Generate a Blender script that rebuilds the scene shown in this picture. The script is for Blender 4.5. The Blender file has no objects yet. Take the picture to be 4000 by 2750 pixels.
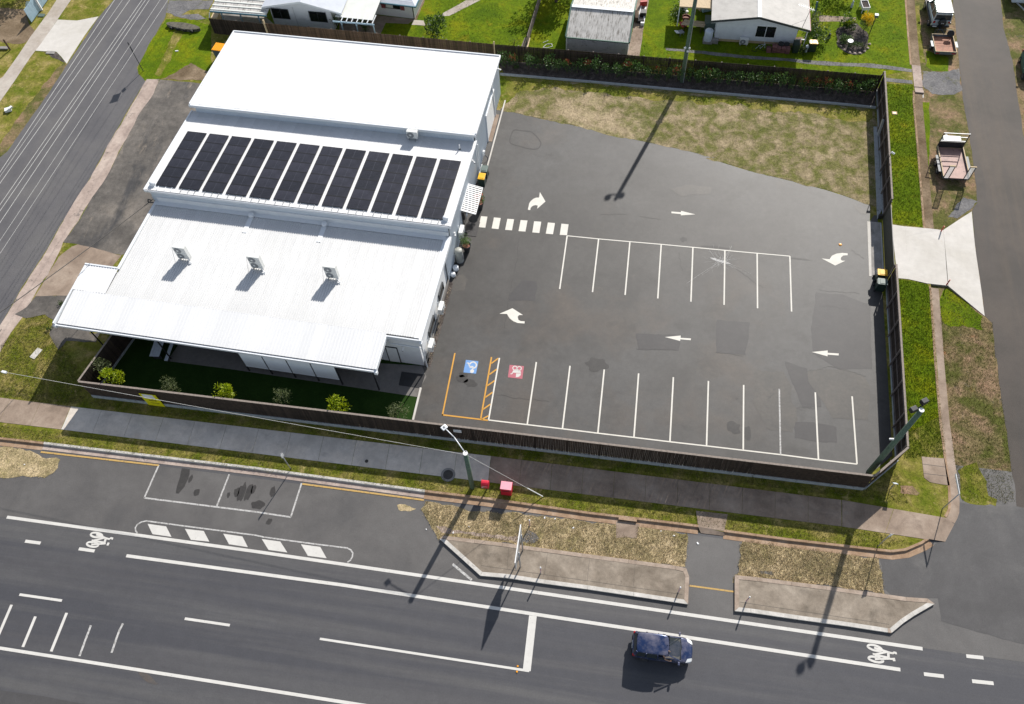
import bpy, bmesh, math, random
from mathutils import Vector, Matrix, Quaternion
from mathutils.geometry import tessellate_polygon
rnd = random.Random(7)
SC = bpy.context.scene
COL = SC.collection
# ------------------------------------------------------------------ camera, light, exposure
cam_d = bpy.data.cameras.new("camera")
cam = bpy.data.objects.new("camera", cam_d)
COL.objects.link(cam)
cam_d.sensor_width = 36.0
cam_d.lens = 29.107
cam_d.clip_start = 0.5
cam_d.clip_end = 2000.0
cam.matrix_world = Matrix(((0.98811, -0.10633, 0.11103, 5.109), (0.14812, 0.85184, -0.50243, -43.974),
                           (-0.04116, 0.51290, 0.85746, 54.894), (0, 0, 0, 1)))
SC.camera = cam
SUN_ELEV = math.radians(34.2)
SUN_AZ = math.radians(72.0)          # direction towards the sun, counter-clockwise from +X
world = bpy.data.worlds.new("World")
SC.world = world
world.use_nodes = True
wn = world.node_tree
wn.nodes.clear()
w_out = wn.nodes.new("ShaderNodeOutputWorld")
w_bg = wn.nodes.new("ShaderNodeBackground")
w_sky = wn.nodes.new("ShaderNodeTexSky")
w_sky.sky_type = 'NISHITA'
w_sky.sun_disc = False
w_sky.sun_elevation = SUN_ELEV
w_sky.sun_rotation = math.radians(90.0) - SUN_AZ
w_sky.air_density = 1.0
w_sky.dust_density = 0.6
w_bg.inputs["Strength"].default_value = 0.105
w_hs = wn.nodes.new("ShaderNodeHueSaturation")          # thin summer haze whitens the sky
w_hs.inputs["Saturation"].default_value = 0.62
wn.links.new(w_sky.outputs[0], w_hs.inputs["Color"])
wn.links.new(w_hs.outputs[0], w_bg.inputs[0])
wn.links.new(w_bg.outputs[0], w_out.inputs[0])
sun_d = bpy.data.lights.new("sun", 'SUN')
sun_d.energy = 4.8
sun_d.angle = math.radians(0.65)
sun_d.color = (1.0, 0.955, 0.89)
sun = bpy.data.objects.new("sun", sun_d)
COL.objects.link(sun)
sun_dir = Vector((math.cos(SUN_ELEV) * math.cos(SUN_AZ), math.cos(SUN_ELEV) * math.sin(SUN_AZ), math.sin(SUN_ELEV)))
sun.rotation_euler = sun_dir.to_track_quat('Z', 'Y').to_euler()
sun.location = (60, 120, 90)
SC.view_settings.view_transform = 'Standard'
SC.view_settings.look = 'None'
SC.view_settings.exposure = 0.42
SC.view_settings.gamma = 1.0
SC.view_settings.use_curve_mapping = False
SC.cycles.max_bounces = 6
SC.cycles.use_denoising = True

# ------------------------------------------------------------------ helpers
def tag(o, label=None, cat=None, group=None, kind=None):
    if label: o["label"] = label
    if cat: o["category"] = cat
    if group: o["group"] = group
    if kind: o["kind"] = kind
    return o

def empty(name, loc=(0, 0, 0), rz=0.0, label=None, cat=None, group=None, kind=None, parent=None):
    o = bpy.data.objects.new(name, None)
    o.empty_display_size = 0.2
    COL.objects.link(o)
    o.location = loc if len(loc) == 3 else (loc[0], loc[1], 0.0)
    o.rotation_euler = (0, 0, rz)
    if parent: o.parent = parent
    return tag(o, label, cat, group, kind)

def copy_tree(o, parent=None):
    c = o.copy()
    COL.objects.link(c)
    c.parent = parent
    for ch in list(o.children):
        copy_tree(ch, c)
    return c

class MB:
    def __init__(s):
        s.v = []; s.f = []; s.mi = []; s.m = 0
    def face(s, pts):
        b = len(s.v); s.v += [tuple(p) for p in pts]; s.f.append(tuple(range(b, b + len(pts)))); s.mi.append(s.m)
        return s
    def add(s, vs, fs):
        b = len(s.v); s.v += [tuple(p) for p in vs]
        for f in fs: s.f.append(tuple(b + i for i in f)); s.mi.append(s.m)
        return s
    def box(s, c, d, rz=0.0, mat=None, taper=1.0):
        x, y, z = d[0] / 2, d[1] / 2, d[2] / 2
        vs = [Vector((sx * x * (taper if sz > 0 else 1), sy * y * (taper if sz > 0 else 1), sz * z)) for sz in (-1, 1) for sy in (-1, 1) for sx in (-1, 1)]
        if mat is not None: vs = [mat @ v for v in vs]
        elif rz:
            M = Matrix.Rotation(rz, 3, 'Z'); vs = [M @ v for v in vs]
        c = Vector(c)
        return s.add([v + c for v in vs], [(0, 2, 3, 1), (4, 5, 7, 6), (0, 1, 5, 4), (2, 6, 7, 3), (0, 4, 6, 2), (1, 3, 7, 5)])
    def bx(s, x0, x1, y0, y1, z0, z1):
        return s.box(((x0 + x1) / 2, (y0 + y1) / 2, (z0 + z1) / 2), (abs(x1 - x0), abs(y1 - y0), abs(z1 - z0)))
    def bar(s, p, q, w, h=None, up=(0, 0, 1)):
        p, q = Vector(p), Vector(q); h = h or w
        d = (q - p).normalized(); u = Vector(up)
        if abs(d.dot(u)) > 0.98: u = Vector((0, 1, 0))
        a = d.cross(u).normalized(); b = a.cross(d)
        o = [a * (-w / 2) + b * (-h / 2), a * (w / 2) + b * (-h / 2), a * (w / 2) + b * (h / 2), a * (-w / 2) + b * (h / 2)]
        return s.add([p + k for k in o] + [q + k for k in o], [(0, 1, 2, 3), (7, 6, 5, 4), (0, 4, 5, 1), (1, 5, 6, 2), (2, 6, 7, 3), (3, 7, 4, 0)])
    def cyl(s, p, q, r0, r1=None, n=10, caps=True):
        p, q = Vector(p), Vector(q); r1 = r0 if r1 is None else r1
        d = (q - p).normalized(); u = Vector((0, 0, 1)) if abs(d.z) < 0.95 else Vector((1, 0, 0))
        a = d.cross(u).normalized(); b = d.cross(a)
        vs = []
        for pp, r in ((p, r0), (q, r1)):
            vs += [pp + a * (r * math.cos(2 * math.pi * k / n)) + b * (r * math.sin(2 * math.pi * k / n)) for k in range(n)]
        fs = [(k, (k + 1) % n, n + (k + 1) % n, n + k) for k in range(n)]
        if caps: fs += [tuple(range(n - 1, -1, -1)), tuple(range(n, 2 * n))]
        return s.add(vs, fs)
    def tube(s, pts, r, n=6):
        for a, b in zip(pts[:-1], pts[1:]): s.cyl(a, b, r, r, n)
        return s
    def lathe(s, prof, n=14, c=(0, 0, 0)):
        c = Vector(c); vs = []
        for r, z in prof: vs += [c + Vector((r * math.cos(2 * math.pi * k / n), r * math.sin(2 * math.pi * k / n), z)) for k in range(n)]
        fs = []
        for i in range(len(prof) - 1):
            for k in range(n): fs.append((i * n + k, i * n + (k + 1) % n, (i + 1) * n + (k + 1) % n, (i + 1) * n + k))
        fs.append(tuple(range((len(prof) - 1) * n, len(prof) * n)))
        return s.add(vs, fs)
    def prism(s, poly, z0, z1):
        n = len(poly); poly = ccw(poly)
        b = len(s.v)
        s.v += [(x, y, z0) for x, y in poly] + [(x, y, z1) for x, y in poly]
        for k in range(n): s.f.append((b + k, b + (k + 1) % n, b + n + (k + 1) % n, b + n + k)); s.mi.append(s.m)
        for t in tessellate_polygon([[Vector((x, y, 0)) for x, y in poly]]):
            a, bb, c = t
            pa, pb, pc = poly[a], poly[bb], poly[c]
            if (pb[0] - pa[0]) * (pc[1] - pa[1]) - (pb[1] - pa[1]) * (pc[0] - pa[0]) < 0: bb, c = c, bb
            s.f.append((b + n + a, b + n + bb, b + n + c)); s.mi.append(s.m)
        return s
    def sheet(s, poly, z):
        poly = ccw(poly); b = len(s.v)
        zf = z if callable(z) else (lambda x, y: z)
        s.v += [(x, y, zf(x, y)) for x, y in poly]
        for t in tessellate_polygon([[Vector((x, y, 0)) for x, y in poly]]):
            a, bb, c = t
            pa, pb, pc = poly[a], poly[bb], poly[c]
            if (pb[0] - pa[0]) * (pc[1] - pa[1]) - (pb[1] - pa[1]) * (pc[0] - pa[0]) < 0: bb, c = c, bb
            s.f.append((b + a, b + bb, b + c)); s.mi.append(s.m)
        return s
    def extr(s, prof, p, q, up=(0, 0, 1)):
        """profile of (across, up) points swept straight from p to q"""
        p, q = Vector(p), Vector(q); d = (q - p).normalized(); u = Vector(up); a = d.cross(u).normalized(); n = len(prof)
        vs = [p + a * x + u * y for x, y in prof] + [q + a * x + u * y for x, y in prof]
        return s.add(vs, [(k, (k + 1) % n, n + (k + 1) % n, n + k) for k in range(n)] + [tuple(range(n - 1, -1, -1)), tuple(range(n, 2 * n))])
    def build(s, name, mats, parent=None, smooth=False, loc=None, rz=0.0, bevel=0.0):
        me = bpy.data.meshes.new(name)
        me.from_pydata(s.v, [], s.f)
        if not isinstance(mats, (list, tuple)): mats = [mats]
        for m in mats: me.materials.append(m)
        if len(mats) > 1: me.polygons.foreach_set("material_index", s.mi)
        if smooth: me.polygons.foreach_set("use_smooth", [True] * len(me.polygons))
        me.update()
        o = bpy.data.objects.new(name, me)
        COL.objects.link(o)
        if parent: o.parent = parent
        if loc is not None: o.location = loc
        if rz: o.rotation_euler = (0, 0, rz)
        if bevel:
            b = o.modifiers.new("bevel", 'BEVEL'); b.width = bevel; b.segments = 2; b.limit_method = 'ANGLE'
        return o

def ccw(poly):
    a = sum(poly[i][0] * poly[(i + 1) % len(poly)][1] - poly[(i + 1) % len(poly)][0] * poly[i][1] for i in range(len(poly)))
    return list(poly) if a > 0 else list(reversed(poly))

def ragged(poly, step=0.3, amp=0.08, seed=1):
    r = random.Random(seed); out = []
    n = len(poly); w = 0.0
    for i in range(n):
        a = Vector(poly[i]); b = Vector(poly[(i + 1) % n]); L = (b - a).length
        if L < 1e-6: continue
        k = max(1, int(L / step)); nrm = Vector((-(b - a).y, (b - a).x)) / L
        k = min(k, 160)
        for j in range(k):
            w = w * 0.6 + r.uniform(-amp, amp) * 0.8
            p = a.lerp(b, j / k) + nrm * w
            out.append((p.x, p.y))
    return out

def smooth_line(pts, closed=True, it=2):
    for _ in range(it):
        o = []; n = len(pts)
        for i in range(n if closed else n - 1):
            a, b = Vector(pts[i]), Vector(pts[(i + 1) % n])
            o += [tuple(a.lerp(b, .25)), tuple(a.lerp(b, .75))]
        pts = ([pts[0]] if not closed else []) + o + ([pts[-1]] if not closed else [])
    return pts

def blob(cx, cy, rx, ry, n=14, seed=1, j=.25, rot=0):
    r = random.Random(seed); o = []
    for k in range(n):
        t = 2 * math.pi * k / n; q = 1 + r.uniform(-j, j)
        x, y = rx * q * math.cos(t), ry * q * math.sin(t)
        o.append((cx + x * math.cos(rot) - y * math.sin(rot), cy + x * math.sin(rot) + y * math.cos(rot)))
    return smooth_line(o, True, 1)

def stroke(mb, pts, w, z, closed=False):
    n = len(pts)
    P = [Vector(p) for p in pts]
    L, R = [], []
    for i in range(n):
        a = P[i - 1] if (i or closed) else P[i]; b = P[(i + 1) % n] if (i < n - 1 or closed) else P[i]
        d = (b - a).normalized(); nn = Vector((-d.y, d.x)) * w / 2
        L.append(P[i] + nn); R.append(P[i] - nn)
    for i in range(n if closed else n - 1):
        j = (i + 1) % n
        mb.face([(R[i].x, R[i].y, z), (R[j].x, R[j].y, z), (L[j].x, L[j].y, z), (L[i].x, L[i].y, z)])

def offset_line(pts, d):
    P = [Vector(p) for p in pts]; o = []
    for i in range(len(P)):
        a = P[max(i - 1, 0)]; b = P[min(i + 1, len(P) - 1)]
        t = (b - a).normalized(); nn = Vector((t.y, -t.x))
        o.append((P[i] + nn * d).to_tuple())
    return o

def sweep(mb, pts, prof):
    """prof = [(offset to the right of travel, z)...] swept along the plan polyline"""
    lines = [[(x, y, z) for x, y in offset_line(pts, d)] for d, z in prof]
    for A, B in zip(lines[:-1], lines[1:]):
        for i in range(len(pts) - 1): mb.face([A[i], B[i], B[i + 1], A[i + 1]])

# ------------------------------------------------------------------ materials
def _new(name):
    m = bpy.data.materials.new(name); m.use_nodes = True
    nt = m.node_tree; b = nt.nodes["Principled BSDF"]
    return m, nt, b

def _mix(nt, fac, a, b, mode='MIX'):
    n = nt.nodes.new("ShaderNodeMix"); n.data_type = 'RGBA'; n.blend_type = mode
    for k, s in ((0, fac), (6, a), (7, b)):
        if hasattr(s, 'is_output'): nt.links.new(s, n.inputs[k])
        elif isinstance(s, (int, float)): n.inputs[k].default_value = s
        else: n.inputs[k].default_value = (*s, 1)
    return n.outputs[2]

def _noise(nt, co, scale, detail=4, rough=.6, dist=0.0, stretch=None, rot=0.0, off=0.0):
    mp = nt.nodes.new("ShaderNodeMapping"); nt.links.new(co, mp.inputs[0])
    mp.inputs["Location"].default_value = (off, off * .7, off * .3)
    mp.inputs["Rotation"].default_value = (0, 0, rot)
    if stretch: mp.inputs["Scale"].default_value = stretch
    n = nt.nodes.new("ShaderNodeTexNoise"); n.inputs["Scale"].default_value = scale
    n.inputs["Detail"].default_value = detail; n.inputs["Roughness"].default_value = rough; n.inputs["Distortion"].default_value = dist
    nt.links.new(mp.outputs[0], n.inputs[0])
    return n.outputs[0]

def _ramp(nt, fac, stops):
    r = nt.nodes.new("ShaderNodeValToRGB"); nt.links.new(fac, r.inputs[0])
    e = r.color_ramp.elements
    while len(e) < len(stops): e.new(.5)
    for k, (p, c) in enumerate(stops):
        e[k].position = p; e[k].color = (*c, 1) if not isinstance(c, (int, float)) else (c, c, c, 1)
    return r.outputs[0]

def _bump(nt, b, h, dist, strength=.6):
    n = nt.nodes.new("ShaderNodeBump"); n.inputs["Distance"].default_value = dist; n.inputs["Strength"].default_value = strength
    nt.links.new(h, n.inputs["Height"]); nt.links.new(n.outputs[0], b.inputs["Normal"])

def pmat(name, col, rough=.6, metal=0.0, var=.10, vs=3.0, bump=0.0, spec=.5, alpha=1.0, trans=0.0, rand=0.0, dirt=None):
    m, nt, b = _new(name)
    b.inputs["Roughness"].default_value = rough; b.inputs["Metallic"].default_value = metal
    b.inputs["Specular IOR Level"].default_value = spec
    tc = nt.nodes.new("ShaderNodeTexCoord"); co = tc.outputs["Object"]
    n1 = _noise(nt, co, vs, 5, .65)
    lo = tuple(c * (1 - var * 1.6) for c in col); hi = tuple(min(1, c * (1 + var)) for c in col)
    c = _ramp(nt, n1, [(.3, lo), (.5, col), (.72, hi)])
    if dirt:
        dcol, dscale, d0, d1, dst = dirt
        n2 = _noise(nt, co, dscale, 6, .7, 0, dst, 0, 3.1)
        c = _mix(nt, _ramp(nt, n2, [(d0, 0.0), (d1, 1.0)]), c, dcol)
    if rand:
        oi = nt.nodes.new("ShaderNodeObjectInfo")
        c = _mix(nt, 1.0, c, _ramp(nt, oi.outputs["Random"], [(0, 1 - rand), (1, 1.0)]), 'MULTIPLY')
    nt.links.new(c, b.inputs["Base Color"])
    if bump:
        n3 = _noise(nt, co, vs * 9, 3, .6); _bump(nt, b, n3, bump)
    if trans:
        b.inputs["Transmission Weight"].default_value = trans
    return m

def gmat(name, stops, ps=.35, fine=((9, .35), (26, .4)), blots=(), bump=.02, bs=14, rough=.95, det=5, prot=0.0, pstretch=None, spec=.12):
    """ground: patch noise -> ramp, multiplied by fine grain, overlaid with blots (col, scale, lo, hi, stretch, rot)"""
    m, nt, b = _new(name)
    b.inputs["Roughness"].default_value = rough; b.inputs["Specular IOR Level"].default_value = spec
    g = nt.nodes.new("ShaderNodeNewGeometry"); co = g.outputs["Position"]
    c = _ramp(nt, _noise(nt, co, ps, det, .62, .4, pstretch, prot), stops)
    for k, bl in enumerate(blots):
        col, sc, lo, hi = bl[:4]; st = bl[4] if len(bl) > 4 else None; ro = bl[5] if len(bl) > 5 else 0.0; fac = bl[6] if len(bl) > 6 else 1.0
        f = _ramp(nt, _noise(nt, co, sc, 6, .65, .3, st, ro, 7.3 * (k + 1)), [(lo, 0.0), (hi, fac)])
        c = _mix(nt, f, c, col)
    for k, (sc, am) in enumerate(fine):
        f = _ramp(nt, _noise(nt, co, sc, 3, .6, 0, None, 0, 1.7 * k), [(.25, 1 - am), (.75, 1 + am)])
        c = _mix(nt, 1.0, c, f, 'MULTIPLY')
    nt.links.new(c, b.inputs["Base Color"])
    if bump: _bump(nt, b, _noise(nt, co, bs, 4, .65), bump, .8)
    return m

def leafmat(name, cols, trans=.35):
    m, nt, b = _new(name)
    g = nt.nodes.new("ShaderNodeNewGeometry")
    c = _ramp(nt, g.outputs["Random Per Island"], [(k / max(1, len(cols) - 1), q) for k, q in enumerate(cols)])
    nt.links.new(c, b.inputs["Base Color"])
    b.inputs["Roughness"].default_value = .5
    out = [n for n in nt.nodes if n.type == 'OUTPUT_MATERIAL'][0]
    tr = nt.nodes.new("ShaderNodeBsdfTranslucent"); nt.links.new(c, tr.inputs[0])
    mx = nt.nodes.new("ShaderNodeMixShader"); mx.inputs[0].default_value = trans
    nt.links.new(b.outputs[0], mx.inputs[1]); nt.links.new(tr.outputs[0], mx.inputs[2]); nt.links.new(mx.outputs[0], out.inputs[0])
    return m

M = {}
# ground
M['grass'] = gmat("verge grass", [(.22, (0.067, 0.098, 0.005)), (.40, (0.118, 0.136, 0.011)), (.54, (0.190, 0.172, 0.036)), (.72, (0.336, 0.259, 0.104))], .6,
                  ((3.2, .26), (9, .36), (24, .38)), (((0.078, 0.121, 0.005), .22, .54, .70, None, 0, .8), ((0.347, 0.270, 0.117), 1.3, .58, .68, None, 0, .75)), .05, 13)
M['lush'] = gmat("lush lawn", [(.28, (0.061, 0.111, 0.001)), (.5, (0.101, 0.154, 0.002)), (.72, (0.185, 0.197, 0.002))], .33,
                 ((2.6, .22), (9, .36), (24, .36)), (((0.229, 0.171, 0.007), .5, .60, .76, None, 0, .7),), .05, 13)
M['red_pale'] = pmat("pale pinkish red", (.80, .34, .40), .5, 0, .05)  # paler, pinker red than the post box body, for its top panel
M['dry'] = gmat("dry lawn", [(.28, (.090, .105, .018)), (.43, (.155, .148, .050)), (.56, (.255, .205, .118)), (.74, (.40, .315, .20))], .85,
                ((2.2, .22), (6, .3), (12, .36), (24, .4)), (((.42, .33, .215), .16, .54, .64, None, 0, .8), ((.085, .105, .014), .38, .56, .68, None, 0, .8), ((.10, .095, .05), 3.0, .60, .70, None, 0, .5)), .06, 12, det=7)
M['straw'] = gmat("dead straw grass", [(.28, (.17, .145, .07)), (.45, (.33, .265, .145)), (.6, (.47, .37, .22)), (.75, (.56, .45, .29))], .8,
                  ((3.5, .24), (10, .36), (22, .4)), (((.20, .185, .05), .5, .56, .70, None, 0, .7), ((.17, .15, .125), .7, .66, .72, None, 0, .7)), .06, 11)
M['dirt'] = gmat("dirt shoulder", [(.3, (0.110, 0.104, 0.034)), (.45, (0.194, 0.147, 0.074)), (.6, (0.259, 0.171, 0.108)), (.78, (0.337, 0.200, 0.125))], .45,
                 ((4, .3), (10, .4), (24, .35)), (((0.071, 0.088, 0.013), .35, .47, .60, None, 0, .85), ((0.389, 0.159, 0.074), .55, .64, .74, None, 0, .7), ((0.130, 0.118, 0.114), .9, .62, .72, None, 0, .6)), .05, 12)
M['soil'] = gmat("bare soil", [(.3, (.12, .085, .05)), (.5, (.19, .14, .09)), (.7, (.29, .22, .15))], .4, ((5, .25), (16, .3)), (((.06, .075, .015), .5, .62, .72),), .04)
M['mulch'] = gmat("garden mulch", [(.3, (.05, .042, .038)), (.5, (.085, .072, .066)), (.7, (.14, .12, .11))], 2.2, ((9, .4), (25, .45)), (), .05)
M['turf'] = gmat("artificial turf", [(.3, (0.013, 0.035, 0.005)), (.7, (0.021, 0.049, 0.008))], 1.0, ((14, .25), (30, .3)), (), .03)
M['lot'] = gmat("car park asphalt", [(.30, (0.034, 0.031, 0.028)), (.48, (0.046, 0.042, 0.038)), (.7, (0.059, 0.055, 0.050))], .16, ((.7, .12), (2.2, .12), (14, .14), (40, .2)),
                (((0.065, 0.062, 0.059), .05, .46, .60, None, 0, .9), ((0.076, 0.059, 0.045), .11, .55, .70, None, 0, .65), ((0.028, 0.025, 0.022), .30, .55, .70, None, 0, .65), ((0.079, 0.066, 0.053), .8, .64, .74, None, 0, .5),
                 ((0.025, 0.023, 0.021), 2.6, .66, .74, None, 0, .55)), .006, 60, .56, spec=.5)
M['road'] = gmat("road asphalt", [(.35, (.064, .062, .066)), (.5, (.074, .072, .075)), (.68, (.086, .084, .085))], .30, ((1.5, .07), (16, .14), (42, .2)),
                 (((.054, .054, .061), .16, .44, .58, (.10, 3.2, 1), 0, .95), ((.102, .098, .095), .11, .50, .66, (.12, 3.4, 1), 0, .75), ((.12, .115, .11), 5.0, .74, .78, None, 0, .5)), .006, 60, .62, 5, 0, (.15, 1.6, 1), spec=.5)
M['shoulder'] = gmat("shoulder asphalt", [(.35, (0.080, 0.076, 0.074)), (.5, (0.097, 0.091, 0.087)), (.68, (0.113, 0.107, 0.102))], .25, ((1.5, .08), (16, .14), (42, .2)),
                     (((0.058, 0.055, 0.053), .5, .62, .76, None, 0, .6), ((0.147, 0.137, 0.126), .8, .68, .78, None, 0, .4)), .006, 60, .62, spec=.5)
M['sideroad'] = gmat("side street asphalt", [(.35, (.052, .044, .037)), (.5, (.064, .053, .045)), (.68, (.076, .062, .051))], .18, ((1.3, .08), (16, .14), (42, .2)),
                     (((.094, .072, .053), .12, .50, .68, (3.2, .2, 1), 0, .7), ((.046, .043, .041), .14, .54, .70, (3.0, .2, 1), 0, .7)), .006, 60, .75, spec=.35)
M['leftroad'] = gmat("left street asphalt", [(.35, (0.088, 0.084, 0.088)), (.5, (0.104, 0.099, 0.101)), (.68, (0.120, 0.114, 0.112))], .2, ((1.3, .07), (16, .14), (42, .2)),
                     (((0.131, 0.122, 0.115), .12, .55, .72, (2.6, .25, 1), 0, .6),), .006, 60, .62, spec=.5)
M['oldlot'] = gmat("old cracked asphalt", [(.3, (0.078, 0.070, 0.062)), (.5, (0.120, 0.107, 0.094)), (.72, (0.189, 0.164, 0.138))], .30, ((.9, .25), (2.2, .22), (12, .2), (38, .25)),
                   (((0.047, 0.046, 0.047), .22, .54, .64, (1.6, .6, 1), .5, .9), ((0.260, 0.215, 0.169), .5, .60, .70, (1.8, .6, 1), .5, .75), ((0.065, 0.061, 0.057), 1.3, .62, .68, None, 0, .7)), .012, 40, .75, spec=.4)
M['apron'] = gmat("junction asphalt", [(.3, (.056, .053, .053)), (.55, (.068, .065, .065)), (.75, (.086, .082, .080))], .35, ((1.2, .12), (18, .18), (44, .2)), (((.095, .09, .086), .3, .55, .7),), .006, 60, .68, spec=.5)
M['patch'] = gmat("asphalt patch", [(.3, (0.029, 0.026, 0.027)), (.55, (0.036, 0.033, 0.033)), (.75, (0.045, 0.040, 0.039))], .8, ((4, .1), (18, .18), (44, .2)), (), .006, 60, .56, spec=.5)
M['patch_light'] = gmat("worn asphalt", [(.3, (0.051, 0.047, 0.042)), (.55, (0.064, 0.057, 0.049)), (.75, (0.079, 0.068, 0.058))], .8, ((4, .14), (18, .18), (44, .2)), (((0.036, 0.034, 0.031), 1.2, .60, .72),), .006, 60, .56, spec=.5)
M['rust_road'] = gmat("rusty road stain", [(.35, (.072, .068, .068)), (.55, (.095, .078, .066)), (.75, (.16, .10, .055))], 1.2, ((4, .15), (16, .14), (42, .2)), (), .006, 60, .62, spec=.5)
M['oil'] = gmat("oil stain", [(.3, (0.035, 0.032, 0.031)), (.6, (0.044, 0.041, 0.038)), (.8, (0.053, 0.049, 0.046))], 1.5, ((9, .2), (30, .2)), (), .004, 60, .56, spec=.4)
M['conc_new'] = gmat("new pale concrete", [(.3, (.50, .47, .42)), (.5, (.56, .53, .485)), (.7, (.62, .59, .55))], .3, ((2, .06), (22, .07)), (((.46, .39, .30), .5, .66, .78, None, 0, .7),), .002, 60, .85)
M['conc_grey'] = gmat("pale grey concrete", [(.3, (0.515, 0.461, 0.400)), (.5, (0.605, 0.541, 0.470)), (.7, (0.683, 0.615, 0.540))], .5, ((2.5, .10), (20, .1)), (((0.370, 0.329, 0.285), .8, .58, .74, None, 0, .6), ((0.470, 0.329, 0.225), .35, .62, .78, None, 0, .5)), .003, 60, .9)
M['conc_dull'] = gmat("weathered grey concrete", [(.3, (.20, .19, .178)), (.5, (.27, .255, .238)), (.7, (.34, .32, .30))], .8, ((3, .14), (20, .14)), (((.10, .09, .08), 1.1, .60, .72, None, 0, .7),), .005, 50, .92)
M['conc_brown'] = gmat("stained brown concrete", [(.3, (0.216, 0.163, 0.125)), (.5, (0.295, 0.228, 0.177)), (.7, (0.380, 0.304, 0.242))], .5, ((2.5, .12), (20, .13)), (((0.157, 0.117, 0.093), .7, .58, .72, None, 0, .6),), .004, 50, .92)
M['conc_pink'] = gmat("worn pinkish concrete", [(.3, (0.300, 0.237, 0.203)), (.5, (0.406, 0.323, 0.277)), (.7, (0.496, 0.409, 0.349))], .6, ((3, .14), (20, .15)), (((0.127, 0.115, 0.106), 1.1, .60, .66, None, 0, .8),), .006, 40, .92)
M['conc_path'] = gmat("weathered pale path", [(.3, (.34, .29, .24)), (.5, (.43, .38, .33)), (.7, (.52, .48, .42))], .35, ((3, .1), (20, .1)), (((.28, .22, .16), .5, .60, .74, None, 0, .6),), .003, 60, .9)
M['kerb_new'] = gmat("pale kerb concrete", [(.3, (.42, .40, .365)), (.5, (.52, .495, .455)), (.7, (.60, .57, .53))], 1.2, ((4, .12), (20, .12)), (((.22, .20, .175), 1.6, .62, .74, None, 0, .6),), .003, 50, .9)
M['isle'] = gmat("weathered island concrete", [(.3, (.165, .135, .105)), (.5, (.245, .205, .162)), (.7, (.335, .285, .23))], .45, ((1.8, .14), (5, .12), (20, .14)), (((.13, .11, .088), .5, .58, .74, None, 0, .7), ((.11, .095, .078), 2.2, .64, .72, None, 0, .5)), .004, 50, .92)
M['isle_kerb'] = gmat("brown kerb concrete", [(.3, (.26, .20, .155)), (.5, (.34, .27, .215)), (.7, (.42, .34, .28))], 1.0, ((4, .14), (20, .14)), (((.17, .13, .10), 1.6, .62, .74, None, 0, .6),), .004, 50, .92)
M['kerb_old'] = gmat("reddish kerb concrete", [(.3, (0.252, 0.162, 0.102)), (.5, (0.336, 0.228, 0.150)), (.7, (0.408, 0.300, 0.216))], 1.2, ((4, .14), (20, .14)), (((0.156, 0.108, 0.078), 1.6, .60, .72, None, 0, .7),), .004, 50, .92)
M['gravel'] = gmat("bluish gravel", [(.3, (.12, .118, .12)), (.5, (.17, .165, .165)), (.7, (.22, .21, .20))], .8, ((6, .3), (18, .35)), (((.10, .10, .035), .8, .58, .70, None, 0, .7),), .03, 20)
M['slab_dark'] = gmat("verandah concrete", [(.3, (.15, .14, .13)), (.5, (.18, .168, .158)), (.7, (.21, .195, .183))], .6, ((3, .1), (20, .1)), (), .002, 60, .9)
def paintmat(name, col, wear=.60, var=.12):
    m, nt, b = _new(name)
    g = nt.nodes.new("ShaderNodeNewGeometry"); co = g.outputs["Position"]
    b.inputs["Roughness"].default_value = .75
    c = _ramp(nt, _noise(nt, co, 1.6, 5, .6), [(.3, tuple(q * (1 - var) for q in col)), (.7, col)])
    f = _ramp(nt, _noise(nt, co, 7, 6, .75), [(wear, 0.0), (wear + .14, .75)])
    c = _mix(nt, f, c, (.13, .12, .11))
    nt.links.new(c, b.inputs["Base Color"])
    return m
M['white_line'] = paintmat("white road paint", (.62, .60, .56), .59)
M['worn_line'] = paintmat("worn white road paint", (.52, .51, .49), .47)
M['cream_line'] = paintmat("cream bay paint", (.70, .67, .60), .61)
M['orange_line'] = paintmat("orange bay paint", (.62, .31, .045), .66)
M['yellow_line'] = paintmat("faded yellow paint", (.52, .33, .10), .52)
M['blue_paint'] = paintmat("blue bay paint", (.155, .31, .60), .70)
M['pink_paint'] = paintmat("pink bay paint", (.46, .135, .165), .70)
# building and objects
M['roof_white'] = pmat("white roof steel", (.74, .74, .74), .42, 0, .03, .6, 0, .5, rand=.07, dirt=((.58, .57, .55), 1.1, .60, .85, (4, .25, 1)))
M['roof_grey'] = pmat("off white roof steel", (.66, .66, .655), .5, 0, .05, .5, 0, .4, rand=.06, dirt=((.56, .545, .52), 1.3, .56, .80, (4, .25, 1)))
M['trim_white'] = pmat("white trim", (.74, .76, .78), .4, 0, .03)
M['wall_white'] = pmat("white render", (.72, .73, .74), .8, 0, .04, 1.5, .002)
M['wall_steel'] = pmat("pale steel cladding", (.58, .63, .68), .45, 0, .04, .8)
M['galv'] = pmat("galvanised steel", (.40, .41, .42), .5, .35, .12, 5)
M['steel_dark'] = pmat("dark steel", (.06, .065, .07), .5, .3, .15)
M['black'] = pmat("black plastic", (.018, .018, .02), .5, 0, .2)
M['rubber'] = pmat("tyre rubber", (.02, .02, .021), .85, 0, .2, 9)
M['pv_glass'] = pmat("solar cell glass", (.030, .029, .040), .30, 0, .35, .5, 0, .5, rand=.55)
M['pv_line'] = pmat("solar busbar", (.085, .09, .115), .4, .2)
M['pv_frame'] = pmat("black anodised frame", (.012, .012, .014), .5, .2)
M['ac_white'] = pmat("cream appliance steel", (.72, .72, .69), .45, 0, .04)
M['ac_grey'] = pmat("grey grille", (.22, .23, .24), .5, 0, .1)
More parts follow.
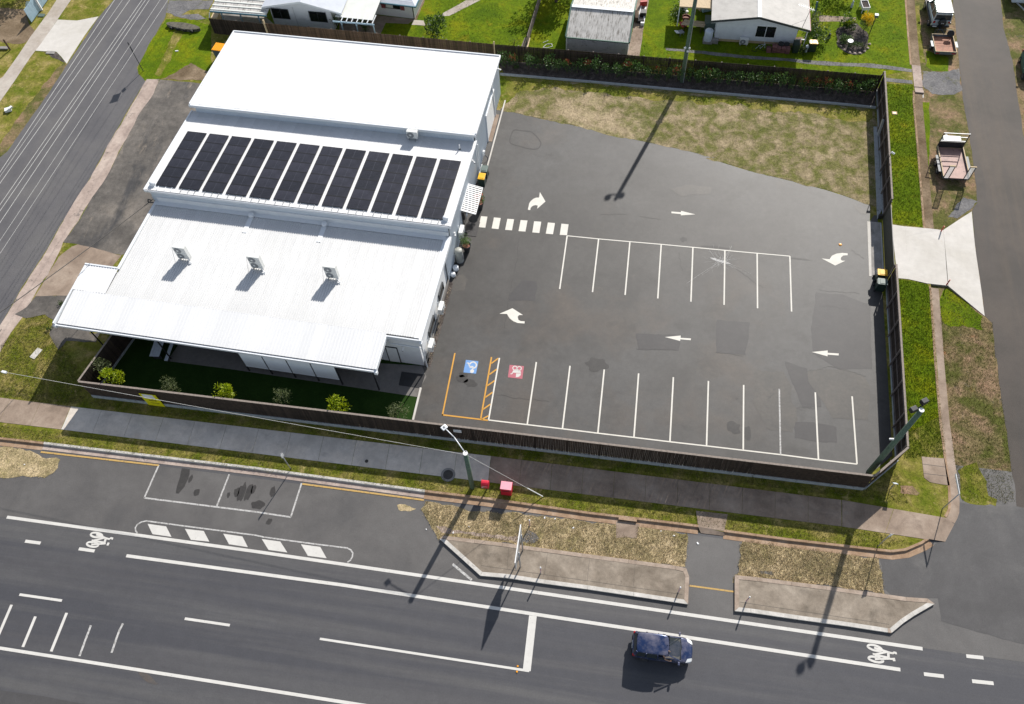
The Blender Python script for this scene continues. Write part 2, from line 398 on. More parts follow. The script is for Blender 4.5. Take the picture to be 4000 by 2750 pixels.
M['glass_dark'] = pmat("dark window glass", (.012, .014, .015), .08, 0, .2, 2, 0, .6)
M['blind'] = pmat("white blind fabric", (.84, .86, .88), .7, 0, .03)
M['timber'] = pmat("dark timber paling", (.052, .036, .027), .85, 0, .35, 6, .003, .3, rand=.55)
M['timber_mid'] = pmat("brown timber paling", (.115, .072, .046), .85, 0, .35, 6, .003, .3, rand=.6)
M['timber_cap'] = pmat("weathered timber capping", (.24, .20, .17), .85, 0, .2, 5)
M['timber_rail'] = pmat("weathered fence rail", (.16, .13, .115), .85, 0, .2, 5)
M['sleeper'] = pmat("concrete sleeper", (.34, .36, .37), .85, 0, .12, 3, .003, dirt=((.08, .075, .06), 4, .58, .70, None))
M['pole_green'] = pmat("green treated pole", (.10, .155, .11), .85, 0, .3, 7, .004, dirt=((.15, .16, .13), 3, .60, .72, (6, 6, .6)))
M['white'] = pmat("white paint", (.76, .76, .75), .45, 0, .05)
M['red'] = pmat("post box red", (.52, .012, .035), .38, 0, .08, 2)
M['red_dull'] = pmat("dull red plastic", (.42, .03, .025), .5)
M['yellow_lid'] = pmat("yellow bin lid", (.78, .42, .006), .42, 0, .06)
M['orange_lid'] = pmat("orange yellow lid", (.85, .34, .004), .42, 0, .06)
M['bin_green'] = pmat("dark green bin plastic", (.018, .036, .028), .45, 0, .1)
M['lid_green'] = pmat("grey green bin lid", (.11, .15, .135), .45, 0, .1)
M['skip_blue'] = pmat("blue grey skip plastic", (.09, .12, .14), .5)
M['sign_yellow'] = pmat("yellow sign panel", (.74, .66, .004), .5, 0, .03)
M['print_black'] = pmat("black print", (.02, .02, .02), .6)
M['print_white'] = pmat("white print", (.78, .78, .78), .6)
M['terracotta'] = pmat("terracotta pot", (.22, .075, .045), .7)
M['pot_black'] = pmat("charcoal pot", (.035, .037, .04), .6)
M['tank'] = pmat("beige tank steel", (.36, .36, .32), .5, 0, .05)
M['car_blue'] = pmat("blue car paint", (.016, .034, .10), .22, .35, .12, 1.2, 0, .6, dirt=((.20, .19, .235), .9, .40, .66, None))  # lavender mottling paints sky reflection and some fading into the blue
M['car_white'] = pmat("silver white car paint", (.50, .56, .60), .25, .3, .05)
M['car_glass'] = pmat("car glass", (.035, .042, .042), .06, 0, .2, 2, 0, .7)
M['chrome'] = pmat("bright alloy", (.6, .6, .6), .25, .9, .05)
M['lamp_red'] = pmat("red tail lamp", (.35, .01, .01), .2)
M['lamp_clear'] = pmat("clear head lamp", (.75, .76, .75), .12, .2)
M['dash'] = pmat("beige dashboard", (.22, .20, .17), .7)
M['skin'] = pmat("skin", (.45, .27, .18), .6)
M['cloth_light'] = pmat("light shirt", (.62, .60, .56), .8)
M['rust'] = pmat("rusty tray steel", (.33, .145, .085), .75, 0, .25, 2.5, .002, dirt=((.16, .06, .035), 2.2, .58, .70, None))
M['rust_pale'] = pmat("worn pinkish deck steel", (.34, .20, .165), .6, 0, .2, 1.5, .002, dirt=((.10, .055, .05), 2.0, .62, .67, None))
M['trailer_grey'] = pmat("grey trailer paint", (.13, .155, .17), .5, .2, .2)
M['house_white'] = pmat("white weatherboard paint", (.70, .72, .74), .7, 0, .05, 2, 0, .4, dirt=((.45, .45, .44), 2.5, .62, .76, (.4, 1, 6)))
M['house_roof'] = pmat("weathered white roof", (.44, .42, .39), .7, 0, .1, 1.2, 0, .4, dirt=((.20, .165, .12), 2.4, .60, .70, (.8, 6, 1)))
M['shed_roof'] = pmat("lichen stained roof steel", (.52, .50, .47), .65, 0, .12, 1.1, 0, .4, dirt=((.14, .125, .10), 2.0, .50, .66, (5, .6, 1)))
M['shed_wall'] = pmat("grey shed cladding", (.44, .45, .47), .55, 0, .08, 1.5, 0, .4, dirt=((.12, .12, .11), 2.2, .56, .72, None))
M['house_roof_blue'] = pmat("pale blue white roof", (.50, .53, .58), .6, 0, .06, 1.5, 0, .4, rand=.05)
M['patio_roof'] = pmat("pale cream patio roof", (.70, .71, .66), .55, 0, .04, 1.2)
M['green_trim'] = pmat("green trim", (.05, .12, .09), .5)
M['blue_trim'] = pmat("pale blue trim", (.30, .42, .50), .5)
M['teal_trim'] = pmat("teal fascia", (.07, .17, .22), .5)
M['maroon'] = pmat("maroon shutter", (.22, .045, .05), .6)
M['brick_red'] = pmat("red paver", (.26, .12, .11), .85, 0, .25, 6, 0, .3, rand=.4)
M['cable'] = pmat("grey white cable", (.58, .57, .54), .5)
M['cable_dark'] = pmat("dark cable", (.05, .045, .04), .6)
M['culvert'] = pmat("mossy dark concrete", (.11, .10, .075), .9, 0, .3, 3, .01)
M['iron'] = pmat("cast iron", (.06, .055, .05), .6, .3, .2, 8, .003)
M['pale_timber'] = pmat("pale raw timber", (.52, .40, .25), .8, 0, .15, 6)
M['tarp'] = pmat("pale plastic", (.55, .60, .66), .5)
M['bark'] = pmat("bark", (.10, .075, .055), .9, 0, .3, 9, .006)
M['leaf'] = leafmat("hedge leaf", [(.035, .075, .016), (.05, .11, .022), (.075, .15, .03), (.11, .19, .045)], .3)
M['leaf_red'] = leafmat("red new leaf", [(.20, .035, .018), (.30, .06, .025), (.16, .06, .02)], .3)
M['leaf_lime'] = leafmat("lime leaf", [(.14, .22, .004), (.30, .40, .006), (.42, .46, .008), (.20, .30, .006)], .45)
M['leaf_olive'] = leafmat("olive leaf", [(.07, .10, .03), (.12, .15, .05), (.17, .19, .08)], .3)
M['leaf_mid'] = leafmat("garden leaf", [(.03, .065, .008), (.05, .105, .012), (.085, .15, .02)], .3)
M['leaf_pot'] = leafmat("pot plant leaf", [(.05, .10, .015), (.09, .16, .03), (.16, .24, .07)], .3)
M['leaf_yellow'] = leafmat("yellow leaf", [(.75, .50, .004), (.85, .58, .006), (.62, .48, .008)], .3)
M['leaf_dark'] = leafmat("dark tree leaf", [(.014, .030, .007), (.022, .048, .010), (.035, .07, .014)], .25)
M['blade'] = leafmat("grass blade", [(.06, .095, .006), (.11, .13, .012), (.20, .175, .05), (.34, .27, .14)], .3)
M['blade_lush'] = leafmat("lush grass blade", [(.055, .10, .002), (.09, .14, .003), (.14, .17, .004)], .3)
M['blade_dry'] = leafmat("dry grass blade", [(.20, .175, .075), (.38, .31, .18), (.55, .45, .30), (.42, .33, .19)], .3)
M['flower_red'] = leafmat("red flower", [(.5, .05, .03), (.6, .10, .06)], .3)

# ------------------------------------------------------------------ ground, roads, paths
LOW = -0.15          # level of the carriageway and of the ground east of the gutter
def structure(mb, name, mat, parent=None):
    o = mb.build(name, mat, parent)
    if parent is None: o["kind"] = 'structure'
    return o

def sheet(name, poly, z, mat, step=None, amp=.08, seed=1, parent=None):
    if step: poly = ragged(poly, step, amp, seed)
    return structure(MB().sheet(poly, z), name, mat, parent)

def inside(p, poly):
    x, y = p; c = False; n = len(poly)
    for i in range(n):
        x1, y1 = poly[i]; x2, y2 = poly[(i + 1) % n]
        if (y1 > y) != (y2 > y) and x < (x2 - x1) * (y - y1) / (y2 - y1) + x1: c = not c
    return c

def tufts(poly, n, mat, z, h=(.05, .12), seed=1, w=.035, avoid=(), name="grass", clump=3, spread=.05):
    r = random.Random(seed); mb = MB()
    xs = [p[0] for p in poly]; ys = [p[1] for p in poly]; k = t = 0
    while k < n and t < n * 12:
        t += 1
        p = (r.uniform(min(xs), max(xs)), r.uniform(min(ys), max(ys)))
        if not inside(p, poly) or any(inside(p, a) for a in avoid): continue
        k += 1
        s = r.choice((.5, .7, 1, 1, 1.3))
        for _ in range(clump):
            a = r.uniform(0, 6.283); hh = r.uniform(*h) * s; ln = r.uniform(.2, 1.1) * hh
            x, y = p[0] + r.gauss(0, spread), p[1] + r.gauss(0, spread)
            cx, cy = math.cos(a) * w / 2, math.sin(a) * w / 2
            mb.face([(x - cx, y - cy, z - .01), (x + cx, y + cy, z - .01), (x - math.sin(a) * ln, y + math.cos(a) * ln, z + hh)])
    o = mb.build(name, mat); o["kind"] = 'stuff'
    return o

structure(MB().sheet([(-400, -400), (400, -400), (400, 400), (-400, 400)], LOW - .04), "ground", M['dry'])

KERB_W = [(-150, -24.1)] + [(-38.94,-24.07),(-35.47,-24.01)]
KERB_A = [(-35.47,-24.01),(-27.36,-23.94),(-18.92,-23.86)] + [(-6.42,-23.95)]
KERB_B = [(-6.42,-23.95),(-1.87,-23.91),(5.19,-24.01)] + [(10.44,-23.96),(12.64,-23.95)]
KERB_C = [(14.34,-24.05),(18.66,-24.08),(24.26,-24.00),(25.29,-23.98),(26.25,-23.73),(27.33,-23.11),(27.81,-22.73)]
KERB_D = [(29.09,-21.04),(29.29,-20.70),(29.42,-20.40),(29.52,-19.69),(29.59,-18.74)] + [(29.56,-16.64),(29.57,-15.37),(29.55,-13.69),(29.65,-10.91),(29.74,-8.41)] + [(29.92,-4.95),(30.05,-1.73)]
KERB_E = [(30.23,4.32)] + [(30.19,4.31),(30.37,8.83),(30.58,14.55),(30.73,19.15)] + [(30.88,20.71)]
KERB_F = [(30.94,24.28),(31.07,28.42),(31.30,33.92)] + [(31.4, 60)]
block = KERB_W + KERB_A[1:] + KERB_B[1:] + KERB_C + KERB_D + KERB_E + KERB_F + [(31.4, 300), (-300, 300), (-300, -24.1)]
sheet("verge", block, -.012, M['grass'])
sheet("main_road", [(-200, -24.0), (-39.5, -24.3), (25.5, -24.3), (30, -21), (30.5, -17), (200, -17), (200, -90), (-200, -90)], LOW, M['road'])
sheet("road_shoulder", [(-60, -29.72), (26.8, -29.9), (32.0, -29.9), (40, -29.9), (40, -17), (28, -17), (27, -22.5), (24, -24.5), (-60, -24.5)], LOW + .004, M['shoulder'])
sheet("east_verge", [(27, -19.0)] + KERB_D[4:] + KERB_E + KERB_F + [(31.4, 200), (200, 200), (200, -19.0)], LOW + .002, M['dirt'])
ROAD_E_L = [(33.83,-19.57),(33.94,-17.92),(33.85,-16.80)] + [(34.03,-14.95),(34.06,-11.07),(34.19,-7.77)] + [(34.12,-7.77),(34.35,-4.58),(33.87,-3.92),(34.04,2.71),(34.28,6.73)] + [(34.79,7.66),(34.96,9.48),(35.14,15.20),(35.15,19.78)] + [(35.21,21.45),(35.44,26.43),(35.81,32.87),(35.92,34.56)]
ROAD_E_R = [(40.52,34.98),(40.21,30.43),(40.25,25.64),(40.04,20.52),(39.80,16.16)]
sheet("side_road", ragged([(36.2, 80)] + list(reversed(ROAD_E_L)) + [(33.5, -22.0), (41.5, -22.0), (41, -5)] + list(reversed(ROAD_E_R)) + [(40.6, 80)], .5, .05, 3), LOW + .008, M['sideroad'])
sheet("road_apron", ragged([(33.88,-19.58),(32.21,-19.84),(31.02,-19.81),(30.14,-19.75),(29.90,-20.28),(29.55,-21.07),(29.24,-21.67),(28.69,-22.48),(27.95,-23.24),(26.97,-23.87),(25.91,-24.26),(24.51,-24.51),(24.60,-25.06),(24.52,-25.45),(24.57,-26.48)] + [(24.57,-26.37),(25.26,-26.92),(27.97,-26.62),(28.04,-28.10)] + [(34.5, -29.0), (41.0, -25), (41.0, -19.9)], .4, .05, 4), LOW + .010, M['apron'])
# east side ground, beyond the gutter
sheet("grass_strip", [(30.62,-2.95),(31.34,-1.66),(32.45,-2.73),(33.71,-4.03),(33.55,-5.29),(32.16,-5.11),(31.07,-5.42),(30.50,-4.78)], LOW + .008, M['lush'], .3, .15, 5)
sheet("grass_strip", [(31.52,19.40),(32.09,19.46),(31.84,16.34),(31.37,12.36),(30.84,9.02),(31.10,12.33),(31.25,15.27)], LOW + .008, M['lush'], .3, .06, 6)
sheet("grass_strip", [(31.90,33.34),(32.60,33.40),(32.28,27.42),(32.36,24.86),(31.53,24.77),(31.65,28.67)], LOW + .008, M['grass'], .3, .08, 7)
sheet("grass_strip", [(32.54,26.66),(34.51,25.83),(34.28,23.80),(32.81,23.65),(32.31,24.35)], LOW + .008, M['lush'], .3, .1, 8)
sheet("gravel_crossing", [(31.92,23.68),(33.96,23.76),(35.32,24.40),(35.21,21.45),(34.25,20.63),(32.41,20.56),(31.72,21.57)], LOW + .009, M['gravel'], .3, .12, 9)
sheet("gravel_patch", [(32.25,5.79),(33.75,8.17),(34.75,7.84),(34.10,6.79),(32.96,5.78)], LOW + .009, M['gravel'], .3, .12, 10)
sheet("grass_strip", [(30.26,-17.39),(31.64,-16.60),(32.09,-17.99),(32.18,-18.92),(32.66,-19.21),(32.49,-19.70),(30.51,-19.70),(30.17,-19.48)], LOW + .008, M['grass'], .3, .12, 11)
sheet("green_verge", [(28.43,21.43),(30.85,21.49),(30.79,19.75),(30.43,14.01)] + [(30.55,14.55),(30.34,8.83),(30.13,4.34),(27.64,4.44),(28.03,11.84),(28.21,16.81)], -.006, M['lush'], .4, .03, 12)
sheet("green_verge", [(27.57,-1.27),(28.90,-1.40),(29.77,-1.53),(30.03,-1.83),(29.92,-4.95),(29.75,-8.36)] + [(29.63,-10.91),(29.54,-13.31),(27.19,-14.85),(27.17,-12.03),(27.30,-8.72)], -.006, M['lush'], .4, .03, 13)
sheet("bare_patch", [(26.25,-19.07),(27.04,-19.08),(27.51,-19.49),(27.30,-19.69),(26.19,-19.66)], -.004, M['dirt'], .2, .08, 14)

# kerbs and gutters
def kerb(name, pts, mat, pan=.46, top=.16, panmat=None):
    mb = MB(); sweep(mb, pts, [(-top, -.03), (-top, .006), (0, .006), (.035, LOW + .022)])
    o = structure(mb, name, mat)
    mb = MB(); sweep(mb, pts, [(.035, LOW + .022), (pan, LOW + .018), (pan + .02, LOW - .02)])
    mb.build("gutter", panmat or mat, o)
    return o
kerb("kerb", KERB_W, M['kerb_old'])
kerb("kerb", KERB_A, M['kerb_new'], .40, .17, panmat=M['conc_pink'])
kerb("kerb", KERB_B, M['kerb_old'])
kerb("kerb", KERB_C, M['kerb_old'])
kerb("kerb", KERB_D, M['kerb_old'], .62, panmat=M['conc_brown'])
kerb("kerb", KERB_E, M['kerb_old'], .75, panmat=M['soil'])
kerb("kerb", KERB_F, M['kerb_old'], .85, panmat=M['soil'])
kr = structure(MB().face([(*p, z) for p, z in zip((27.81,-22.73) and [(27.81,-22.73), (28.87,-22.73), (29.61,-21.40), (29.09,-21.04)], (.004, LOW + .02, LOW + .02, .004))]), "kerb_ramp", M['conc_brown'])
structure(MB().face([(*p, z) for p, z in zip([(12.44,-22.81), (12.64,-23.95), (14.38,-23.97), (14.59,-22.78)], (.004, .004, .004, .004))]).face([(*p, z) for p, z in zip([(12.64,-23.95), (12.84,-24.31), (14.43,-24.30), (14.38,-23.97)], (.004, LOW + .028, LOW + .028, .004))]), "crossover", M['conc_brown'])
for k, pl in enumerate(([(7.08,-24.19),(8.70,-24.17),(8.58,-25.26),(8.01,-25.26),(7.20,-25.41)],)):
    sheet("inlet_apron", pl, LOW + .020, M['conc_brown'])

# dry grass between kerb and islands
dry1 = [(-6.23,-24.54)] + [(-3.10,-24.78),(-0.43,-24.63),(2.00,-24.55),(4.33,-24.52),(7.03,-24.48),(7.19,-25.41),(8.58,-25.26),(8.56,-24.43),(11.94,-24.45),(11.89,-26.75),(9.48,-26.85),(4.98,-26.93),(-0.40,-26.84),(-4.54,-26.89)] + [(-4.76,-27.12),(-5.38,-26.36),(-6.20,-25.49),(-6.42,-25.19)]
dry2 = [(15.54,-24.48),(15.49,-25.81),(15.46,-26.65),(15.14,-26.94),(18.64,-26.87),(24.73,-26.79),(24.57,-26.37),(24.49,-25.41),(24.47,-24.49),(21.90,-24.47),(18.69,-24.40)]
dry3 = [(-60, -24.7)] + [(-38.74,-24.65),(-35.43,-24.76),(-35.16,-24.95),(-33.75,-24.99),(-33.59,-25.65),(-33.73,-26.11),(-34.26,-26.49),(-35.99,-26.59),(-37.62,-26.89)] + [(-60, -26.5)]
d1 = ragged(dry1, .3, .12, 21); d2 = ragged(dry2, .3, .12, 22); d3 = ragged(dry3, .3, .12, 23)
for d in (d1, d2, d3): sheet("dry_grass_strip", d, LOW + .014, M['straw'])
sheet("dry_grass_patch", ragged([(-8.17,-25.13),(-7.83,-25.00),(-7.25,-25.09),(-6.77,-25.24),(-7.18,-25.41),(-7.98,-25.44)], .15, .06, 24), LOW + .014, M['straw'])
sheet("dry_grass_patch", ragged([(15.14,-26.84),(16.58,-26.79),(16.54,-27.16),(15.03,-27.41)], .2, .08, 25), LOW + .013, M['straw'])
sheet("asphalt_showing", ragged([(1.22,-25.71),(1.77,-25.79),(2.06,-26.23),(1.57,-26.61),(0.95,-26.54)], .2, .08, 26), LOW + .018, M['gravel'])
sheet("asphalt_showing", ragged([(-5.21,-26.26),(-2.83,-26.34),(-0.18,-26.30),(0.90,-26.23),(0.79,-26.52),(-2.01,-26.54),(-4.67,-26.59)], .3, .1, 27), LOW + .018, M['conc_pink'])
sheet("asphalt_showing", ragged([(16.74,-26.31),(17.62,-26.27),(17.69,-26.59),(16.82,-26.55)], .2, .08, 28), LOW + .018, M['gravel'])

sheet("rust_stain", ragged([(-22.55,-38.00),(-22.08,-38.14),(-21.06,-38.63),(-20.68,-38.85),(-20.91,-39.01),(-21.56,-38.71),(-22.18,-38.46)], .2, .12, 61), LOW + .007, M['rust_road'])
sheet("old_seal_edge", [(-80, -60), (-80, -40.75)] + [(-30.75,-40.66),(-27.74,-40.59),(-25.08,-40.66)] + [(40, -43.2), (40, -60)], LOW + .008, M['apron'])
# concrete islands with kerb stones
def inset(poly, w):
    P = [Vector(p) for p in ccw(poly)]; o = []; n = len(P)
    for i in range(n):
        a = (P[i] - P[i - 1]).normalized(); b = (P[(i + 1) % n] - P[i]).normalized()
        na, nb = Vector((-a.y, a.x)), Vector((-b.y, b.x)); m = (na + nb); m.normalize()
        o.append((P[i] + m * (w / max(.45, m.dot(na)))).to_tuple())
    return o
def island(poly, seed, stone=2.5, pale=()):
    poly = ccw(poly); inn = inset(poly, .26); r = random.Random(seed)
    root = sheet("traffic_island", inset(poly, .25), -.012, M['isle'])
    n = len(poly)
    for i in range(n):
        a, b = Vector(poly[i]), Vector(poly[(i + 1) % n]); c, d = Vector(inn[i]), Vector(inn[(i + 1) % n])
        k = max(1, round((b - a).length / stone))
        south = (b - a).x > .5 and abs((b - a).y) < abs((b - a).x) * 1.3
        for j in range(k):
            g = .006 / max(.3, (b - a).length / k)
            t0, t1 = (j + g) / k, (j + 1 - g) / k
            z = .004 + r.uniform(-.006, .006)
            mb = MB().prism([a.lerp(b, t0).to_tuple(), a.lerp(b, t1).to_tuple(), c.lerp(d, t1).to_tuple(), c.lerp(d, t0).to_tuple()], LOW - .02, z)
            mb.build("kerb_stone", M['kerb_new'] if south else M['isle_kerb'], root)
    return root
isl1 = island([(-4.71,-27.14),(-4.48,-26.87),(-4.21,-26.88),(-0.40,-26.83),(5.04,-26.83),(11.24,-26.82),(11.95,-26.90),(12.17,-27.43),(12.17,-29.24),(8.63,-29.20),(5.62,-29.17),(2.79,-29.19),(0.19,-29.16),(-1.52,-29.25)], 1)
isl2 = island([(15.11,-26.92),(16.55,-26.86),(20.96,-26.83),(25.98,-26.86),(27.29,-26.77),(27.70,-27.05),(26.37,-27.98),(25.69,-28.51),(24.87,-29.27),(24.65,-29.27),(22.16,-29.23),(19.10,-29.24),(16.16,-29.22),(15.14,-29.26)], 2)
for isl, a, b in ((isl1, (-1.58,-28.57), (11.77,-28.66)), (isl2, (15.45,-28.64), (24.76,-28.75))):
    mb = MB(); stroke(mb, [a, b], .018, -.008); mb.build("joint", M['iron'], isl)
for a, b in (((0.18,-28.59), (0.07,-27.10)), ((2.71,-28.57), (2.71,-27.05)), ((5.56,-28.61), (5.55,-27.05)), ((8.59,-28.58), (8.59,-27.09))):
    mb = MB(); stroke(mb, [a, b], .012, -.008); mb.build("joint", M['iron'], isl1)

# footpaths, slab by slab
def slabs(parent, N0, N1, S0, S1, n, mats, seed, z=.004):
    r = random.Random(seed); N0, N1, S0, S1 = map(Vector, (N0, N1, S0, S1))
    for i in range(n):
        g = .008
        t0, t1 = (i + .004) / n, (i + .996) / n
        mb = MB().prism([N0.lerp(N1, t0).to_tuple(), N0.lerp(N1, t1).to_tuple(), S0.lerp(S1, t1).to_tuple(), S0.lerp(S1, t0).to_tuple()], -.05, z + r.uniform(0, .006))
        mb.build("slab", mats[0], parent)
fp = empty("footpath", kind='structure')
slabs(fp, (-34.70,-20.77), (-2.21,-20.64), (-34.62,-22.70), (-2.08,-22.63), 13, [M['conc_grey']], 1)
slabs(fp, (-2.20,-20.63), (22.23,-20.72), (-2.07,-22.63), (22.15,-22.62), 11, [M['conc_brown']], 2)
slabs(fp, (22.26,-20.71), (29.07,-21.08), (22.18,-22.62), (27.78,-22.78), 2, [M['conc_brown']], 3)
slabs(fp, (-70, -20.65), (-34.72,-20.77), (-70, -22.95), (-34.64,-22.70), 14, [M['conc_brown']], 4)
MB().prism([(-34.62,-22.70),(-34.47,-22.70),(-34.44,-21.67),(-34.59,-21.67)], -.02, .016).build("slab_edge", M['conc_new'], fp)
# car park
LOT_N = [(-7.08,14.20),(-5.73,14.04),(-3.22,13.49),(-0.02,12.96),(4.19,11.98),(7.06,11.51),(10.29,10.89),(13.08,10.24)] + [(12.12,10.23),(15.97,9.02),(19.72,8.20),(22.29,7.57),(24.80,6.76)] + [(25.19,6.58),(25.90,6.30)]
lot = LOT_N + [(25.95,6.08)] + [(25.78,4.48)] + [(26.2, 5.2), (26.45, 5.2), (26.3, -2), (25.9, -16.9), (23.4, -19.4), (-9.3, -19.5), (-8.42,-18.58), (-8.39,-15.86), (-9.0, -13.95), (-8.6, -5), (-8.2, 9), (-8.0, 14.2)]
sheet("car_park", lot, 0, M['lot'])
lawn_poly = LOT_N + [(26.9, 5.9), (27.2, 17.9)] + [(27.05,17.89)] + [(12.89,18.26),(1.49,18.66),(-7.66,18.59)] + [(-7.0, 18.0)]
lr = ragged(LOT_N, .3, .10, 31)
sheet("dry_lawn", [p for p in ragged(lawn_poly, .35, .10, 32)], .004, M['dry'])
sheet("garden_bed", [(-7.3, 19.0), (27.2, 17.95), (27.35, 20.2), (8, 20.6), (-8.5, 21.0)], .006, M['mulch'])
mb = MB(); stroke(mb, [(-7.76,18.97), (1.48,18.82), (12.88,18.45), (27.18,18.02)], .14, .12)
ge = empty("garden_edging", kind='structure')
for a, b in zip([(-7.76,18.97), (-3.06,18.87), (1.48,18.77), (7.24,18.60), (12.88,18.45), (24.60,18.14)], [(-3.06,18.87), (1.48,18.77), (7.24,18.60), (12.88,18.45), (24.60,18.14), (27.18,18.02)]):
    MB().bar((*a, .07), (*b, .07), .16, .22).build("edging_beam", M['sleeper'], ge)
def patch(pts, mat='patch', z=.004, seed=1, amp=.05):
    return sheet("asphalt_patch", ragged(pts, .25, amp, seed), z, M[mat])
patch([(-2.25,-4.99),(-0.98,-4.96),(-0.89,-5.45),(-0.87,-6.88),(-1.50,-6.90),(-2.92,-7.07),(-3.05,-6.40),(-2.65,-5.89)], seed=1)
patch([(13.49,-6.94),(16.03,-6.87),(15.71,-9.89),(13.47,-9.94)], seed=2)
patch([(7.32,-8.93),(10.81,-8.66),(10.67,-10.08),(7.67,-10.39)], seed=3)
patch([(21.16,-3.33),(23.20,-3.35),(25.24,-4.03),(24.98,-9.88),(22.52,-10.31),(20.70,-9.06),(20.65,-6.66)], seed=4)
patch([(19.21,-15.12),(20.81,-15.00),(22.16,-15.14),(22.15,-16.43),(20.65,-16.51),(19.18,-16.43)], seed=5)
patch([(18.61,-10.08),(20.24,-10.48),(20.27,-11.61),(21.09,-12.10),(21.16,-13.64),(19.81,-13.81),(19.30,-12.39),(18.87,-11.12)], seed=6)
patch([(21.15,-10.44),(23.18,-10.18),(24.33,-10.60),(24.77,-11.37),(24.42,-14.29),(21.92,-14.49),(21.42,-13.42),(20.32,-11.61),(20.29,-10.74)], 'patch_light', .0065, seed=7)
patch([(16.44,-11.16),(18.48,-10.97),(19.03,-11.97),(19.22,-13.44),(19.52,-14.68),(19.05,-15.98),(17.20,-15.85),(16.33,-13.81)], 'patch_light', .0055, seed=8, amp=.15)
patch([(9.04,6.19),(10.71,6.89),(12.98,6.78),(12.62,6.09),(10.02,5.44)], 'patch_light', .0055, seed=9, amp=.12)
patch([(24.51,6.19),(25.28,5.83),(25.71,5.35),(25.11,5.19),(24.62,5.76)], 'patch_light', .0055, seed=10, amp=.1)
patch([(-7.83,-5.36),(-7.13,-4.98),(-6.63,-5.42),(-6.71,-6.52),(-7.56,-6.78),(-7.88,-6.21)], 'patch_light', .0045, seed=11, amp=.12)
ringp = [(-5.40,11.88),(-4.65,11.74),(-3.82,11.79),(-3.33,11.38),(-2.86,10.79),(-2.61,10.33),(-2.80,9.60),(-3.72,9.57),(-4.37,9.78),(-5.11,9.91),(-5.56,10.18),(-5.53,11.00)]
mb = MB(); stroke(mb, smooth_line(ringp), .11, .006, True); structure(mb, "crack_seal", M['oil'])
for k, (x, y, rx, ry) in enumerate([(*(-5.41,-14.29), .35, .22), (*(-5.41,-14.63), .5, .3), (*(-4.67,-14.94), .5, .4), (*(14.91,-16.15), .5, .55), (*(15.79,-16.41), .35, .55), (*(10.54,0.79), .35, .3), (*(13.09,0.27), 1.0, .12), (*(19.85,-0.17), .9, .1), (*(4.63,-12.10), .9, .55)]):
    sheet("oil_stain", blob(x, y, rx, ry, 12, k + 40, .35), .0065, M['oil'])
for k, (x, y, rx, ry) in enumerate([(*(-23.49,-25.15), .14, .3), (*(-22.71,-26.12), .22, .3), (*(-20.35,-25.98), .12, .2), (*(-19.85,-25.70), .22, .35), (*(-19.45,-25.65), .25, .7), (*(-18.95,-25.62), .25, .65), (*(-18.66,-25.31), .18, .35), (*(-16.83,-27.54), .2, .25), (*(-18.05,-26.42), .5, .3), (*(-17.24,-25.29), .18, .4)]):
    sheet("oil_stain", blob(x, y, rx, ry, 12, k + 60, .3), LOW + .009, M['oil'])
sheet("oil_stain", ragged([(-24.44,-24.44),(-23.79,-24.44),(-23.64,-25.21),(-23.76,-25.83),(-23.98,-26.38),(-24.20,-26.37),(-24.34,-25.65),(-24.36,-25.13)], .3, .05, 9), LOW + .009, M['oil'])
r = random.Random(77)
for a, b in (((6.82,2.83), (8.59,2.69)), ((10.23,-0.67), (10.69,-2.51)), ((20.29,-10.81), (21.72,-10.16)), ((21.72,-10.17), (24.49,-10.58)), ((19.43,-13.93), (21.13,-13.71)), ((-2.56,-15.67), (1.40,-15.68)), ((-2.95,-9.74), (-2.98,-3.67)), ((-2.98,-3.67), (-3.05,-0.58)), ((7.43,-10.37), (10.42,-10.20)), ((13.44,-9.96), (15.58,-9.94)), ((24.09,1.23), (25.10,0.46)), ((21.40,-3.15), (24.51,-3.05)), ((21.35,-4.64), (23.53,-4.74)), ((3.42,2.61), (5.69,2.96)), ((14.93,-1.78), (17.07,-3.44))):
    a, b = Vector(a), Vector(b); n = 14; w = 0; pts = []
    for k in range(n + 1):
        w = w * .7 + r.uniform(-.07, .07); d = (b - a).normalized(); q = a.lerp(b, k / n) + Vector((-d.y, d.x)) * w; pts.append(q.to_tuple())
    mb = MB(); stroke(mb, pts, r.uniform(.02, .04), .0068); structure(mb, "crack", M['oil'])
sheet("green_strip", ragged([(-7.66,18.56),(-2.81,18.58),(1.50,18.59),(7.25,18.41),(12.89,18.23)] + [(27.05,17.81),(26.41,16.49),(24.51,16.41)] + [(12.91,17.18),(10.03,17.18),(6.93,16.71),(3.76,17.13),(0.57,17.26),(-2.68,17.54),(-5.21,17.13),(-6.47,15.46),(-7.07,14.50)], .35, .3, 33), .0065, M['grass'])
# gate apron and outer driveway
sheet("gate_apron", [(25.57,4.44),(26.67,4.42),(26.49,-0.85),(25.35,-1.27)], .010, M['conc_dull'])
sheet("gate_apron_edge", [(25.57,4.44),(25.82,4.42),(25.55,-1.25),(25.35,-1.27)], .013, M['conc_new'])
sheet("gate_track", [(26.61,4.41),(26.71,4.40),(26.52,-0.85),(26.43,-0.86)], .014, M['galv'])
dw = empty("driveway", kind='structure')
def tilt(x, y):
    t = min(1, max(0, (x - 31.0) / 2.6)); return .012 + t * (LOW + .02 - .012)
for pl in ([(27.53,4.32),(28.58,4.23),(28.37,-1.20),(27.55,-1.20)], [(28.59,4.24),(31.63,4.21),(31.36,-1.46),(29.77,-1.44),(28.39,-1.20)], [(31.66,4.25),(34.20,6.62),(34.05,4.10),(33.98,1.90),(33.93,-0.80),(33.85,-3.99),(31.39,-1.50)]):
    mb = MB().sheet(ragged(pl, 1.0, .015, 5), tilt); mb.build("slab", M['conc_new'], dw)
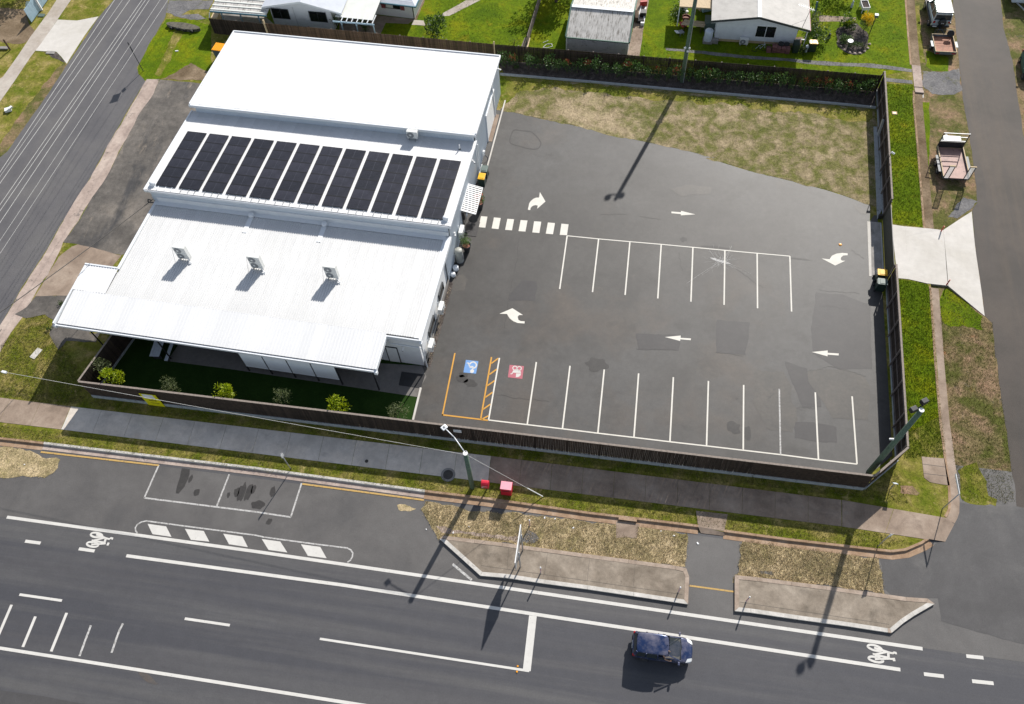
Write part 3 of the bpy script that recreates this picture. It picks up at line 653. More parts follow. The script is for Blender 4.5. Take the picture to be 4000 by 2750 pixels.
mb = MB()
e = [(29.19,-1.41),(29.77,-1.47),(31.36,-1.50),(33.85,-4.00)]
for a, b in zip(e[:-1], e[1:]): mb.face([(*a, LOW - .02), (*b, LOW - .02), (b[0], b[1], tilt(*b)), (a[0], a[1], tilt(*a))])
mb.build("slab_edge", M['conc_dull'], dw)
cs = structure(MB().prism([(30.94,24.26),(31.73,24.17),(31.65,21.25),(30.89,21.26)], LOW, .02), "drain_crossing", M['conc_pink'])
MB().prism([(30.91,21.22),(31.63,21.25),(31.72,20.56),(30.93,20.60)], LOW - .01, -.02).build("headwall", M['conc_pink'], cs)
MB().prism([(30.94,20.54),(31.72,20.54),(31.67,20.02),(30.91,19.94)], LOW - .01, LOW + .012).build("pipe_mouth", M['black'], cs)
sheet("pit_slab", [(27.90,-16.71),(29.43,-16.66),(29.56,-18.67),(28.89,-18.65),(28.26,-18.59),(27.91,-18.31)], .006, M['conc_brown'])
for a, b in (((27.91,-17.28), (29.48,-17.31)), ((27.89,-17.99), (29.50,-17.99))):
    mb = MB(); stroke(mb, [a, b], .03, .010); structure(mb, "slab_joint", M['iron'])

# west side: street, worn concrete strip, old car park, verge and footpath
ROAD_W_R = [(-44.84,26.87),(-44.13,24.17),(-44.24,18.88),(-44.18,16.37),(-43.71,15.43),(-42.62,14.53),(-42.67,13.76),(-42.70,12.01),(-42.78,9.09),(-42.90,5.83),(-42.87,1.61)] + [(-43.04,0.26),(-43.25,-4.07),(-43.33,-7.54),(-43.60,-10.64),(-43.73,-14.48)]
ROAD_W_L = [(-50.88,26.31),(-51.36,23.21),(-51.39,20.08),(-51.60,16.12),(-51.71,11.87),(-51.93,8.58),(-52.23,3.95),(-52.55,3.20)]
sheet("west_street", ragged([(-43.5, 80)] + ROAD_W_R + [(-43.7, -22.5), (-56, -22.5)] + list(reversed(ROAD_W_L)) + [(-51.5, 80)], .5, .04, 31), -.006, M['leftroad'])
STRIP_E = [(-41.27,14.94),(-41.09,12.96),(-41.47,9.83),(-41.42,7.44),(-41.48,5.12),(-41.36,2.19)] + [(-41.75,-0.46),(-41.81,-3.27),(-42.20,-5.70),(-41.95,-9.16),(-42.13,-9.65),(-42.22,-11.39),(-42.17,-13.19),(-42.46,-15.04)] + [(-42.50,-16.93)]
STRIP_W = [(-42.52,14.82),(-42.60,13.68),(-42.63,11.99),(-42.73,9.06),(-42.85,5.80),(-42.83,1.59)] + [(-43.00,0.24),(-43.21,-4.09),(-43.29,-7.56),(-43.56,-10.66),(-43.69,-14.49)] + [(-43.65, -18.5)]
sheet("worn_strip", ragged(STRIP_W + list(reversed(STRIP_E)), .5, .05, 32), -.002, M['conc_pink'])
sheet("old_car_park", ragged([(-41.20,14.90),(-36.75,14.76)] + [(-32.9, 10.0), (-33.4, -4.9)] + [(-36.49,-6.47),(-40.81,-5.76),(-42.20,-5.70),(-41.81,-3.27),(-41.74,-0.50),(-41.49,2.48),(-41.54,4.86)] + [(-41.36,2.19),(-41.48,5.12),(-41.47,9.83),(-41.09,12.96)], .5, .06, 33), -.004, M['oldlot'])
sheet("old_slab", ragged([(-40.81,-5.76),(-38.70,-6.09),(-36.44,-6.46),(-36.78,-7.72),(-37.52,-10.71),(-39.20,-10.97),(-42.13,-11.38),(-41.95,-9.16),(-41.91,-7.25),(-41.19,-6.07)], .4, .05, 34), .000, M['conc_brown'])
sheet("old_car_park", ragged([(-42.08,-11.43),(-39.19,-11.01),(-36.56,-10.62),(-35.99,-14.24)] + [(-35.04,-14.09),(-35.13,-15.11),(-37.48,-15.25),(-37.87,-16.09),(-38.60,-15.33),(-39.25,-14.77),(-39.59,-13.40),(-40.49,-12.96),(-41.84,-13.46),(-43.03,-13.27),(-42.30,-12.51)], .4, .08, 35), .002, M['oldlot'])
sheet("grass_verge", ragged([(-44.24,18.88),(-43.94,23.82),(-41.30,24.08),(-38.78,23.24),(-36.53,16.80),(-37.68,15.39),(-41.19,15.03),(-42.69,14.64),(-43.69,15.51),(-44.15,16.37)], .4, .1, 36), -.004, M['lush'])
sheet("dirt_track", ragged([(-42.33,22.19),(-41.32,22.11),(-41.39,19.67),(-41.22,16.66),(-41.42,15.33),(-42.00,15.60),(-42.18,18.24)], .3, .12, 37), .000, M['grass'])
sheet("bare_patch", ragged([(-39.72,16.48),(-38.93,17.55),(-36.65,16.47),(-36.55,15.18),(-40.93,14.98)], .3, .12, 38), -.001, M['soil'])
sheet("neighbour_drive", ragged([(-44.84,26.87),(-39.95,27.32),(-39.94,25.84),(-41.81,25.48),(-42.52,24.68),(-40.83,24.84),(-39.50,24.25),(-41.27,23.99),(-43.17,24.44),(-44.34,24.88)], .3, .1, 39), .000, M['gravel'])
W_PATH = [(-57.19,25.73),(-57.15,23.85),(-57.36,19.69),(-57.34,16.80),(-57.45,13.69)] + [(-57.62,13.36)]
W_PATH_E = [(-55.59,25.87),(-55.66,22.64),(-55.75,18.73),(-55.85,17.73),(-55.93,16.71),(-55.96,13.05)] + [(-56.06,10.23)]
sheet("west_footpath", [(-52.0, 60)] + W_PATH + [(-66, -12), (-62.5, -12)] + list(reversed(W_PATH_E)) + [(-48.5, 60)], .000, M['conc_path'])
dv = structure(MB().prism([(-55.62,22.63),(-53.46,22.67),(-51.40,23.53),(-51.65,20.41),(-51.70,17.09),(-51.69,16.16),(-52.66,17.07),(-53.54,17.76),(-55.83,17.71),(-55.75,18.73)], -.08, .012), "west_crossover", M['conc_new'])
sheet("drain_hollow", ragged([(-54.84,17.63),(-53.49,17.65),(-51.92,16.30),(-52.76,16.67),(-53.56,16.83),(-54.32,17.37)], .3, .06, 41), -.003, M['mulch'])
sheet("soil_yard", ragged([(-75, 20)] + [(-62.82,23.79),(-59.83,23.79),(-58.59,22.07),(-57.25,20.93),(-57.03,19.54),(-57.53,18.61),(-59.19,18.54),(-60.28,18.69)] + [(-75, 8)], .4, .2, 42), -.003, M['soil'])
sheet("verge_edge", ragged([(-51.56,16.04),(-51.67,11.79),(-51.90,8.50),(-52.20,3.88),(-52.51,3.13),(-53.30,4.70),(-53.11,9.07),(-52.69,13.21),(-52.14,16.24)], .4, .15, 43), -.008, M['dirt'])
# back yards
sheet("back_lawn", [(-34, 22), (27.3, 20.3), (28.6, 22.6)] + [(30.88,23.71),(30.92,24.53),(31.07,28.42),(31.30,33.92)] + [(31, 60), (-34, 60)], -.006, M['lush'])
sheet("garden_path", ragged([(-15.48,26.88),(-15.17,27.38),(-13.11,29.81),(-11.59,29.95),(-13.54,27.95),(-14.36,27.14)], .4, .04, 44), .004, M['conc_path'])
sheet("patio_slab", [(-25.59,25.45),(-21.84,26.54),(-17.79,26.27),(-17.84,26.18),(-18.32,25.51),(-20.67,25.44),(-20.82,23.68),(-25.11,23.63)], .004, M['conc_brown'])
sheet("garden_path", ragged([(-17.88,26.18),(-16.80,26.16),(-16.49,25.36),(-18.02,25.39)], .4, .03, 45), .006, M['conc_path'])
sheet("side_gravel", ragged([(-17.84,26.18),(-17.57,26.21),(-17.40,29.41),(-17.74,29.38),(-17.95,27.01)], .3, .05, 46), .004, M['soil'])
sheet("shed_slab", ragged([(4.16,22.92),(4.27,24.93),(4.43,27.71),(4.45,31.43),(5.72,31.55),(5.50,27.81),(5.34,22.93)], .4, .03, 47), .004, M['conc_brown'])
sheet("yard_path", ragged([(7.80,24.42),(10.79,24.30),(15.23,24.12),(20.03,23.99),(24.78,23.95)] + [(27.07,24.15),(30.89,23.65),(30.85,23.24),(27.03,23.54),(22.39,23.40)] + [(19.88,23.59),(15.23,23.62),(10.81,23.91),(7.82,24.08)], .4, .05, 48), .000, M['gravel'])
sheet("yard_path", ragged([(28.37,22.26),(30.83,22.10),(30.80,21.60),(28.41,21.73)], .4, .04, 49), .000, M['gravel'])
sheet("yard_path", ragged([(22.66,30.76),(24.40,30.76),(26.22,30.72),(26.18,30.08),(24.36,29.96),(22.63,29.77)], .4, .04, 50), .000, M['conc_brown'])
sheet("flower_bed", ragged(blob(*(25.77,27.51), 1.6, 2.3, 14, 51, .2), .3, .08, 51), .002, M['mulch'])
sheet("dirt_under_house", [(20.10,27.20),(20.99,27.28),(20.65,25.44),(19.93,25.82)], .003, M['soil'])
# front yard of the building
FYK = [(-8.40,-18.56), (-8.38,-15.83)]
sheet("front_turf", [(-32.9, -19.5), (-32.6, -12.0), (-9.0, -13.0), FYK[1], FYK[0]], .006, M['turf'])
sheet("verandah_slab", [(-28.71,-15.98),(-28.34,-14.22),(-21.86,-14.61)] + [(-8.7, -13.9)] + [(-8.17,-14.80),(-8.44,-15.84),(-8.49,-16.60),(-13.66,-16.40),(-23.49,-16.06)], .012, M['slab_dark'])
tag(MB().prism([(-10.15,-14.61),(-8.29,-14.62),(-8.38,-15.83),(-10.11,-15.79)], .014, .03).build("door_mat", M['black']), "large black rubber mat lying on the verandah slab beside the car park", "mat")
MB().bar((*FYK[0], .05), (*FYK[1], .05), .14, .14).build("yard_kerb", M['conc_new'])["kind"] = 'structure'

# ------------------------------------------------------------------ painted markings
def marking(name, pts, w, z, mat, closed=False):
    mb = MB(); stroke(mb, pts, w, z, closed); return structure(mb, name, M[mat])
def painted(name, poly, z, mat): return structure(MB().sheet(poly, z), name, M[mat])
ZR = LOW + .012
marking("edge_line", [(-35.68,-29.71),(-17.11,-29.69)] + [(26.73,-29.95)], .22, ZR, 'white_line')
marking("lane_line", [(-26.00,-31.20)] + [(-10.58,-31.10)] + [(25.27,-31.41)], .22, ZR, 'white_line')
marking("edge_line", [(-80, -38.19)] + [(-31.97,-38.22),(-14.41,-38.19)] + [(40, -38.19)], .20, ZR, 'white_line')
marking("lane_line", (-11.18,-34.69) and [(-11.18,-34.69), (2.53,-34.73)], .15, ZR, 'white_line')
marking("stop_line", [(2.30,-31.33),(2.37,-34.74)], .50, ZR + .002, 'white_line')
for a in ([(-32.27,-34.75),(-29.18,-34.73)], [(-20.45,-34.70),(-17.32,-34.69)]): marking("lane_dash", a, .17, ZR, 'white_line')
for a in ([(-33.56,-31.19),(-32.40,-31.18)], [(-29.52,-31.19),(-28.35,-31.19)], [(29.33,-30.02),(30.35,-29.98)], [(26.66,-31.47),(27.84,-31.44)], [(29.49,-31.48),(30.75,-31.43)]): marking("lane_dash", a, .22, ZR, 'white_line')
for a, m in (([(-32.49,-35.47),(-32.45,-37.46)], 0), ([(-30.52,-35.97),(-30.48,-37.94)], 0), ([(-28.51,-35.45),(-28.48,-37.94)], 0), ([(-26.55,-35.99),(-26.53,-36.30),(-26.53,-36.66),(-26.49,-37.95)], 1), ([(-24.45,-35.58),(-24.51,-36.02),(-24.51,-36.45),(-24.49,-36.90),(-24.47,-37.45)], 1)):
    marking("hatch_line", a, .19 if not m else .14, ZR, 'white_line' if not m else 'worn_line')
for a in ([(-26.22,-24.44),(-26.34,-27.01)], [(-20.80,-24.46),(-20.91,-26.92)], [(-26.36,-27.01),(-17.99,-26.94)] + [(-15.40,-26.99)] if False else [(-26.36,-27.01), (-17.99,-26.94), (-15.40,-26.98)], [(-15.36,-24.42),(-15.42,-26.98)]):
    marking("parking_line", a, .12, ZR, 'worn_line')
marking("yellow_edge_line", [(-35.46,-24.61),(-26.21,-24.47)], .13, ZR + .013, 'yellow_line')
marking("yellow_edge_line", [(-15.30,-24.47),(-6.36,-24.50)], .13, ZR + .013, 'yellow_line')
marking("yellow_edge_line", [(12.24,-27.98),(15.12,-27.98)], .11, ZR, 'yellow_line')
marking("worn_dash", [(-3.53,-28.70),(-2.06,-29.58)], .16, ZR, 'worn_line')
marking("island_outline", [(-25.84,-29.56),(-26.03,-29.42),(-26.14,-29.20),(-26.09,-28.98),(-25.88,-28.76),(-25.56,-28.63),(-21.40,-28.61),(-17.46,-28.58)] + [(-16.86,-28.63),(-14.99,-28.63),(-12.83,-28.62),(-10.91,-28.59),(-10.63,-28.69),(-10.44,-28.88),(-10.41,-29.15),(-10.49,-29.40),(-10.65,-29.56)], .10, ZR, 'worn_line')
for q in ([(-25.37,-28.82),(-23.99,-28.82),(-23.34,-29.49),(-24.75,-29.49)], [(-22.60,-28.81),(-21.22,-28.78),(-20.57,-29.46),(-21.91,-29.51)], [(-19.79,-28.78),(-18.38,-28.79),(-17.77,-29.47),(-19.14,-29.45)], [(-16.98,-28.78),(-15.64,-28.78),(-14.93,-29.46),(-16.28,-29.46)], [(-14.16,-28.77),(-12.78,-28.77),(-12.13,-29.48),(-13.46,-29.49)]):
    painted("island_bar", q, ZR, 'white_line')
def bicycle(a):
    root = empty("bicycle_marking", kind='structure')
    z = ZR + .002
    for pts, w, cl in a:
        mb = MB(); stroke(mb, smooth_line(pts, cl, 1) if cl else pts, w, z, cl); z += .0012
        mb.build("wheel" if cl else "frame_stroke", M['white_line'], root)
bicycle([([(23.39,-30.26),(23.48,-30.17),(23.65,-30.14),(23.85,-30.15),(24.05,-30.20),(24.20,-30.29),(24.26,-30.38),(24.12,-30.45),(23.91,-30.47),(23.71,-30.46),(23.52,-30.39),(23.40,-30.32)], .14, True),
         ([(23.38,-30.98),(23.48,-30.89),(23.66,-30.85),(23.84,-30.87),(24.04,-30.92),(24.20,-30.96),(24.28,-31.03),(24.22,-31.10),(24.03,-31.16),(23.82,-31.16),(23.60,-31.12),(23.44,-31.06)], .14, True),
         ([(23.78,-30.30),(24.27,-30.39)], .13, False), ([(24.27,-30.39),(24.74,-30.48),(24.89,-30.49),(24.99,-30.42),(25.07,-30.42),(25.08,-30.52)], .13, False),
         ([(23.77,-30.72),(24.57,-30.44)], .13, False), ([(23.79,-30.74),(24.58,-30.79)], .13, False), ([(24.62,-30.47),(24.60,-30.85)], .16, False),
         ([(23.66,-30.70),(23.87,-30.69),(23.81,-30.80),(23.78,-31.00),(24.64,-30.85),(24.84,-30.84)], .12, False), ([(24.91,-30.76),(24.94,-30.96)], .16, False), ([(23.87,-30.82),(24.21,-30.93)], .10, False)])
bicycle([([(-29.12,-30.09),(-29.05,-29.98),(-28.86,-29.93),(-28.60,-29.93),(-28.37,-29.99),(-28.24,-30.08),(-28.23,-30.15),(-28.43,-30.20),(-28.68,-30.25),(-28.89,-30.23),(-29.05,-30.17)], .14, True),
         ([(-29.13,-30.79),(-29.07,-30.67),(-28.86,-30.61),(-28.62,-30.61),(-28.39,-30.67),(-28.26,-30.74),(-28.27,-30.84),(-28.44,-30.91),(-28.69,-30.93),(-28.94,-30.90)], .14, True),
         ([(-28.72,-30.05),(-28.34,-30.12)], .13, False), ([(-28.34,-30.12),(-27.90,-30.22),(-27.66,-30.24),(-27.57,-30.15),(-27.45,-30.15),(-27.46,-30.25)], .13, False),
         ([(-28.75,-30.50),(-28.02,-30.20)], .13, False), ([(-28.72,-30.51),(-27.87,-30.53)], .13, False), ([(-27.92,-30.21),(-27.89,-30.56)], .16, False),
         ([(-28.86,-30.50),(-28.65,-30.49),(-28.74,-30.58),(-28.74,-30.79),(-28.23,-30.68),(-27.78,-30.58)], .12, False), ([(-27.59,-30.49),(-27.61,-30.70)], .16, False), ([(-28.69,-30.59),(-28.29,-30.66)], .10, False)])
# car park bays
for a in ([(0.92,0.04),(7.02,0.03)],): pass
ub = [(0.92,0.03), (3.57,0.00), (6.18,0.01), (8.77,0.03), (11.37,0.02), (13.97,0.01), (16.57,0.01), (19.19,0.02)]
ue = [(0.95,-5.47), (3.60,-5.46), (6.21,-5.43), (8.81,-5.45), (11.42,-5.45), (14.01,-5.45), (16.60,-5.45), (19.21,-5.45)]
marking("bay_head_line", ub, .09, .009, 'cream_line')
for a, b in zip(ub, ue): marking("bay_line", [a, b], .11, .0105, 'cream_line')
lt = [(-2.88,-12.46), (-0.01,-12.47), (2.58,-12.48), (5.19,-12.48), (7.79,-12.49), (10.39,-12.49), (12.99,-12.49), (15.58,-12.50), (18.17,-12.50), (20.77,-12.47), (23.40,-12.47)]
le = [(-2.85,-17.81), (0.03,-17.82), (2.63,-17.82), (5.22,-17.84), (7.83,-17.84), (10.41,-17.85), (13.01,-17.84), (15.59,-17.84), (18.19,-17.84), (20.80,-17.88), (23.43,-17.88)]
marking("bay_head_line", le, .10, .009, 'cream_line')
for k, (a, b) in enumerate(zip(lt, le)): marking("bay_line", [a, b], .11, .0105, 'worn_line' if k == 8 else 'cream_line')
for a in ([(-6.38,-12.46),(-6.32,-17.88)], [(-6.37,-17.83),(-2.88,-17.84)], [(-3.50,-12.46),(-3.44,-17.81)], [(-3.42,-13.02),(-2.96,-12.50)], [(-3.43,-14.02),(-2.92,-13.46)], [(-3.42,-14.99),(-2.93,-14.48)], [(-3.41,-15.99),(-2.92,-15.48)], [(-3.40,-17.00),(-2.93,-16.50)], [(-3.37,-17.82),(-2.91,-17.47)]):
    marking("accessible_bay_line", a, .11, .0118, 'orange_line')
for q in ([(-6.66,1.31),(-6.10,1.31),(-6.08,0.09),(-6.67,0.09)], [(-5.53,1.29),(-4.94,1.29),(-4.94,0.07),(-5.53,0.08)], [(-4.36,1.27),(-3.78,1.29),(-3.78,0.07),(-4.37,0.06)], [(-3.21,1.27),(-2.62,1.28),(-2.63,0.07),(-3.22,0.05)], [(-2.05,1.27),(-1.44,1.28),(-1.44,0.05),(-2.04,0.05)], [(-0.87,1.27),(-0.26,1.27),(-0.28,0.05),(-0.89,0.05)], [(0.29,1.27),(0.90,1.27),(0.90,0.08),(0.29,0.05)]):
    painted("crossing_bar", q, .009, 'cream_line')
for q in ([(-2.57,-7.78),(-1.64,-8.32),(-1.95,-8.37),(-2.03,-8.53),(-1.94,-8.81),(-1.74,-8.92),(-1.42,-8.89),(-1.41,-9.10),(-1.93,-9.12),(-2.32,-9.00),(-2.66,-8.75),(-2.92,-8.38),(-3.52,-8.43)],
          [(-1.99,4.57),(-1.37,3.56),(-1.97,2.67),(-1.98,3.03),(-2.16,3.06),(-2.32,3.00),(-2.46,2.87),(-2.55,2.69),(-2.55,2.45),(-2.76,2.47),(-2.74,3.20),(-2.63,3.49),(-2.45,3.74),(-2.25,3.89),(-1.98,3.94)],
          [(21.71,0.08),(22.75,-0.52),(23.57,0.06),(23.30,0.05),(23.21,0.19),(23.27,0.39),(23.44,0.58),(23.79,0.65),(23.80,0.85),(23.38,0.85),(22.92,0.72),(22.53,0.45),(22.34,0.07)]):
    painted("turn_arrow", q, .009, 'cream_line')
for q in ([(9.43,3.66),(10.21,3.67),(10.25,3.82),(11.45,3.57),(10.24,3.32),(10.22,3.46),(9.43,3.47)], [(9.57,-9.01),(10.77,-8.72),(10.77,-8.93),(11.56,-8.89),(11.54,-9.06),(10.76,-9.07),(10.74,-9.22)], [(20.64,-8.99),(21.82,-8.70),(21.81,-8.91),(22.63,-8.87),(22.60,-9.05),(21.79,-9.08),(21.79,-9.23)]):
    painted("straight_arrow", q, .009, 'cream_line')
wb = painted("wheelchair_sign", [(-5.42,-12.95),(-4.44,-12.95),(-4.44,-14.06),(-5.42,-14.07)], .009, 'blue_paint')
for pts, w in (([(-5.05,-13.29),(-5.01,-13.18),(-4.92,-13.10),(-4.82,-13.06),(-4.70,-13.10),(-4.60,-13.18)], .11), ([(-4.60,-13.18),(-4.53,-13.32),(-4.55,-13.47),(-4.62,-13.56),(-4.72,-13.60)], .11), ([(-5.30,-13.23),(-5.17,-13.20),(-5.04,-13.49),(-4.78,-13.46),(-4.75,-13.69)], .10), ([(-5.02,-13.60),(-4.83,-13.57)], .08), ([(-4.77,-13.68),(-4.78,-13.85)], .09)):
    mb = MB(); stroke(mb, pts, w, .0115); mb.build("symbol", M['white_line'], wb)
MB().sheet(blob(*(-4.78,-13.88), .16, .17, 10, 3, .02), .0125).build("symbol", M['white_line'], wb)
pb = painted("parent_sign", [(-2.01,-12.97),(-0.90,-12.95),(-0.87,-14.07),(-1.98,-14.07)], .009, 'pink_paint')
for c in ((-1.57,-13.20), (-1.23,-13.19)):
    mb = MB(); stroke(mb, blob(*c, .16, .17, 12, 4, 0), .07, .0115, True); mb.build("symbol", M['white_line'], pb)
MB().sheet([(-1.70,-13.62),(-1.69,-13.47),(-1.62,-13.39),(-1.45,-13.36),(-1.23,-13.35),(-1.10,-13.42),(-1.04,-13.58)], .0115).build("symbol", M['white_line'], pb)
MB().sheet([(-1.40,-13.65),(-1.03,-13.61),(-1.05,-13.78),(-1.16,-13.92),(-1.38,-13.99)], .0115).build("symbol", M['white_line'], pb)
mb = MB(); stroke(mb, [(-1.68,-13.62),(-1.72,-13.72),(-1.82,-13.75)], .08, .0118); mb.build("symbol", M['white_line'], pb)
# spilt white paint
mb = MB(); r = random.Random(5)
mb.sheet(ragged([(12.78,-0.85),(13.12,-0.89),(13.43,-0.97),(13.99,-1.10),(14.49,-1.32),(14.18,-1.35),(13.44,-1.21),(13.00,-1.02)], .1, .03, 3), .0075)
c = Vector((13.68,-1.14))
for k in range(54):
    t = r.uniform(0, 6.283); L = abs(r.gauss(.45, .4)) * (1 + .9 * abs(math.cos(t))); s = r.uniform(-.8, .8) * .5
    p0 = c + Vector((s, 0)); p1 = p0 + Vector((math.cos(t), math.sin(t))) * L; p2 = p1 + Vector((math.cos(t + r.uniform(-.5, .5)), math.sin(t + r.uniform(-.5, .5)))) * L * .4
    stroke(mb, [p0.to_tuple(), p1.to_tuple(), p2.to_tuple()], r.uniform(.006, .016), .0075 + k * .00002)
structure(mb, "paint_splash", M['worn_line'])

# ------------------------------------------------------------------ the white commercial building
BO = Vector((-8.4, -13.9, 0)); BT = -math.atan2(1.09, 30.05)
BMAT = Matrix.Translation(BO) @ Matrix.Rotation(BT, 4, 'Z')
def B(u, v, z=0.0): return tuple(BMAT @ Vector((u, v, z)))
bld = empty("commercial_building", tuple(BO), BT, "long white low commercial building with three stepped steel roofs beside the car park", "building")
def roof(name, u0, u1, v0, v1, z0, z1, mat, sheetw=.762, rib=.19, h=.03):
    """sheets of ribbed steel running along v; z0 at v0, z1 at v1"""
    n = max(1, round((u1 - u0) / sheetw)); w = (u1 - u0) / n; k = round(w / rib)
    prof = []
    for i in range(k):
        a = i * w / k; q = w / k
        prof += [(a, 0), (a + q * .62, 0), (a + q * .66, h), (a + q * .93, h)]
    prof.append((w, 0))
    vs, fs = [], []
    for x, y in prof: vs += [(x, 0, y), (x, v1 - v0, y + (z1 - z0))]
    for i in range(len(prof) - 1): fs.append((2 * i, 2 * i + 2, 2 * i + 3, 2 * i + 1))
    first = None
    for i in range(n):
        if first is None:
            first = o = MB().add(vs, fs).build(name, mat, bld)
        else:
            o = bpy.data.objects.new(name, first.data); COL.objects.link(o); o.parent = bld
        o.location = (u0 + i * w, v0, z0 + (.003 if i % 2 else 0))
# roofs
ZF0, ZF1 = 3.68, 3.42          # front roof, front and rear level
roof("front_roof_sheet", -25.1, 0.08, 0.25, 9.9, ZF0, ZF1, M['roof_grey'], .762, .19, .042)
roof("verandah_roof_sheet", -27.75, -2.55, -2.75, 0.30, ZF0 - .16, ZF0 + .035, M['roof_white'], .762, .254)
roof("side_verandah_roof_sheet", -27.85, -25.1, 0.30, 2.70, ZF0 + .035, ZF0 + .06, M['roof_white'], .762, .254)
roof("middle_roof_sheet", -25.75, 0.10, 10.15, 20.0, 4.60, 4.02, M['roof_white'], .762, .127, .024)
roof("shed_roof_sheet", -25.55, 0.12, 19.95, 30.35, 4.90, 4.30, M['roof_white'], .762, .127, .024)
def bpart(mb, name, mat, **k): return mb.build(name, M[mat], bld, **k)
# walls
def ribwall(name, p, q, z0, z1, mat, rib=.2, d=.025):
    p, q = Vector(p), Vector(q); L = (q - p).length; t = (q - p) / L; n = Vector((t.y, -t.x)); k = int(L / rib); prof = []
    for i in range(k):
        a = i * L / k; s = L / k
        prof += [(a, 0), (a + s * .6, 0), (a + s * .7, d), (a + s * .9, d)]
    prof.append((L, 0))
    vs, fs = [], []
    for a, o in prof:
        x = p + t * a + n * o; vs += [(x.x, x.y, z0(a / L) if callable(z0) else z0), (x.x, x.y, z1(a / L) if callable(z1) else z1)]
    for i in range(len(prof) - 1): fs.append((2 * i, 2 * i + 2, 2 * i + 3, 2 * i + 1))
    return bpart(MB().add(vs, fs), name, mat)
bpart(MB().bx(-24.9, -.12, .05, 9.95, 0, 3.36), "front_block_wall", 'wall_white')
bpart(MB().bx(-24.9, -.10, 9.97, 19.9, 0, 3.98), "middle_block_wall", 'wall_white')
bpart(MB().bx(-25.3, -.10, 19.92, 30.1, 0, 4.25), "shed_block_wall", 'wall_white')
ribwall("side_cladding", (0, 8.1), (0, 10.1), .05, 3.55, 'wall_steel')
ribwall("side_cladding", (0, 10.12), (0, 20.0), .05, lambda t: 4.58 - .56 * t, 'wall_steel')
ribwall("side_cladding", (0, 20.02), (0, 24.0), .05, lambda t: 4.86 - .23 * t, 'wall_steel')
ribwall("side_cladding", (0, 27.3), (0, 30.15), .05, lambda t: 4.46 - .17 * t, 'wall_steel')
ribwall("side_cladding", (.004, 24.0), (.004, 27.3), 3.0, lambda t: 4.64 - .2 * t, 'wall_steel')
ribwall("front_cladding", (-25.3, 10.05), (-.05, 10.05), 3.30, 4.50, 'wall_steel', .16, .016)
ribwall("shed_front_cladding", (-25.2, 19.88), (-.05, 19.88), 3.9, 4.85, 'wall_steel', .2, .02)
ribwall("rear_cladding", (0, 30.2), (-25.3, 30.2), 0.05, 4.26, 'wall_steel')
ribwall("west_cladding", (-25.32, 30.1), (-25.32, 10.0), 0.05, 4.0, 'wall_steel')
rd = bpart(MB().bx(-.03, .035, 24.05, 27.25, .02, 3.0), "roller_door", 'wall_steel')
for k in range(10): MB().bx(.035, .05, 24.1, 27.2, .1 + k * .285, .36 + k * .285).build("slat", M['white'], rd)
bpart(MB().bx(.0, .10, 23.95, 24.05, 0, 3.05).bx(0, .10, 27.25, 27.4, 0, 3.05).bx(0, .13, 23.95, 27.4, 3.02, 3.12), "door_frame", 'trim_white')
bpart(MB().bx(-.03, .42, 24.0, 27.5, -.02, .03), "threshold", 'conc_brown')
bpart(MB().bx(.42, .52, 20.9, 28.3, 0, .05), "drain_grate", 'black')
bpart(MB().bx(.54, .66, 20.7, 29.4, 0, .09), "concrete_lip", 'conc_new')
bpart(MB().bar((.08, 26.8, 4.1), (.08, 27.35, .1), .09), "downpipe", 'trim_white')
# trims, gutters
bpart(MB().bx(-25.75, .16, 10.03, 10.16, 4.40, 4.56).bx(-25.75, .16, 10.02, 10.045, 4.44, 4.62), "middle_gutter", 'trim_white')
bpart(MB().bx(-25.62, .18, 19.72, 19.95, 4.66, 4.90).bx(-25.62, .18, 19.70, 19.73, 4.68, 4.95), "shed_gutter", 'trim_white')
for u, m in ((-25.72, 1), (.13, 1)):
    bpart(MB().bar((u, 10.05, 4.60), (u, 19.95, 4.02), .10, .20), "barge_cap", 'trim_white')
for u in (-25.55, .15): bpart(MB().bar((u, 19.85, 4.90), (u, 30.4, 4.29), .12, .22), "barge_cap", 'trim_white')
bpart(MB().bar((-25.55, 30.4, 4.30), (.15, 30.4, 4.30), .12, .18), "barge_cap", 'trim_white')
bpart(MB().bar((.06, -.02, 3.60), (.06, 9.95, 3.34), .20, .36).bar((-.16, .2, 3.735), (-.16, 9.9, 3.485), .55, .02), "side_capping", 'trim_white')
bpart(MB().bar((-25.1, 2.65, 3.74), (-25.1, 9.95, 3.47), .22, .08), "side_capping", 'trim_white')
bpart(MB().bar((-25.15, 9.82, 3.50), (-.3, 9.82, 3.50), .52, .02, (0, 0, 1)), "apron_flashing", 'trim_white')
bpart(MB().bx(-2.55, .02, .02, .12, 3.36, 3.70), "front_fascia", 'trim_white')
bpart(MB().bx(-2.60, -2.48, -2.8, .12, 3.36, 3.72), "return_fascia", 'trim_white')
bpart(MB().bx(-27.95, -2.50, -2.92, -2.77, 3.34, 3.49).bx(-27.95, -2.50, -2.945, -2.92, 3.34, 3.53), "verandah_gutter", 'trim_white')
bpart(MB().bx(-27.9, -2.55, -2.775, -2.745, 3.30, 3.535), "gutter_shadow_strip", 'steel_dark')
bpart(MB().bx(-27.95, -27.83, -2.9, 2.75, 3.40, 3.76), "verandah_barge", 'trim_white')
bpart(MB().bx(-27.95, -25.1, 2.68, 2.80, 3.50, 3.80), "verandah_barge", 'trim_white')
bpart(MB().bx(-27.8, -2.6, -2.7, .25, 3.26, 3.29), "soffit", 'trim_white')
bpart(MB().bx(-27.8, -25.2, .25, 2.65, 3.30, 3.33), "soffit", 'trim_white')
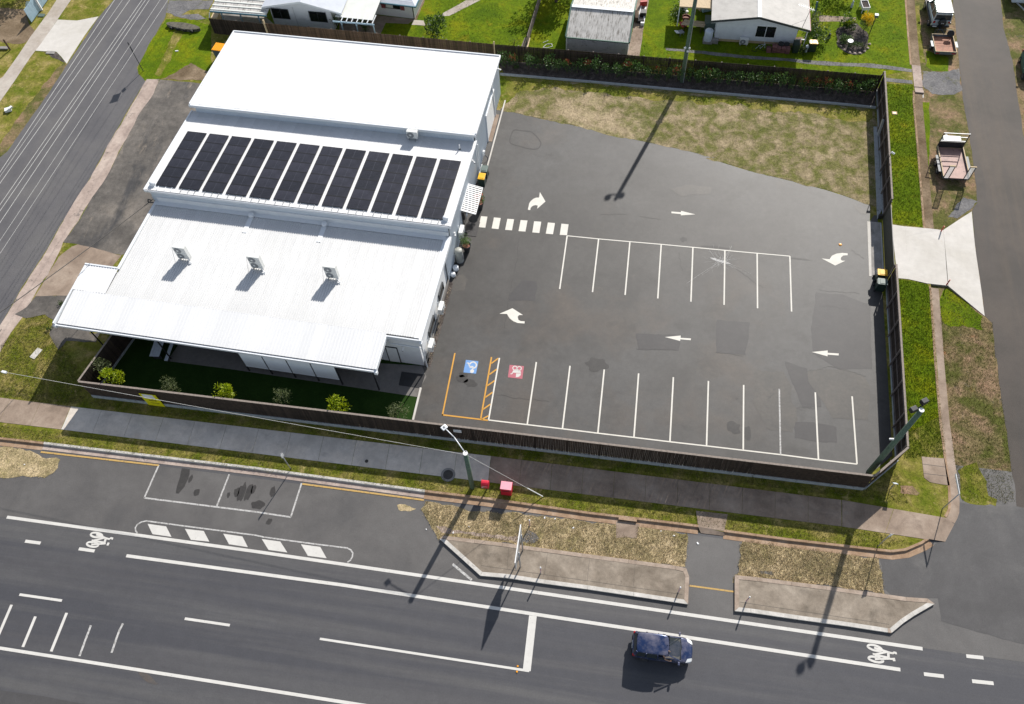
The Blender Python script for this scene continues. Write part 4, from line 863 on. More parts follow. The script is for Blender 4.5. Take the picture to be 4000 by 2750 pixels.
for u in (-27.88, -2.53): bpart(MB().bx(u - .12, u + .12, -3.02, -2.80, 3.22, 3.52), "rainwater_head", 'trim_white')
bpart(MB().bx(-.02, .20, -.12, .14, 3.18, 3.52), "rainwater_head", 'trim_white')
bpart(MB().tube([(.08, -.02, 3.2), (.10, -.04, 2.5), (.16, -.08, .1)], .055, 8).tube([(-2.4, .0, 2.75), (.05, -.02, 2.72)], .045, 8), "downpipe", 'trim_white')
# right wall: white plinth, windows
bpart(MB().bx(-.03, .01, .05, 8.1, 0, .35), "plinth", 'conc_dull')
def window(v0, v1, z0, z1):
    f = bpart(MB().bx(-.10, .02, v0 - .06, v0, z0 - .06, z1 + .06).bx(-.10, .02, v1, v1 + .06, z0 - .06, z1 + .06).bx(-.10, .018, v0, v1, z1, z1 + .06).bx(-.10, .018, v0, v1, z0 - .06, z0), "window", 'steel_dark')
    MB().bx(-.09, -.02, v0, v1, z0, z1).build("pane", M['glass_dark'], f)
window(5.5, 6.7, 1.0, 1.75); window(2.1, 3.6, .95, 1.65)
# front wall: door, blinds, verandah posts
dr = bpart(MB().bx(-2.9, -2.84, -.01, .06, 0, 2.2).bx(-2.0, -1.94, -.01, .06, 0, 2.2).bx(-2.84, -2.0, -.01, .06, 2.12, 2.2), "door", 'black')
MB().bx(-2.84, -2.0, .01, .045, .02, 2.12).build("leaf", M['white'], dr)
bpart(MB().bx(-2.62, -2.3, -.02, .04, 3.0, 3.08), "conduit_box", 'trim_white')
for u in (-13.46, -11.57, -9.68, -7.79, -5.90, -20.0, -25.5, -3.0):
    bpart(MB().bx(u - .04, u + .04, -2.62, -2.54, 0, 3.3), "verandah_post", 'black')
for k in range(4):
    u0 = -13.46 + k * 1.89
    bpart(MB().bx(u0 + .05, u0 + 1.84, -2.66, -2.645, .90, 3.26).bx(u0 + .05, u0 + 1.84, -2.675, -2.635, .86, .905), "verandah_blind", 'blind')
for k in range(5):
    u0 = -23.5 + k * 4.2
    f = bpart(MB().bx(u0, u0 + 2.2, .0, .06, .6, 2.3), "window", 'steel_dark'); MB().bx(u0 + .06, u0 + 2.14, -.01, .0, .66, 2.24).build("pane", M['glass_dark'], f)
# solar panels: eleven or so columns of six, resting on the middle roof
NP = 12
def mz(v): return 4.60 + (v - 10.15) * (4.02 - 4.60) / 9.85
nums = ["first", "second", "third", "fourth", "fifth", "sixth", "seventh", "eighth", "ninth", "tenth", "eleventh", "twelfth"]
pitch = (-1.90 + .52 - (-24.72 - .02)) / (NP - .0)
slope = math.atan2(4.02 - 4.60, 9.85)
pv = None
PW, PH = 1.76, 1.085
U0, U1 = -24.95, -2.36
rows = ["bottom", "second from bottom", "third from bottom", "third from top", "second from top", "top"]
for i in range(NP):
    u = U0 + (U1 - U0) * i / (NP - 1)
    for j in range(6):
        v = 10.68 + j * 1.103
        if pv is None:
            pv = empty("solar_panel")
            fr = MB().bx(0, PW, 0, .035, .05, .095).bx(0, PW, PH - .035, PH, .05, .095).bx(0, .035, .035, PH - .035, .05, .095).bx(PW - .035, PW, .035, PH - .035, .05, .095).build("frame", M['pv_frame'], pv)
            MB().bx(.035, PW - .035, .035, PH - .035, .06, .088).build("cell_sheet", M['pv_glass'], pv)
            mb = MB().bx(PW / 2 - .008, PW / 2 + .008, .04, PH - .04, .088, .090)
            for k in range(1, 6): mb.bx(.04, PW - .04, PH * k / 6 - .002, PH * k / 6 + .002, .088, .0895)
            mb.build("busbar", M['pv_line'], pv)
            o = pv
        else: o = copy_tree(pv)
        o.matrix_world = BMAT @ Matrix.Translation((u, v, mz(v) + .02)) @ Matrix.Rotation(slope, 4, 'X')
        tag(o, "black solar panel, %s of the %s column from the left" % (rows[j], nums[i]), "solar panel", "solar panels on the white middle roof")
        if j == 0:
            for k in (.25, .9, 1.45): MB().bx(k, k + .05, -.42, .05, .01, .052).build("rail_end", M['trim_white'], o)
# vents on the roofs
def vent(u, v, z, label, strip, grp):
    r = empty("roof_vent", B(u, v, z), BT, label, "vent", grp)
    MB().lathe([(.20, .0), (.20, .12), (.24, .12), (.25, .2), (.21, .29), (.1, .33), (.0, .335)], 16).build("cap", M['trim_white'], r, True)
    if strip: MB().bx(-.19, .19, -1.75, -.1, .03, .065).build("flashing", M['trim_white'], r)
    else: MB().bx(-.32, .32, -.3, .3, -.02, .03).build("flashing", M['trim_white'], r)
def fz(v): return ZF0 + (ZF1 - ZF0) * (v - .25) / 9.65
vl = ((-24.57,-3.70), (-18.32,-3.93))
def toB(p): q = BMAT.inverted() @ Vector((p[0], p[1], 0)); return q.x, q.y
for k, p in enumerate(vl):
    u, v = toB(p); vent(u, v, fz(v) + .03, ["round white roof vent on flashing strip, left one under middle roof eave", "round white roof vent on flashing strip, right one under middle roof eave"][k], True, "round vents on the front roof")
for k, p in enumerate(((-33.22,-2.26), (-8.38,-3.11))):
    u, v = toB(p); vent(u, v, mz(v) + .02, ["white dome vent on the front left corner of the solar panel roof", "white dome vent on the front right corner of the solar panel roof"][k], False, "dome vents on the middle roof")
vp = empty("vent_pipe", B(*toB((-8.78,4.89)), 4.05), BT, "thin white vent pipe standing on the middle roof by shed gutter", "vent pipe")
MB().cyl((0, 0, 0), (0, 0, .55), .05, .05, 10).build("pipe", M['white'], vp, True); MB().lathe([(.13, 0), (.06, .12)], 10).build("boot", M['black'], vp)
# air conditioners
def aircon(name, loc, rz, w, d, h, fans, label, grp, stand=.18, brackets=None):
    r = empty("air_conditioner", loc, rz, label, "air conditioner", grp)
    MB().box((0, 0, stand + h / 2), (w, d, h)).build("casing", M['ac_white'], r, bevel=.02)
    for k in range(fans):
        zc = stand + h * (k + .5) / fans; xc = -w * .14; R = min(w * .33, h / fans * .43)
        g = MB()
        g.cyl((xc, -d / 2 - .004, zc), (xc, -d / 2 - .03, zc), R, R * .97, 18)
        g.build("fan_grille", M['ac_grey'], r)
        MB().cyl((xc, -d / 2 - .03, zc), (xc, -d / 2 - .045, zc), R * .32, R * .3, 12).build("fan_hub", M['ac_white'], r)
    for s in (-1, 1): MB().bx(s * w * .36 - .03, s * w * .36 + .03, -d * .62, d * .62, 0, stand - .003).build("foot", M['galv'], r)
    return r
for k, p in enumerate(((-28.43,-8.82), (-22.31,-9.02), (-16.19,-9.24))):
    u, v = toB(p); z = fz(v) + .03
    r = aircon("", B(u, v + .22, z), BT, .98, .38, 1.38, 2, ["twin fan white air conditioner on front roof, leftmost of three", "twin fan white air conditioner on front roof, middle of three", "twin fan white air conditioner on front roof, rightmost of three"][k], "twin fan units on the front roof", .2)
    MB().tube([(.40, -.24, .35), (.48, -.34, .18), (.66, -.42, .06), (.58, -.5, .03), (.40, -.42, .03)], .035, 8).build("refrigerant_pipe", M['trim_white'], r, True)
    MB().tube([(-.49, -.18, 1.55), (-.62, -.62, .03)], .012, 5).build("stay", M['galv'], r)
p = toB((-12.97,4.77))
r = aircon("", B(p[0], 19.35, 4.13), BT, .92, .34, .72, 1, "single fan white air conditioner hung below the shed gutter on brackets", None, .22)
MB().bx(-.40, -.35, -.1, 1.55, .86, .90).bx(.35, .40, -.1, 1.55, .86, .90).build("hanging_bracket", M['white'], r)
for k, (u, v, z, lb) in enumerate(((.30, 12.2, 1.15, "white air conditioner on side wall above the hot water tank"), (.26, 4.75, .75, "white air conditioner on side wall between the two narrow windows"), (.26, 1.35, .65, "white air conditioner on side wall nearest the front corner"))):
    r = aircon("", B(u, v, z), BT + math.pi / 2, .88, .34, .64, 1, lb, "air conditioners on the side wall", .06)
    MB().bx(-.3, -.26, -.1, .30, -.02, .05).bx(.26, .3, -.1, .30, -.02, .05).bx(-.05, .0, .17, .22, .3, 1.1).build("wall_bracket", M['trim_white'], r)
# louvred awning
aw = empty("awning", B(.02, 15.0, 0), BT, "white louvred awning over the side door opposite the crossing", "awning")
n = 14
zi, zo = 2.55, 2.25
MB().bar((0, -1.45, zi), (1.22, -1.45, zo), .05, .07).bar((0, 1.45, zi), (1.22, 1.45, zo), .05, .07).bar((0.02, -1.45, zi), (.02, 1.45, zi), .05, .07).bar((1.24, -1.48, zo), (1.24, 1.48, zo), .05, .08).build("frame", M['white'], aw)
sl = None
for k in range(n):
    y = -1.34 + 2.68 * k / (n - 1)
    if sl is None:
        sl = o = MB().bar((.05, 0, zi - .01), (1.2, 0, zo - .01), .11, .012, (0, .2, 1)).build("slat", M['white'], aw)
    else:
        o = bpy.data.objects.new("slat", sl.data); COL.objects.link(o); o.parent = aw
    o.location = (0, y, 0)
MB().bar((.03, -1.40, 2.2), (1.1, -1.40, 2.2), .03, .05).bar((.03, 1.4, 2.2), (1.1, 1.4, 2.2), .03, .05).build("bracket", M['steel_dark'], aw)
sd = bpart(MB().bx(-.02, .04, 13.55, 14.75, .0, 2.15), "side_door", 'steel_dark')
MB().bx(.04, .05, 13.68, 14.62, .1, 2.05).build("pane", M['glass_dark'], sd)
MB().bar((.09, 14.55, .9), (.09, 14.55, 1.4), .03).build("handle", M['chrome'], sd)
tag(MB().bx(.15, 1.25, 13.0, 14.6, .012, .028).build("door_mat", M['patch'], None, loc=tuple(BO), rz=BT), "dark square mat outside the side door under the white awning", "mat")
# side wall bits
t = empty("hot_water_tank", B(.42, 10.35, 0), BT, "beige cylindrical hot water tank against the side wall", "water heater")
MB().lathe([(.31, .04), (.31, 1.36), (.29, 1.40), (.0, 1.43)], 18).build("cylinder", M['tank'], t, True)
MB().bx(.30, .325, -.14, .12, .35, .95).build("panel", M['ac_grey'], t)
MB().tube([(-.38, -.25, .1), (-.38, -.25, 1.0), (-.2, -.22, 1.1)], .02, 6).build("pipe", M['trim_white'], t)
MB().lathe([(.34, 0), (.34, .045)], 16).build("base", M['galv'], t)
g = empty("water_filter", B(.22, 8.95, 0), BT, "two white canisters low on the side wall behind the tank", "water filter")
MB().lathe([(.24, .15), (.25, .45), (.18, .52), (0, .53)], 14, (.1, .35, 0)).build("canister", M['trim_white'], g, True); MB().lathe([(.2, .05), (.2, .35), (.12, .4), (0, .41)], 14, (.0, -.25, 0)).build("canister", M['trim_white'], g, True)
h = empty("hose_reel", B(.16, 21.7, .9), BT, "white hose reel with blue tap beside the shed wall", "hose reel")
MB().cyl((-.06, 0, 0), (.1, 0, 0), .24, .24, 16).build("drum", M['white'], h); MB().cyl((.1, 0, 0), (.13, 0, 0), .12, .12, 12).build("hub", M['ac_grey'], h)
MB().tube([(.1, .0, -.3), (.25, .1, -.6), (.35, .05, -.85)], .03, 6).build("tap", M['car_blue'], h)
for (v, zt, lb) in ((19.9, 3.9, "tall white downpipe on the side wall by the hose reel"), (20.4, 3.2, "shorter white downpipe on the side wall beside the bins")):
    tag(MB().tube([(.07, v, zt), (.09, v - .05, zt - .3), (.09, v - .1, .12), (.22, v - .1, .06)], .05, 8).build("downpipe", M['trim_white'], None, loc=tuple(BO), rz=BT), lb, "downpipe", "white pipes on the side wall")
tag(MB().tube([(.12, 20.9, .25), (.12, 19.6, .22), (.3, 18.9, .2)], .05, 8).build("drain_pipe", M['white'], None, loc=tuple(BO), rz=BT), "white plastic drain pipe lying along the foot of the side wall", "pipe")
def camera_unit(name, loc, rz, label, grp="small security cameras"):
    r = empty("security_camera", loc, rz, label, "security camera", grp)
    MB().box((0, 0, 0), (.12, .12, .10)).build("mount", M['white'], r); MB().cyl((0, 0, -.02), (.28, 0, -.10), .065, .065, 10).build("housing", M['white'], r); MB().cyl((.28, 0, -.10), (.31, 0, -.11), .05, .05, 10).build("lens", M['black'], r)
camera_unit("", B(.10, 11.0, 2.75), BT - 1.2, "small white security camera on side wall at the roof step")
camera_unit("", B(.20, 29.0, 4.05), BT, "small white security camera at the rear corner of the shed roof")
camera_unit("", B(.12, 18.2, 3.55), BT - .7, "small white security camera on side wall above the bins")
camera_unit("", B(-1.35, -.06, 2.6), BT - 1.57, "small dark security camera on front wall above the mat")

# ------------------------------------------------------------------ fences
def fence(name, p, q, base, top, label, posts=2.4, side=1, cap=True, pal=.113, mat='timber', maxparts=300, sleepers=None, seed=1, z0=0.0, capmat='timber_cap', part_from=0):
    """palings on the side given by the normal * side, rails and posts on the other"""
    p, q = Vector(p), Vector(q); L = (q - p).length; t = (q - p) / L
    rz = math.atan2(t.y, t.x); r = random.Random(seed)
    root = empty(name, (p.x, p.y, z0), rz, label, "fence")
    n = int(L / pal); first = None; stuff = MB()
    for i in range(n):
        x = (i + .5) * pal; dz = r.uniform(-.015, .015); dy = r.uniform(-.004, .004)
        if part_from <= i < part_from + maxparts:
            if first is None: first = o = MB().box((0, 0, 0), (pal * .93, .018, top - base)).build("paling", M[mat], root)
            else:
                o = bpy.data.objects.new("paling", first.data); COL.objects.link(o); o.parent = root
            o.location = (x, -side * (.04 + dy), (top + base) / 2 + dz); o.rotation_euler = (0, r.uniform(-.006, .006), 0)
        else: stuff.box((x, -side * (.04 + dy), (top + base) / 2 + dz), (pal * .93, .018, top - base))
    if stuff.v: tag(stuff.build("palings", M[mat], root), kind='stuff')
    for z in (base + .25, (base + top) / 2, top - .28):
        MB().bx(0, L, side * -.028, side * .012, z - .035, z + .035).build("rail", M['timber_rail'], root)
    k = max(1, round(L / posts)); pm = None
    for i in range(k + 1):
        if pm is None: pm = o = MB().bx(-.05, .05, -.05, .05, base - .3, top - .02).build("post", M['timber_rail'], root)
        else:
            o = bpy.data.objects.new("post", pm.data); COL.objects.link(o); o.parent = root
        o.location = (min(max(L * i / k, .05), L - .05), side * .065, 0)
    if cap:
        for i in range(k):
            MB().bx(L * i / k + .004, L * (i + 1) / k - .004, -.07, .07, top + .012 + r.uniform(0, .008), top + .05).build("capping", M[capmat], root)
    if sleepers:
        for i in range(round(L / 2.3)):
            w = L / round(L / 2.3)
            MB().bx(i * w + .012, (i + 1) * w - .012, -.10 * side, .03 * side, -.10, sleepers + r.uniform(-.02, .015)).build("sleeper", M['sleeper'], root)
    return root
FY = -19.72
fence("front_fence", (-33.30, FY), (23.72, FY), .36, 2.36, "long dark timber paling fence on concrete sleepers along the front footpath", 2.3, 1, sleepers=.40, seed=1, part_from=110, pal=.12)
fence("corner_fence", (23.76, FY + .02), (26.12, -17.3), .36, 2.36, "short angled dark paling fence cutting the street corner", 1.7, 1, sleepers=.36, seed=2)
fence("side_fence", (26.08, -17.25), (26.60, -1.72), .12, 2.36, "dark paling fence with weathered capping between corner and gate", 2.6, 1, seed=3, sleepers=.14)
fence("side_fence", (26.86, 5.0), (27.42, 20.3), .10, 2.28, "dark paling fence with weathered capping between gate and hedge corner", 2.6, 1, seed=4, sleepers=.2)
fence("back_fence", (27.36, 20.22), (-8.60, 20.98), .02, 1.92, "dark back paling fence behind the photinia hedge", 2.4, -1, False, seed=5)
fence("back_fence", (-8.62, 20.98), (-32.06, 21.86), .02, 1.92, "brown back paling fence behind the shed and house", 2.4, -1, False, mat='timber_mid', seed=6)
fence("back_fence", (-32.1, 21.86), (-38.0, 22.12), .02, 1.85, "dark paling fence below the carport by the street", 2.4, -1, False, seed=7)
fence("yard_fence", (-33.34, FY + .03), (-31.2, -9.9), .10, 2.36, "dark timber fence at the west end of the shaded front yard", 2.4, 1, seed=8, sleepers=.2)
tag(MB().bar((-31.95, 21.75, .0), (-31.95, 21.75, 2.35), .14).build("corner_post", M['pale_timber']), "pale square timber post at the fence joint behind the shed", "post")
tag(MB().bar((-8.55, 20.85, .0), (-8.55, 20.85, 2.3), .10).build("corner_post", M['pale_timber']), "pale timber post in the back fence by the shed corner", "post")
tag(MB().tube([(-38.05, 22.3, 0), (-38.02, 22.3, 1.6), (-37.95, 22.6, 2.1)], .05, 8).build("carport_downpipe", M['trim_white']), "white downpipe at the street corner of the carport", "downpipe")
# ledge and motor along the sliding gate fence
tag(MB().prism([(26.84,15.55),(27.13,15.56),(26.85,5.83),(26.39,4.73)], 0, .10).build("gate_ledge", M['sleeper']), "pale concrete strip at the foot of the fence beside the gate", "ledge")
tag(MB().bar((*(27.13,14.43), .1), (*(27.12,14.85), 1.6), .30, .16, (1, 0, 0)).build("pole_bracing", M['galv']), "grey steel box standing against the side fence behind the lawn", "cabinet")
# sliding gate
gp, gq = Vector((26.60, -1.45)), Vector((26.84, 4.75)); gL = (gq - gp).length
gt = empty("sliding_gate", (gp.x, gp.y, 0), math.atan2((gq - gp).y, (gq - gp).x), "black steel sliding gate of thin upright bars across the car park entry", "gate")
MB().bx(0, gL, -.025, .025, .08, .14).bx(0, gL, -.025, .025, 1.93, 1.99).bx(0, .05, -.025, .025, .14, 1.93).bx(gL - .05, gL, -.025, .025, .14, 1.93).build("gate_frame", M['black'], gt)
bar0 = None
nb = int(gL / .16)
for k in range(1, nb):
    if bar0 is None: bar0 = o = MB().bx(-.02, .02, -.03, .03, .14, 1.93).build("gate_bar", M['steel_dark'], gt)
    else:
        o = bpy.data.objects.new("gate_bar", bar0.data); COL.objects.link(o); o.parent = gt
    o.location = (k * gL / nb, 0, 0)
tag(MB().bx(-.05, .05, -.05, .05, 0, 2.15).build("gate_post", M['white'], None, loc=(26.58, -1.68, 0)), "white post at the south end of the black gate", "post")
tag(MB().bx(-.05, .05, -.05, .05, 0, 2.15).build("gate_post", M['black'], None, loc=(26.85, 4.90, 0)), "black post at the north end of the black gate", "post")
tag(MB().box((0, 0, .22), (.28, .22, .4)).build("gate_motor", M['black'], None, loc=(*(26.59,4.89), 0)), "small black gate motor box by the north gate post", "motor")
sp = (27.25,8.57)
c = empty("security_camera", (26.95, 9.6, 0), 0, "white security camera on slim pole beside the side fence", "security camera", "pole cameras")
MB().cyl((0, 0, 0), (0, 0, 2.9), .035, .03, 8).build("pole", M['steel_dark'], c); MB().cyl((-.02, 0, 2.95), (.25, -.1, 2.86), .09, .08, 10).build("housing", M['white'], c)
# signs on the front fence
sg = empty("sale_board", (-28.06, FY - .14, 0), 0, "yellow sale board with white panel leaning on the front fence", "sign")
MB().bx(-.66, .66, -.02, .02, .02, 1.86).build("panel", M['sign_yellow'], sg)
MB().bx(-.46, .40, -.026, -.0215, 1.20, 1.84).build("white_panel", M['print_white'], sg)
MB().bx(-.6, -.5, .02, .06, -.05, 1.7).bx(.5, .6, .02, .06, -.05, 1.7).build("stake", M['steel_dark'], sg)
def text(s, size, name, mat, parent, loc, rot, ext=.002, align='CENTER'):
    cu = bpy.data.curves.new(name, 'FONT'); cu.body = s; cu.size = size; cu.extrude = ext; cu.align_x = align
    o = bpy.data.objects.new(name, cu); dg = bpy.context.evaluated_depsgraph_get()
    COL.objects.link(o); dg.update()
    me = bpy.data.meshes.new_from_object(o.evaluated_get(dg)); COL.objects.unlink(o); bpy.data.objects.remove(o)
    me.materials.clear(); me.materials.append(M[mat])
    t = bpy.data.objects.new(name, me); COL.objects.link(t); t.parent = parent; t.location = loc; t.rotation_euler = rot
    return t
HP = math.pi / 2
text("sale", .42, "lettering", 'print_black', sg, (.05, -.024, .82), (HP, 0, 0))
MB().bx(-.30, .30, -.029, -.0265, 1.27, 1.31).build("print_line", M['print_black'], sg)
MB().bx(-.28, .42, -.025, -.0205, .50, .54).bx(-.2, .36, -.025, -.0205, .38, .40).build("print_line", M['print_black'], sg)
pl = empty("fence_plate", (-4.66, FY - .06, 1.72), 0, "small white plate fixed to the front fence below the street lamp", "sign")
MB().bx(-.29, .29, -.012, .012, -.2, .2).build("plate", M['trim_white'], pl); MB().bx(-.24, .24, -.016, -.0125, -.02, .0).build("print_line", M['print_black'], pl)
tag(MB().box((0, 0, 0), (.02, .5, .55)).build("fence_notice", M['green_trim'], None, loc=(25.98, -16.2, 1.9)), "small green notice on the side fence near the corner pole", "sign")

# ------------------------------------------------------------------ houses behind
def plane_roof(name, a, b, c, d, mat, parent, k=0, t=.05, rib=None):
    """quad a-b (eave) d-c (ridge); split into k strips between the eave ends"""
    a, b, c, d = map(Vector, (a, b, c, d)); n = (b - a).cross(d - a).normalized() * t
    k = max(1, k)
    for i in range(k):
        s0, s1 = i / k, (i + 1) / k
        p = [a.lerp(b, s0), a.lerp(b, s1), d.lerp(c, s1), d.lerp(c, s0)]
        mb = MB().add([x - n for x in p] + [x for x in p], [(3, 2, 1, 0), (4, 5, 6, 7), (0, 1, 5, 4), (1, 2, 6, 5), (2, 3, 7, 6), (3, 0, 4, 7)])
        if rib:
            m = max(1, round((p[1] - p[0]).length / rib))
            for j in range(m):
                e0 = p[0].lerp(p[1], (j + .5) / m); e1 = p[3].lerp(p[2], (j + .5) / m)
                mb.bar(e0, e1, .035, .05, n.normalized())
        mb.build(name, mat, parent)
hr = empty("white_house", (16.2, 25.92, 0), 0, "white weatherboard house with weathered gable roof behind the hedge", "house")
X0, X1, D = -3.80, 3.84, 9.5
gz = 2.80
for k in range(14):
    z = .28 + k * .125
    MB().bx(X0, X1, -.02 + .006, .02, z, z + .119).build("weatherboard", M['house_white'], hr)
mb = MB()
def gwall(y): return [(X0, y, .1), (X1, y, .1), (X1, y, 1.96), (0.0, y, gz), (X0, y, 2.02)]
a, b = gwall(.02), gwall(D)
mb.add(a + b, [(0, 1, 2, 3, 4), (9, 8, 7, 6, 5), (0, 5, 6, 1), (1, 6, 7, 2), (2, 7, 8, 3), (3, 8, 9, 4), (4, 9, 5, 0)]); mb.build("wall", M['house_white'], hr)
for k in range(6):
    z = 2.04 + k * .125; hw = (gz - z) / (gz - 2.0)
    if hw > .05: MB().bx(X0 * hw, X1 * hw, -.014, .02, z, z + .119).build("weatherboard", M['house_white'], hr)
MB().bx(X0, X1, -.0, .03, .0, .26).build("base_board", M['pale_timber'], hr)
pk = (-.05, -.42, 3.26); pkb = (-.05, D + .4, 3.26)
plane_roof("roof_sheet", (-4.42, -.42, 2.54), (-4.42, D + .4, 2.54), pkb, pk, M['house_roof'], hr, 11, .04, .22)
plane_roof("roof_sheet", (4.86, D + .4, 2.14), (4.86, -.42, 2.14), pk, pkb, M['house_roof'], hr, 11, .04, .22)
MB().bar((-.05, -.45, 3.30), (-.05, D + .4, 3.30), .34, .05).build("ridge_cap", M['trim_white'], hr)
MB().bar((-4.42, -.45, 2.44), (-.05, -.45, 3.16), .03, .16).bar((-.05, -.45, 3.16), (4.86, -.45, 2.04), .03, .16).build("barge_board", M['steel_dark'], hr)
MB().bar((-4.40, -.40, 2.33), (-.05, -.40, 3.05), .04, .08).bar((-.05, -.40, 3.05), (4.80, -.40, 1.95), .04, .08).build("barge_trim", M['trim_white'], hr)
MB().bx(4.84, 4.94, -.45, D + .4, 2.02, 2.14).build("gutter", M['maroon'], hr)
w = MB().bx(-.04, 1.86, -.05, .0, .74, .80).bx(-.04, 1.86, -.05, .0, 2.0, 2.06).bx(-.04, .02, -.05, .0, .8, 2.0).bx(1.80, 1.86, -.05, 0, .8, 2.0).bx(.88, .94, -.05, 0, .8, 2.0).build("window", M['white'], hr)
MB().bx(.02, .88, -.03, -.01, .8, 2.0).build("pane", M['glass_dark'], w); MB().bx(.94, 1.80, -.03, -.01, .8, 2.0).build("pane", M['glass_dark'], w)
MB().tube([(-1.15, -.06, .75), (-1.1, -.06, 1.75)], .03, 6).build("pipe", M['house_white'], hr)
MB().bx(4.7, 4.78, -.1, -.02, .0, 2.0).bx(4.7, 4.78, 3.5, 3.58, 0, 2.0).build("porch_post", M['white'], hr)
MB().bx(3.9, 4.8, -.06, .0, .72, .82).build("porch_rail", M['white'], hr)
aircon("", (15.25, 25.62, 0), 0, .82, .32, .62, 1, "old boxy air conditioner outside the weatherboard house wall", None, .12)
an = empty("tv_antenna", (*(20.25,25.50), 2.35), 0, "television antenna on a tall mast over the house roof corner", "antenna")
MB().cyl((0, 0, 0), (.25, -.1, 2.2), .025, .02, 6).tube([(.12, -.05, 1.0), (-1.1, .1, .12)], .012, 4).build("mast", M['steel_dark'], an)
mb = MB().bar((-.9, .5, 2.15), (.6, -.3, 2.2), .03)
for k in range(8): mb.bar((-.8 + k * .17, .45 - k * .09 - .25, 2.18), (-.8 + k * .17 + .1, .45 - k * .09 + .25, 2.18), .014)
mb.build("elements", M['galv'], an)
# grey steel shed
sh = empty("garden_shed", (1.18, 23.08, 0), -.04, "grey steel garden shed with stained ribbed roof and green trim", "shed")
MB().bx(-3.0, 3.0, 0, 6.4, 0, 1.58).build("wall", M['shed_wall'], sh)
for k in range(22): MB().bx(-2.98 + k * .272, -2.98 + k * .272 + .16, -.03, -.001, .02, 1.58).build("cladding_rib", M['shed_wall'], sh)
MB().add([(-2.99, .02, 1.58), (-2.99, 6.4, 1.58), (-2.99, 3.25, 2.46), (2.99, .02, 1.58), (2.99, 6.4, 1.58), (2.99, 3.25, 2.46)], [(0, 2, 1), (3, 4, 5), (0, 3, 5, 2), (1, 2, 5, 4)]).build("gable", M['shed_wall'], sh)
plane_roof("roof_sheet", (-3.06, -.12, 1.60), (3.08, -.12, 1.60), (3.08, 3.25, 2.52), (-3.06, 3.25, 2.52), M['shed_roof'], sh, 8, .03, .19)
plane_roof("roof_sheet", (3.08, 6.6, 1.60), (-3.06, 6.6, 1.60), (-3.06, 3.25, 2.52), (3.08, 3.25, 2.52), M['shed_roof'], sh, 8, .03, .19)
MB().bar((-3.0, 3.25, 2.58), (3.02, 3.25, 2.58), .36, .04).build("ridge_cap", M['trim_white'], sh)
for x in (-3.08, 3.10): MB().bar((x, -.14, 1.60), (x, 3.25, 2.53), .12, .16).bar((x, 3.25, 2.53), (x, 6.6, 1.6), .12, .16).build("barge_trim", M['green_trim'], sh)
MB().bx(-3.1, 3.12, -.22, -.12, 1.52, 1.62).build("gutter", M['green_trim'], sh)
MB().bx(-3.05, -2.95, -.05, .0, 0, 1.58).build("corner_trim", M['trim_white'], sh)
# rendered house with patio and carport
hl = empty("rendered_house", (-28.6, 23.9, 0), -.03, "white rendered house with gable, patio roof and carport behind the shed", "house")
def wl(y): return [(-3.42, y, 0), (3.0, y, 0), (3.0, y, 2.3), (.25, y, 3.15), (-3.42, y, 2.40)]
a, b = wl(0), wl(8.5)
MB().add(a + b, [(0, 1, 2, 3, 4), (9, 8, 7, 6, 5), (0, 5, 6, 1), (1, 6, 7, 2), (2, 7, 8, 3), (3, 8, 9, 4), (4, 9, 5, 0)]).build("wall", M['wall_white'], hl)
plane_roof("roof_sheet", (-4.0, -.45, 2.44), (-4.0, 9, 2.44), (.25, 9, 3.42), (.25, -.45, 3.42), M['house_roof_blue'], hl, 10, .04, .25)
plane_roof("roof_sheet", (4.35, 9, 2.46), (4.35, -.45, 2.46), (.25, -.45, 3.42), (.25, 9, 3.42), M['house_roof_blue'], hl, 10, .04, .25)
MB().bar((-4.05, -.48, 2.38), (.25, -.48, 3.36), .04, .2).bar((.25, -.48, 3.36), (4.4, -.48, 2.38), .04, .2).build("barge_board", M['trim_white'], hl)
for x0, x1 in ((-3.35, -1.52), (.62, 2.46)):
    f = MB().bx(x0, x1, -.04, .0, .88, .95).bx(x0, x1, -.04, 0, 2.03, 2.10).bx(x0, x0 + .07, -.04, 0, .95, 2.03).bx(x1 - .07, x1, -.04, 0, .95, 2.03).bx((x0 + x1) / 2 - .03, (x0 + x1) / 2 + .03, -.04, 0, .95, 2.03).build("window", M['steel_dark'], hl)
    MB().bx(x0 + .07, (x0 + x1) / 2 - .03, -.025, -.005, .95, 2.03).build("pane", M['glass_dark'], f); MB().bx((x0 + x1) / 2 + .03, x1 - .07, -.025, -.005, .95, 2.03).build("pane", M['glass_dark'], f)
    MB().bx(x0 - .05, x1 + .05, -.06, -.04, 2.10, 2.15).build("window_head", M['trim_white'], hl)
MB().bx(-3.46, -3.38, -.03, .0, 0, 2.4).build("corner_trim", M['trim_white'], hl)
MB().tube([(-.9, -.03, 0), (-.95, -.03, 2.4)], .012, 5).build("conduit", M['ac_grey'], hl)
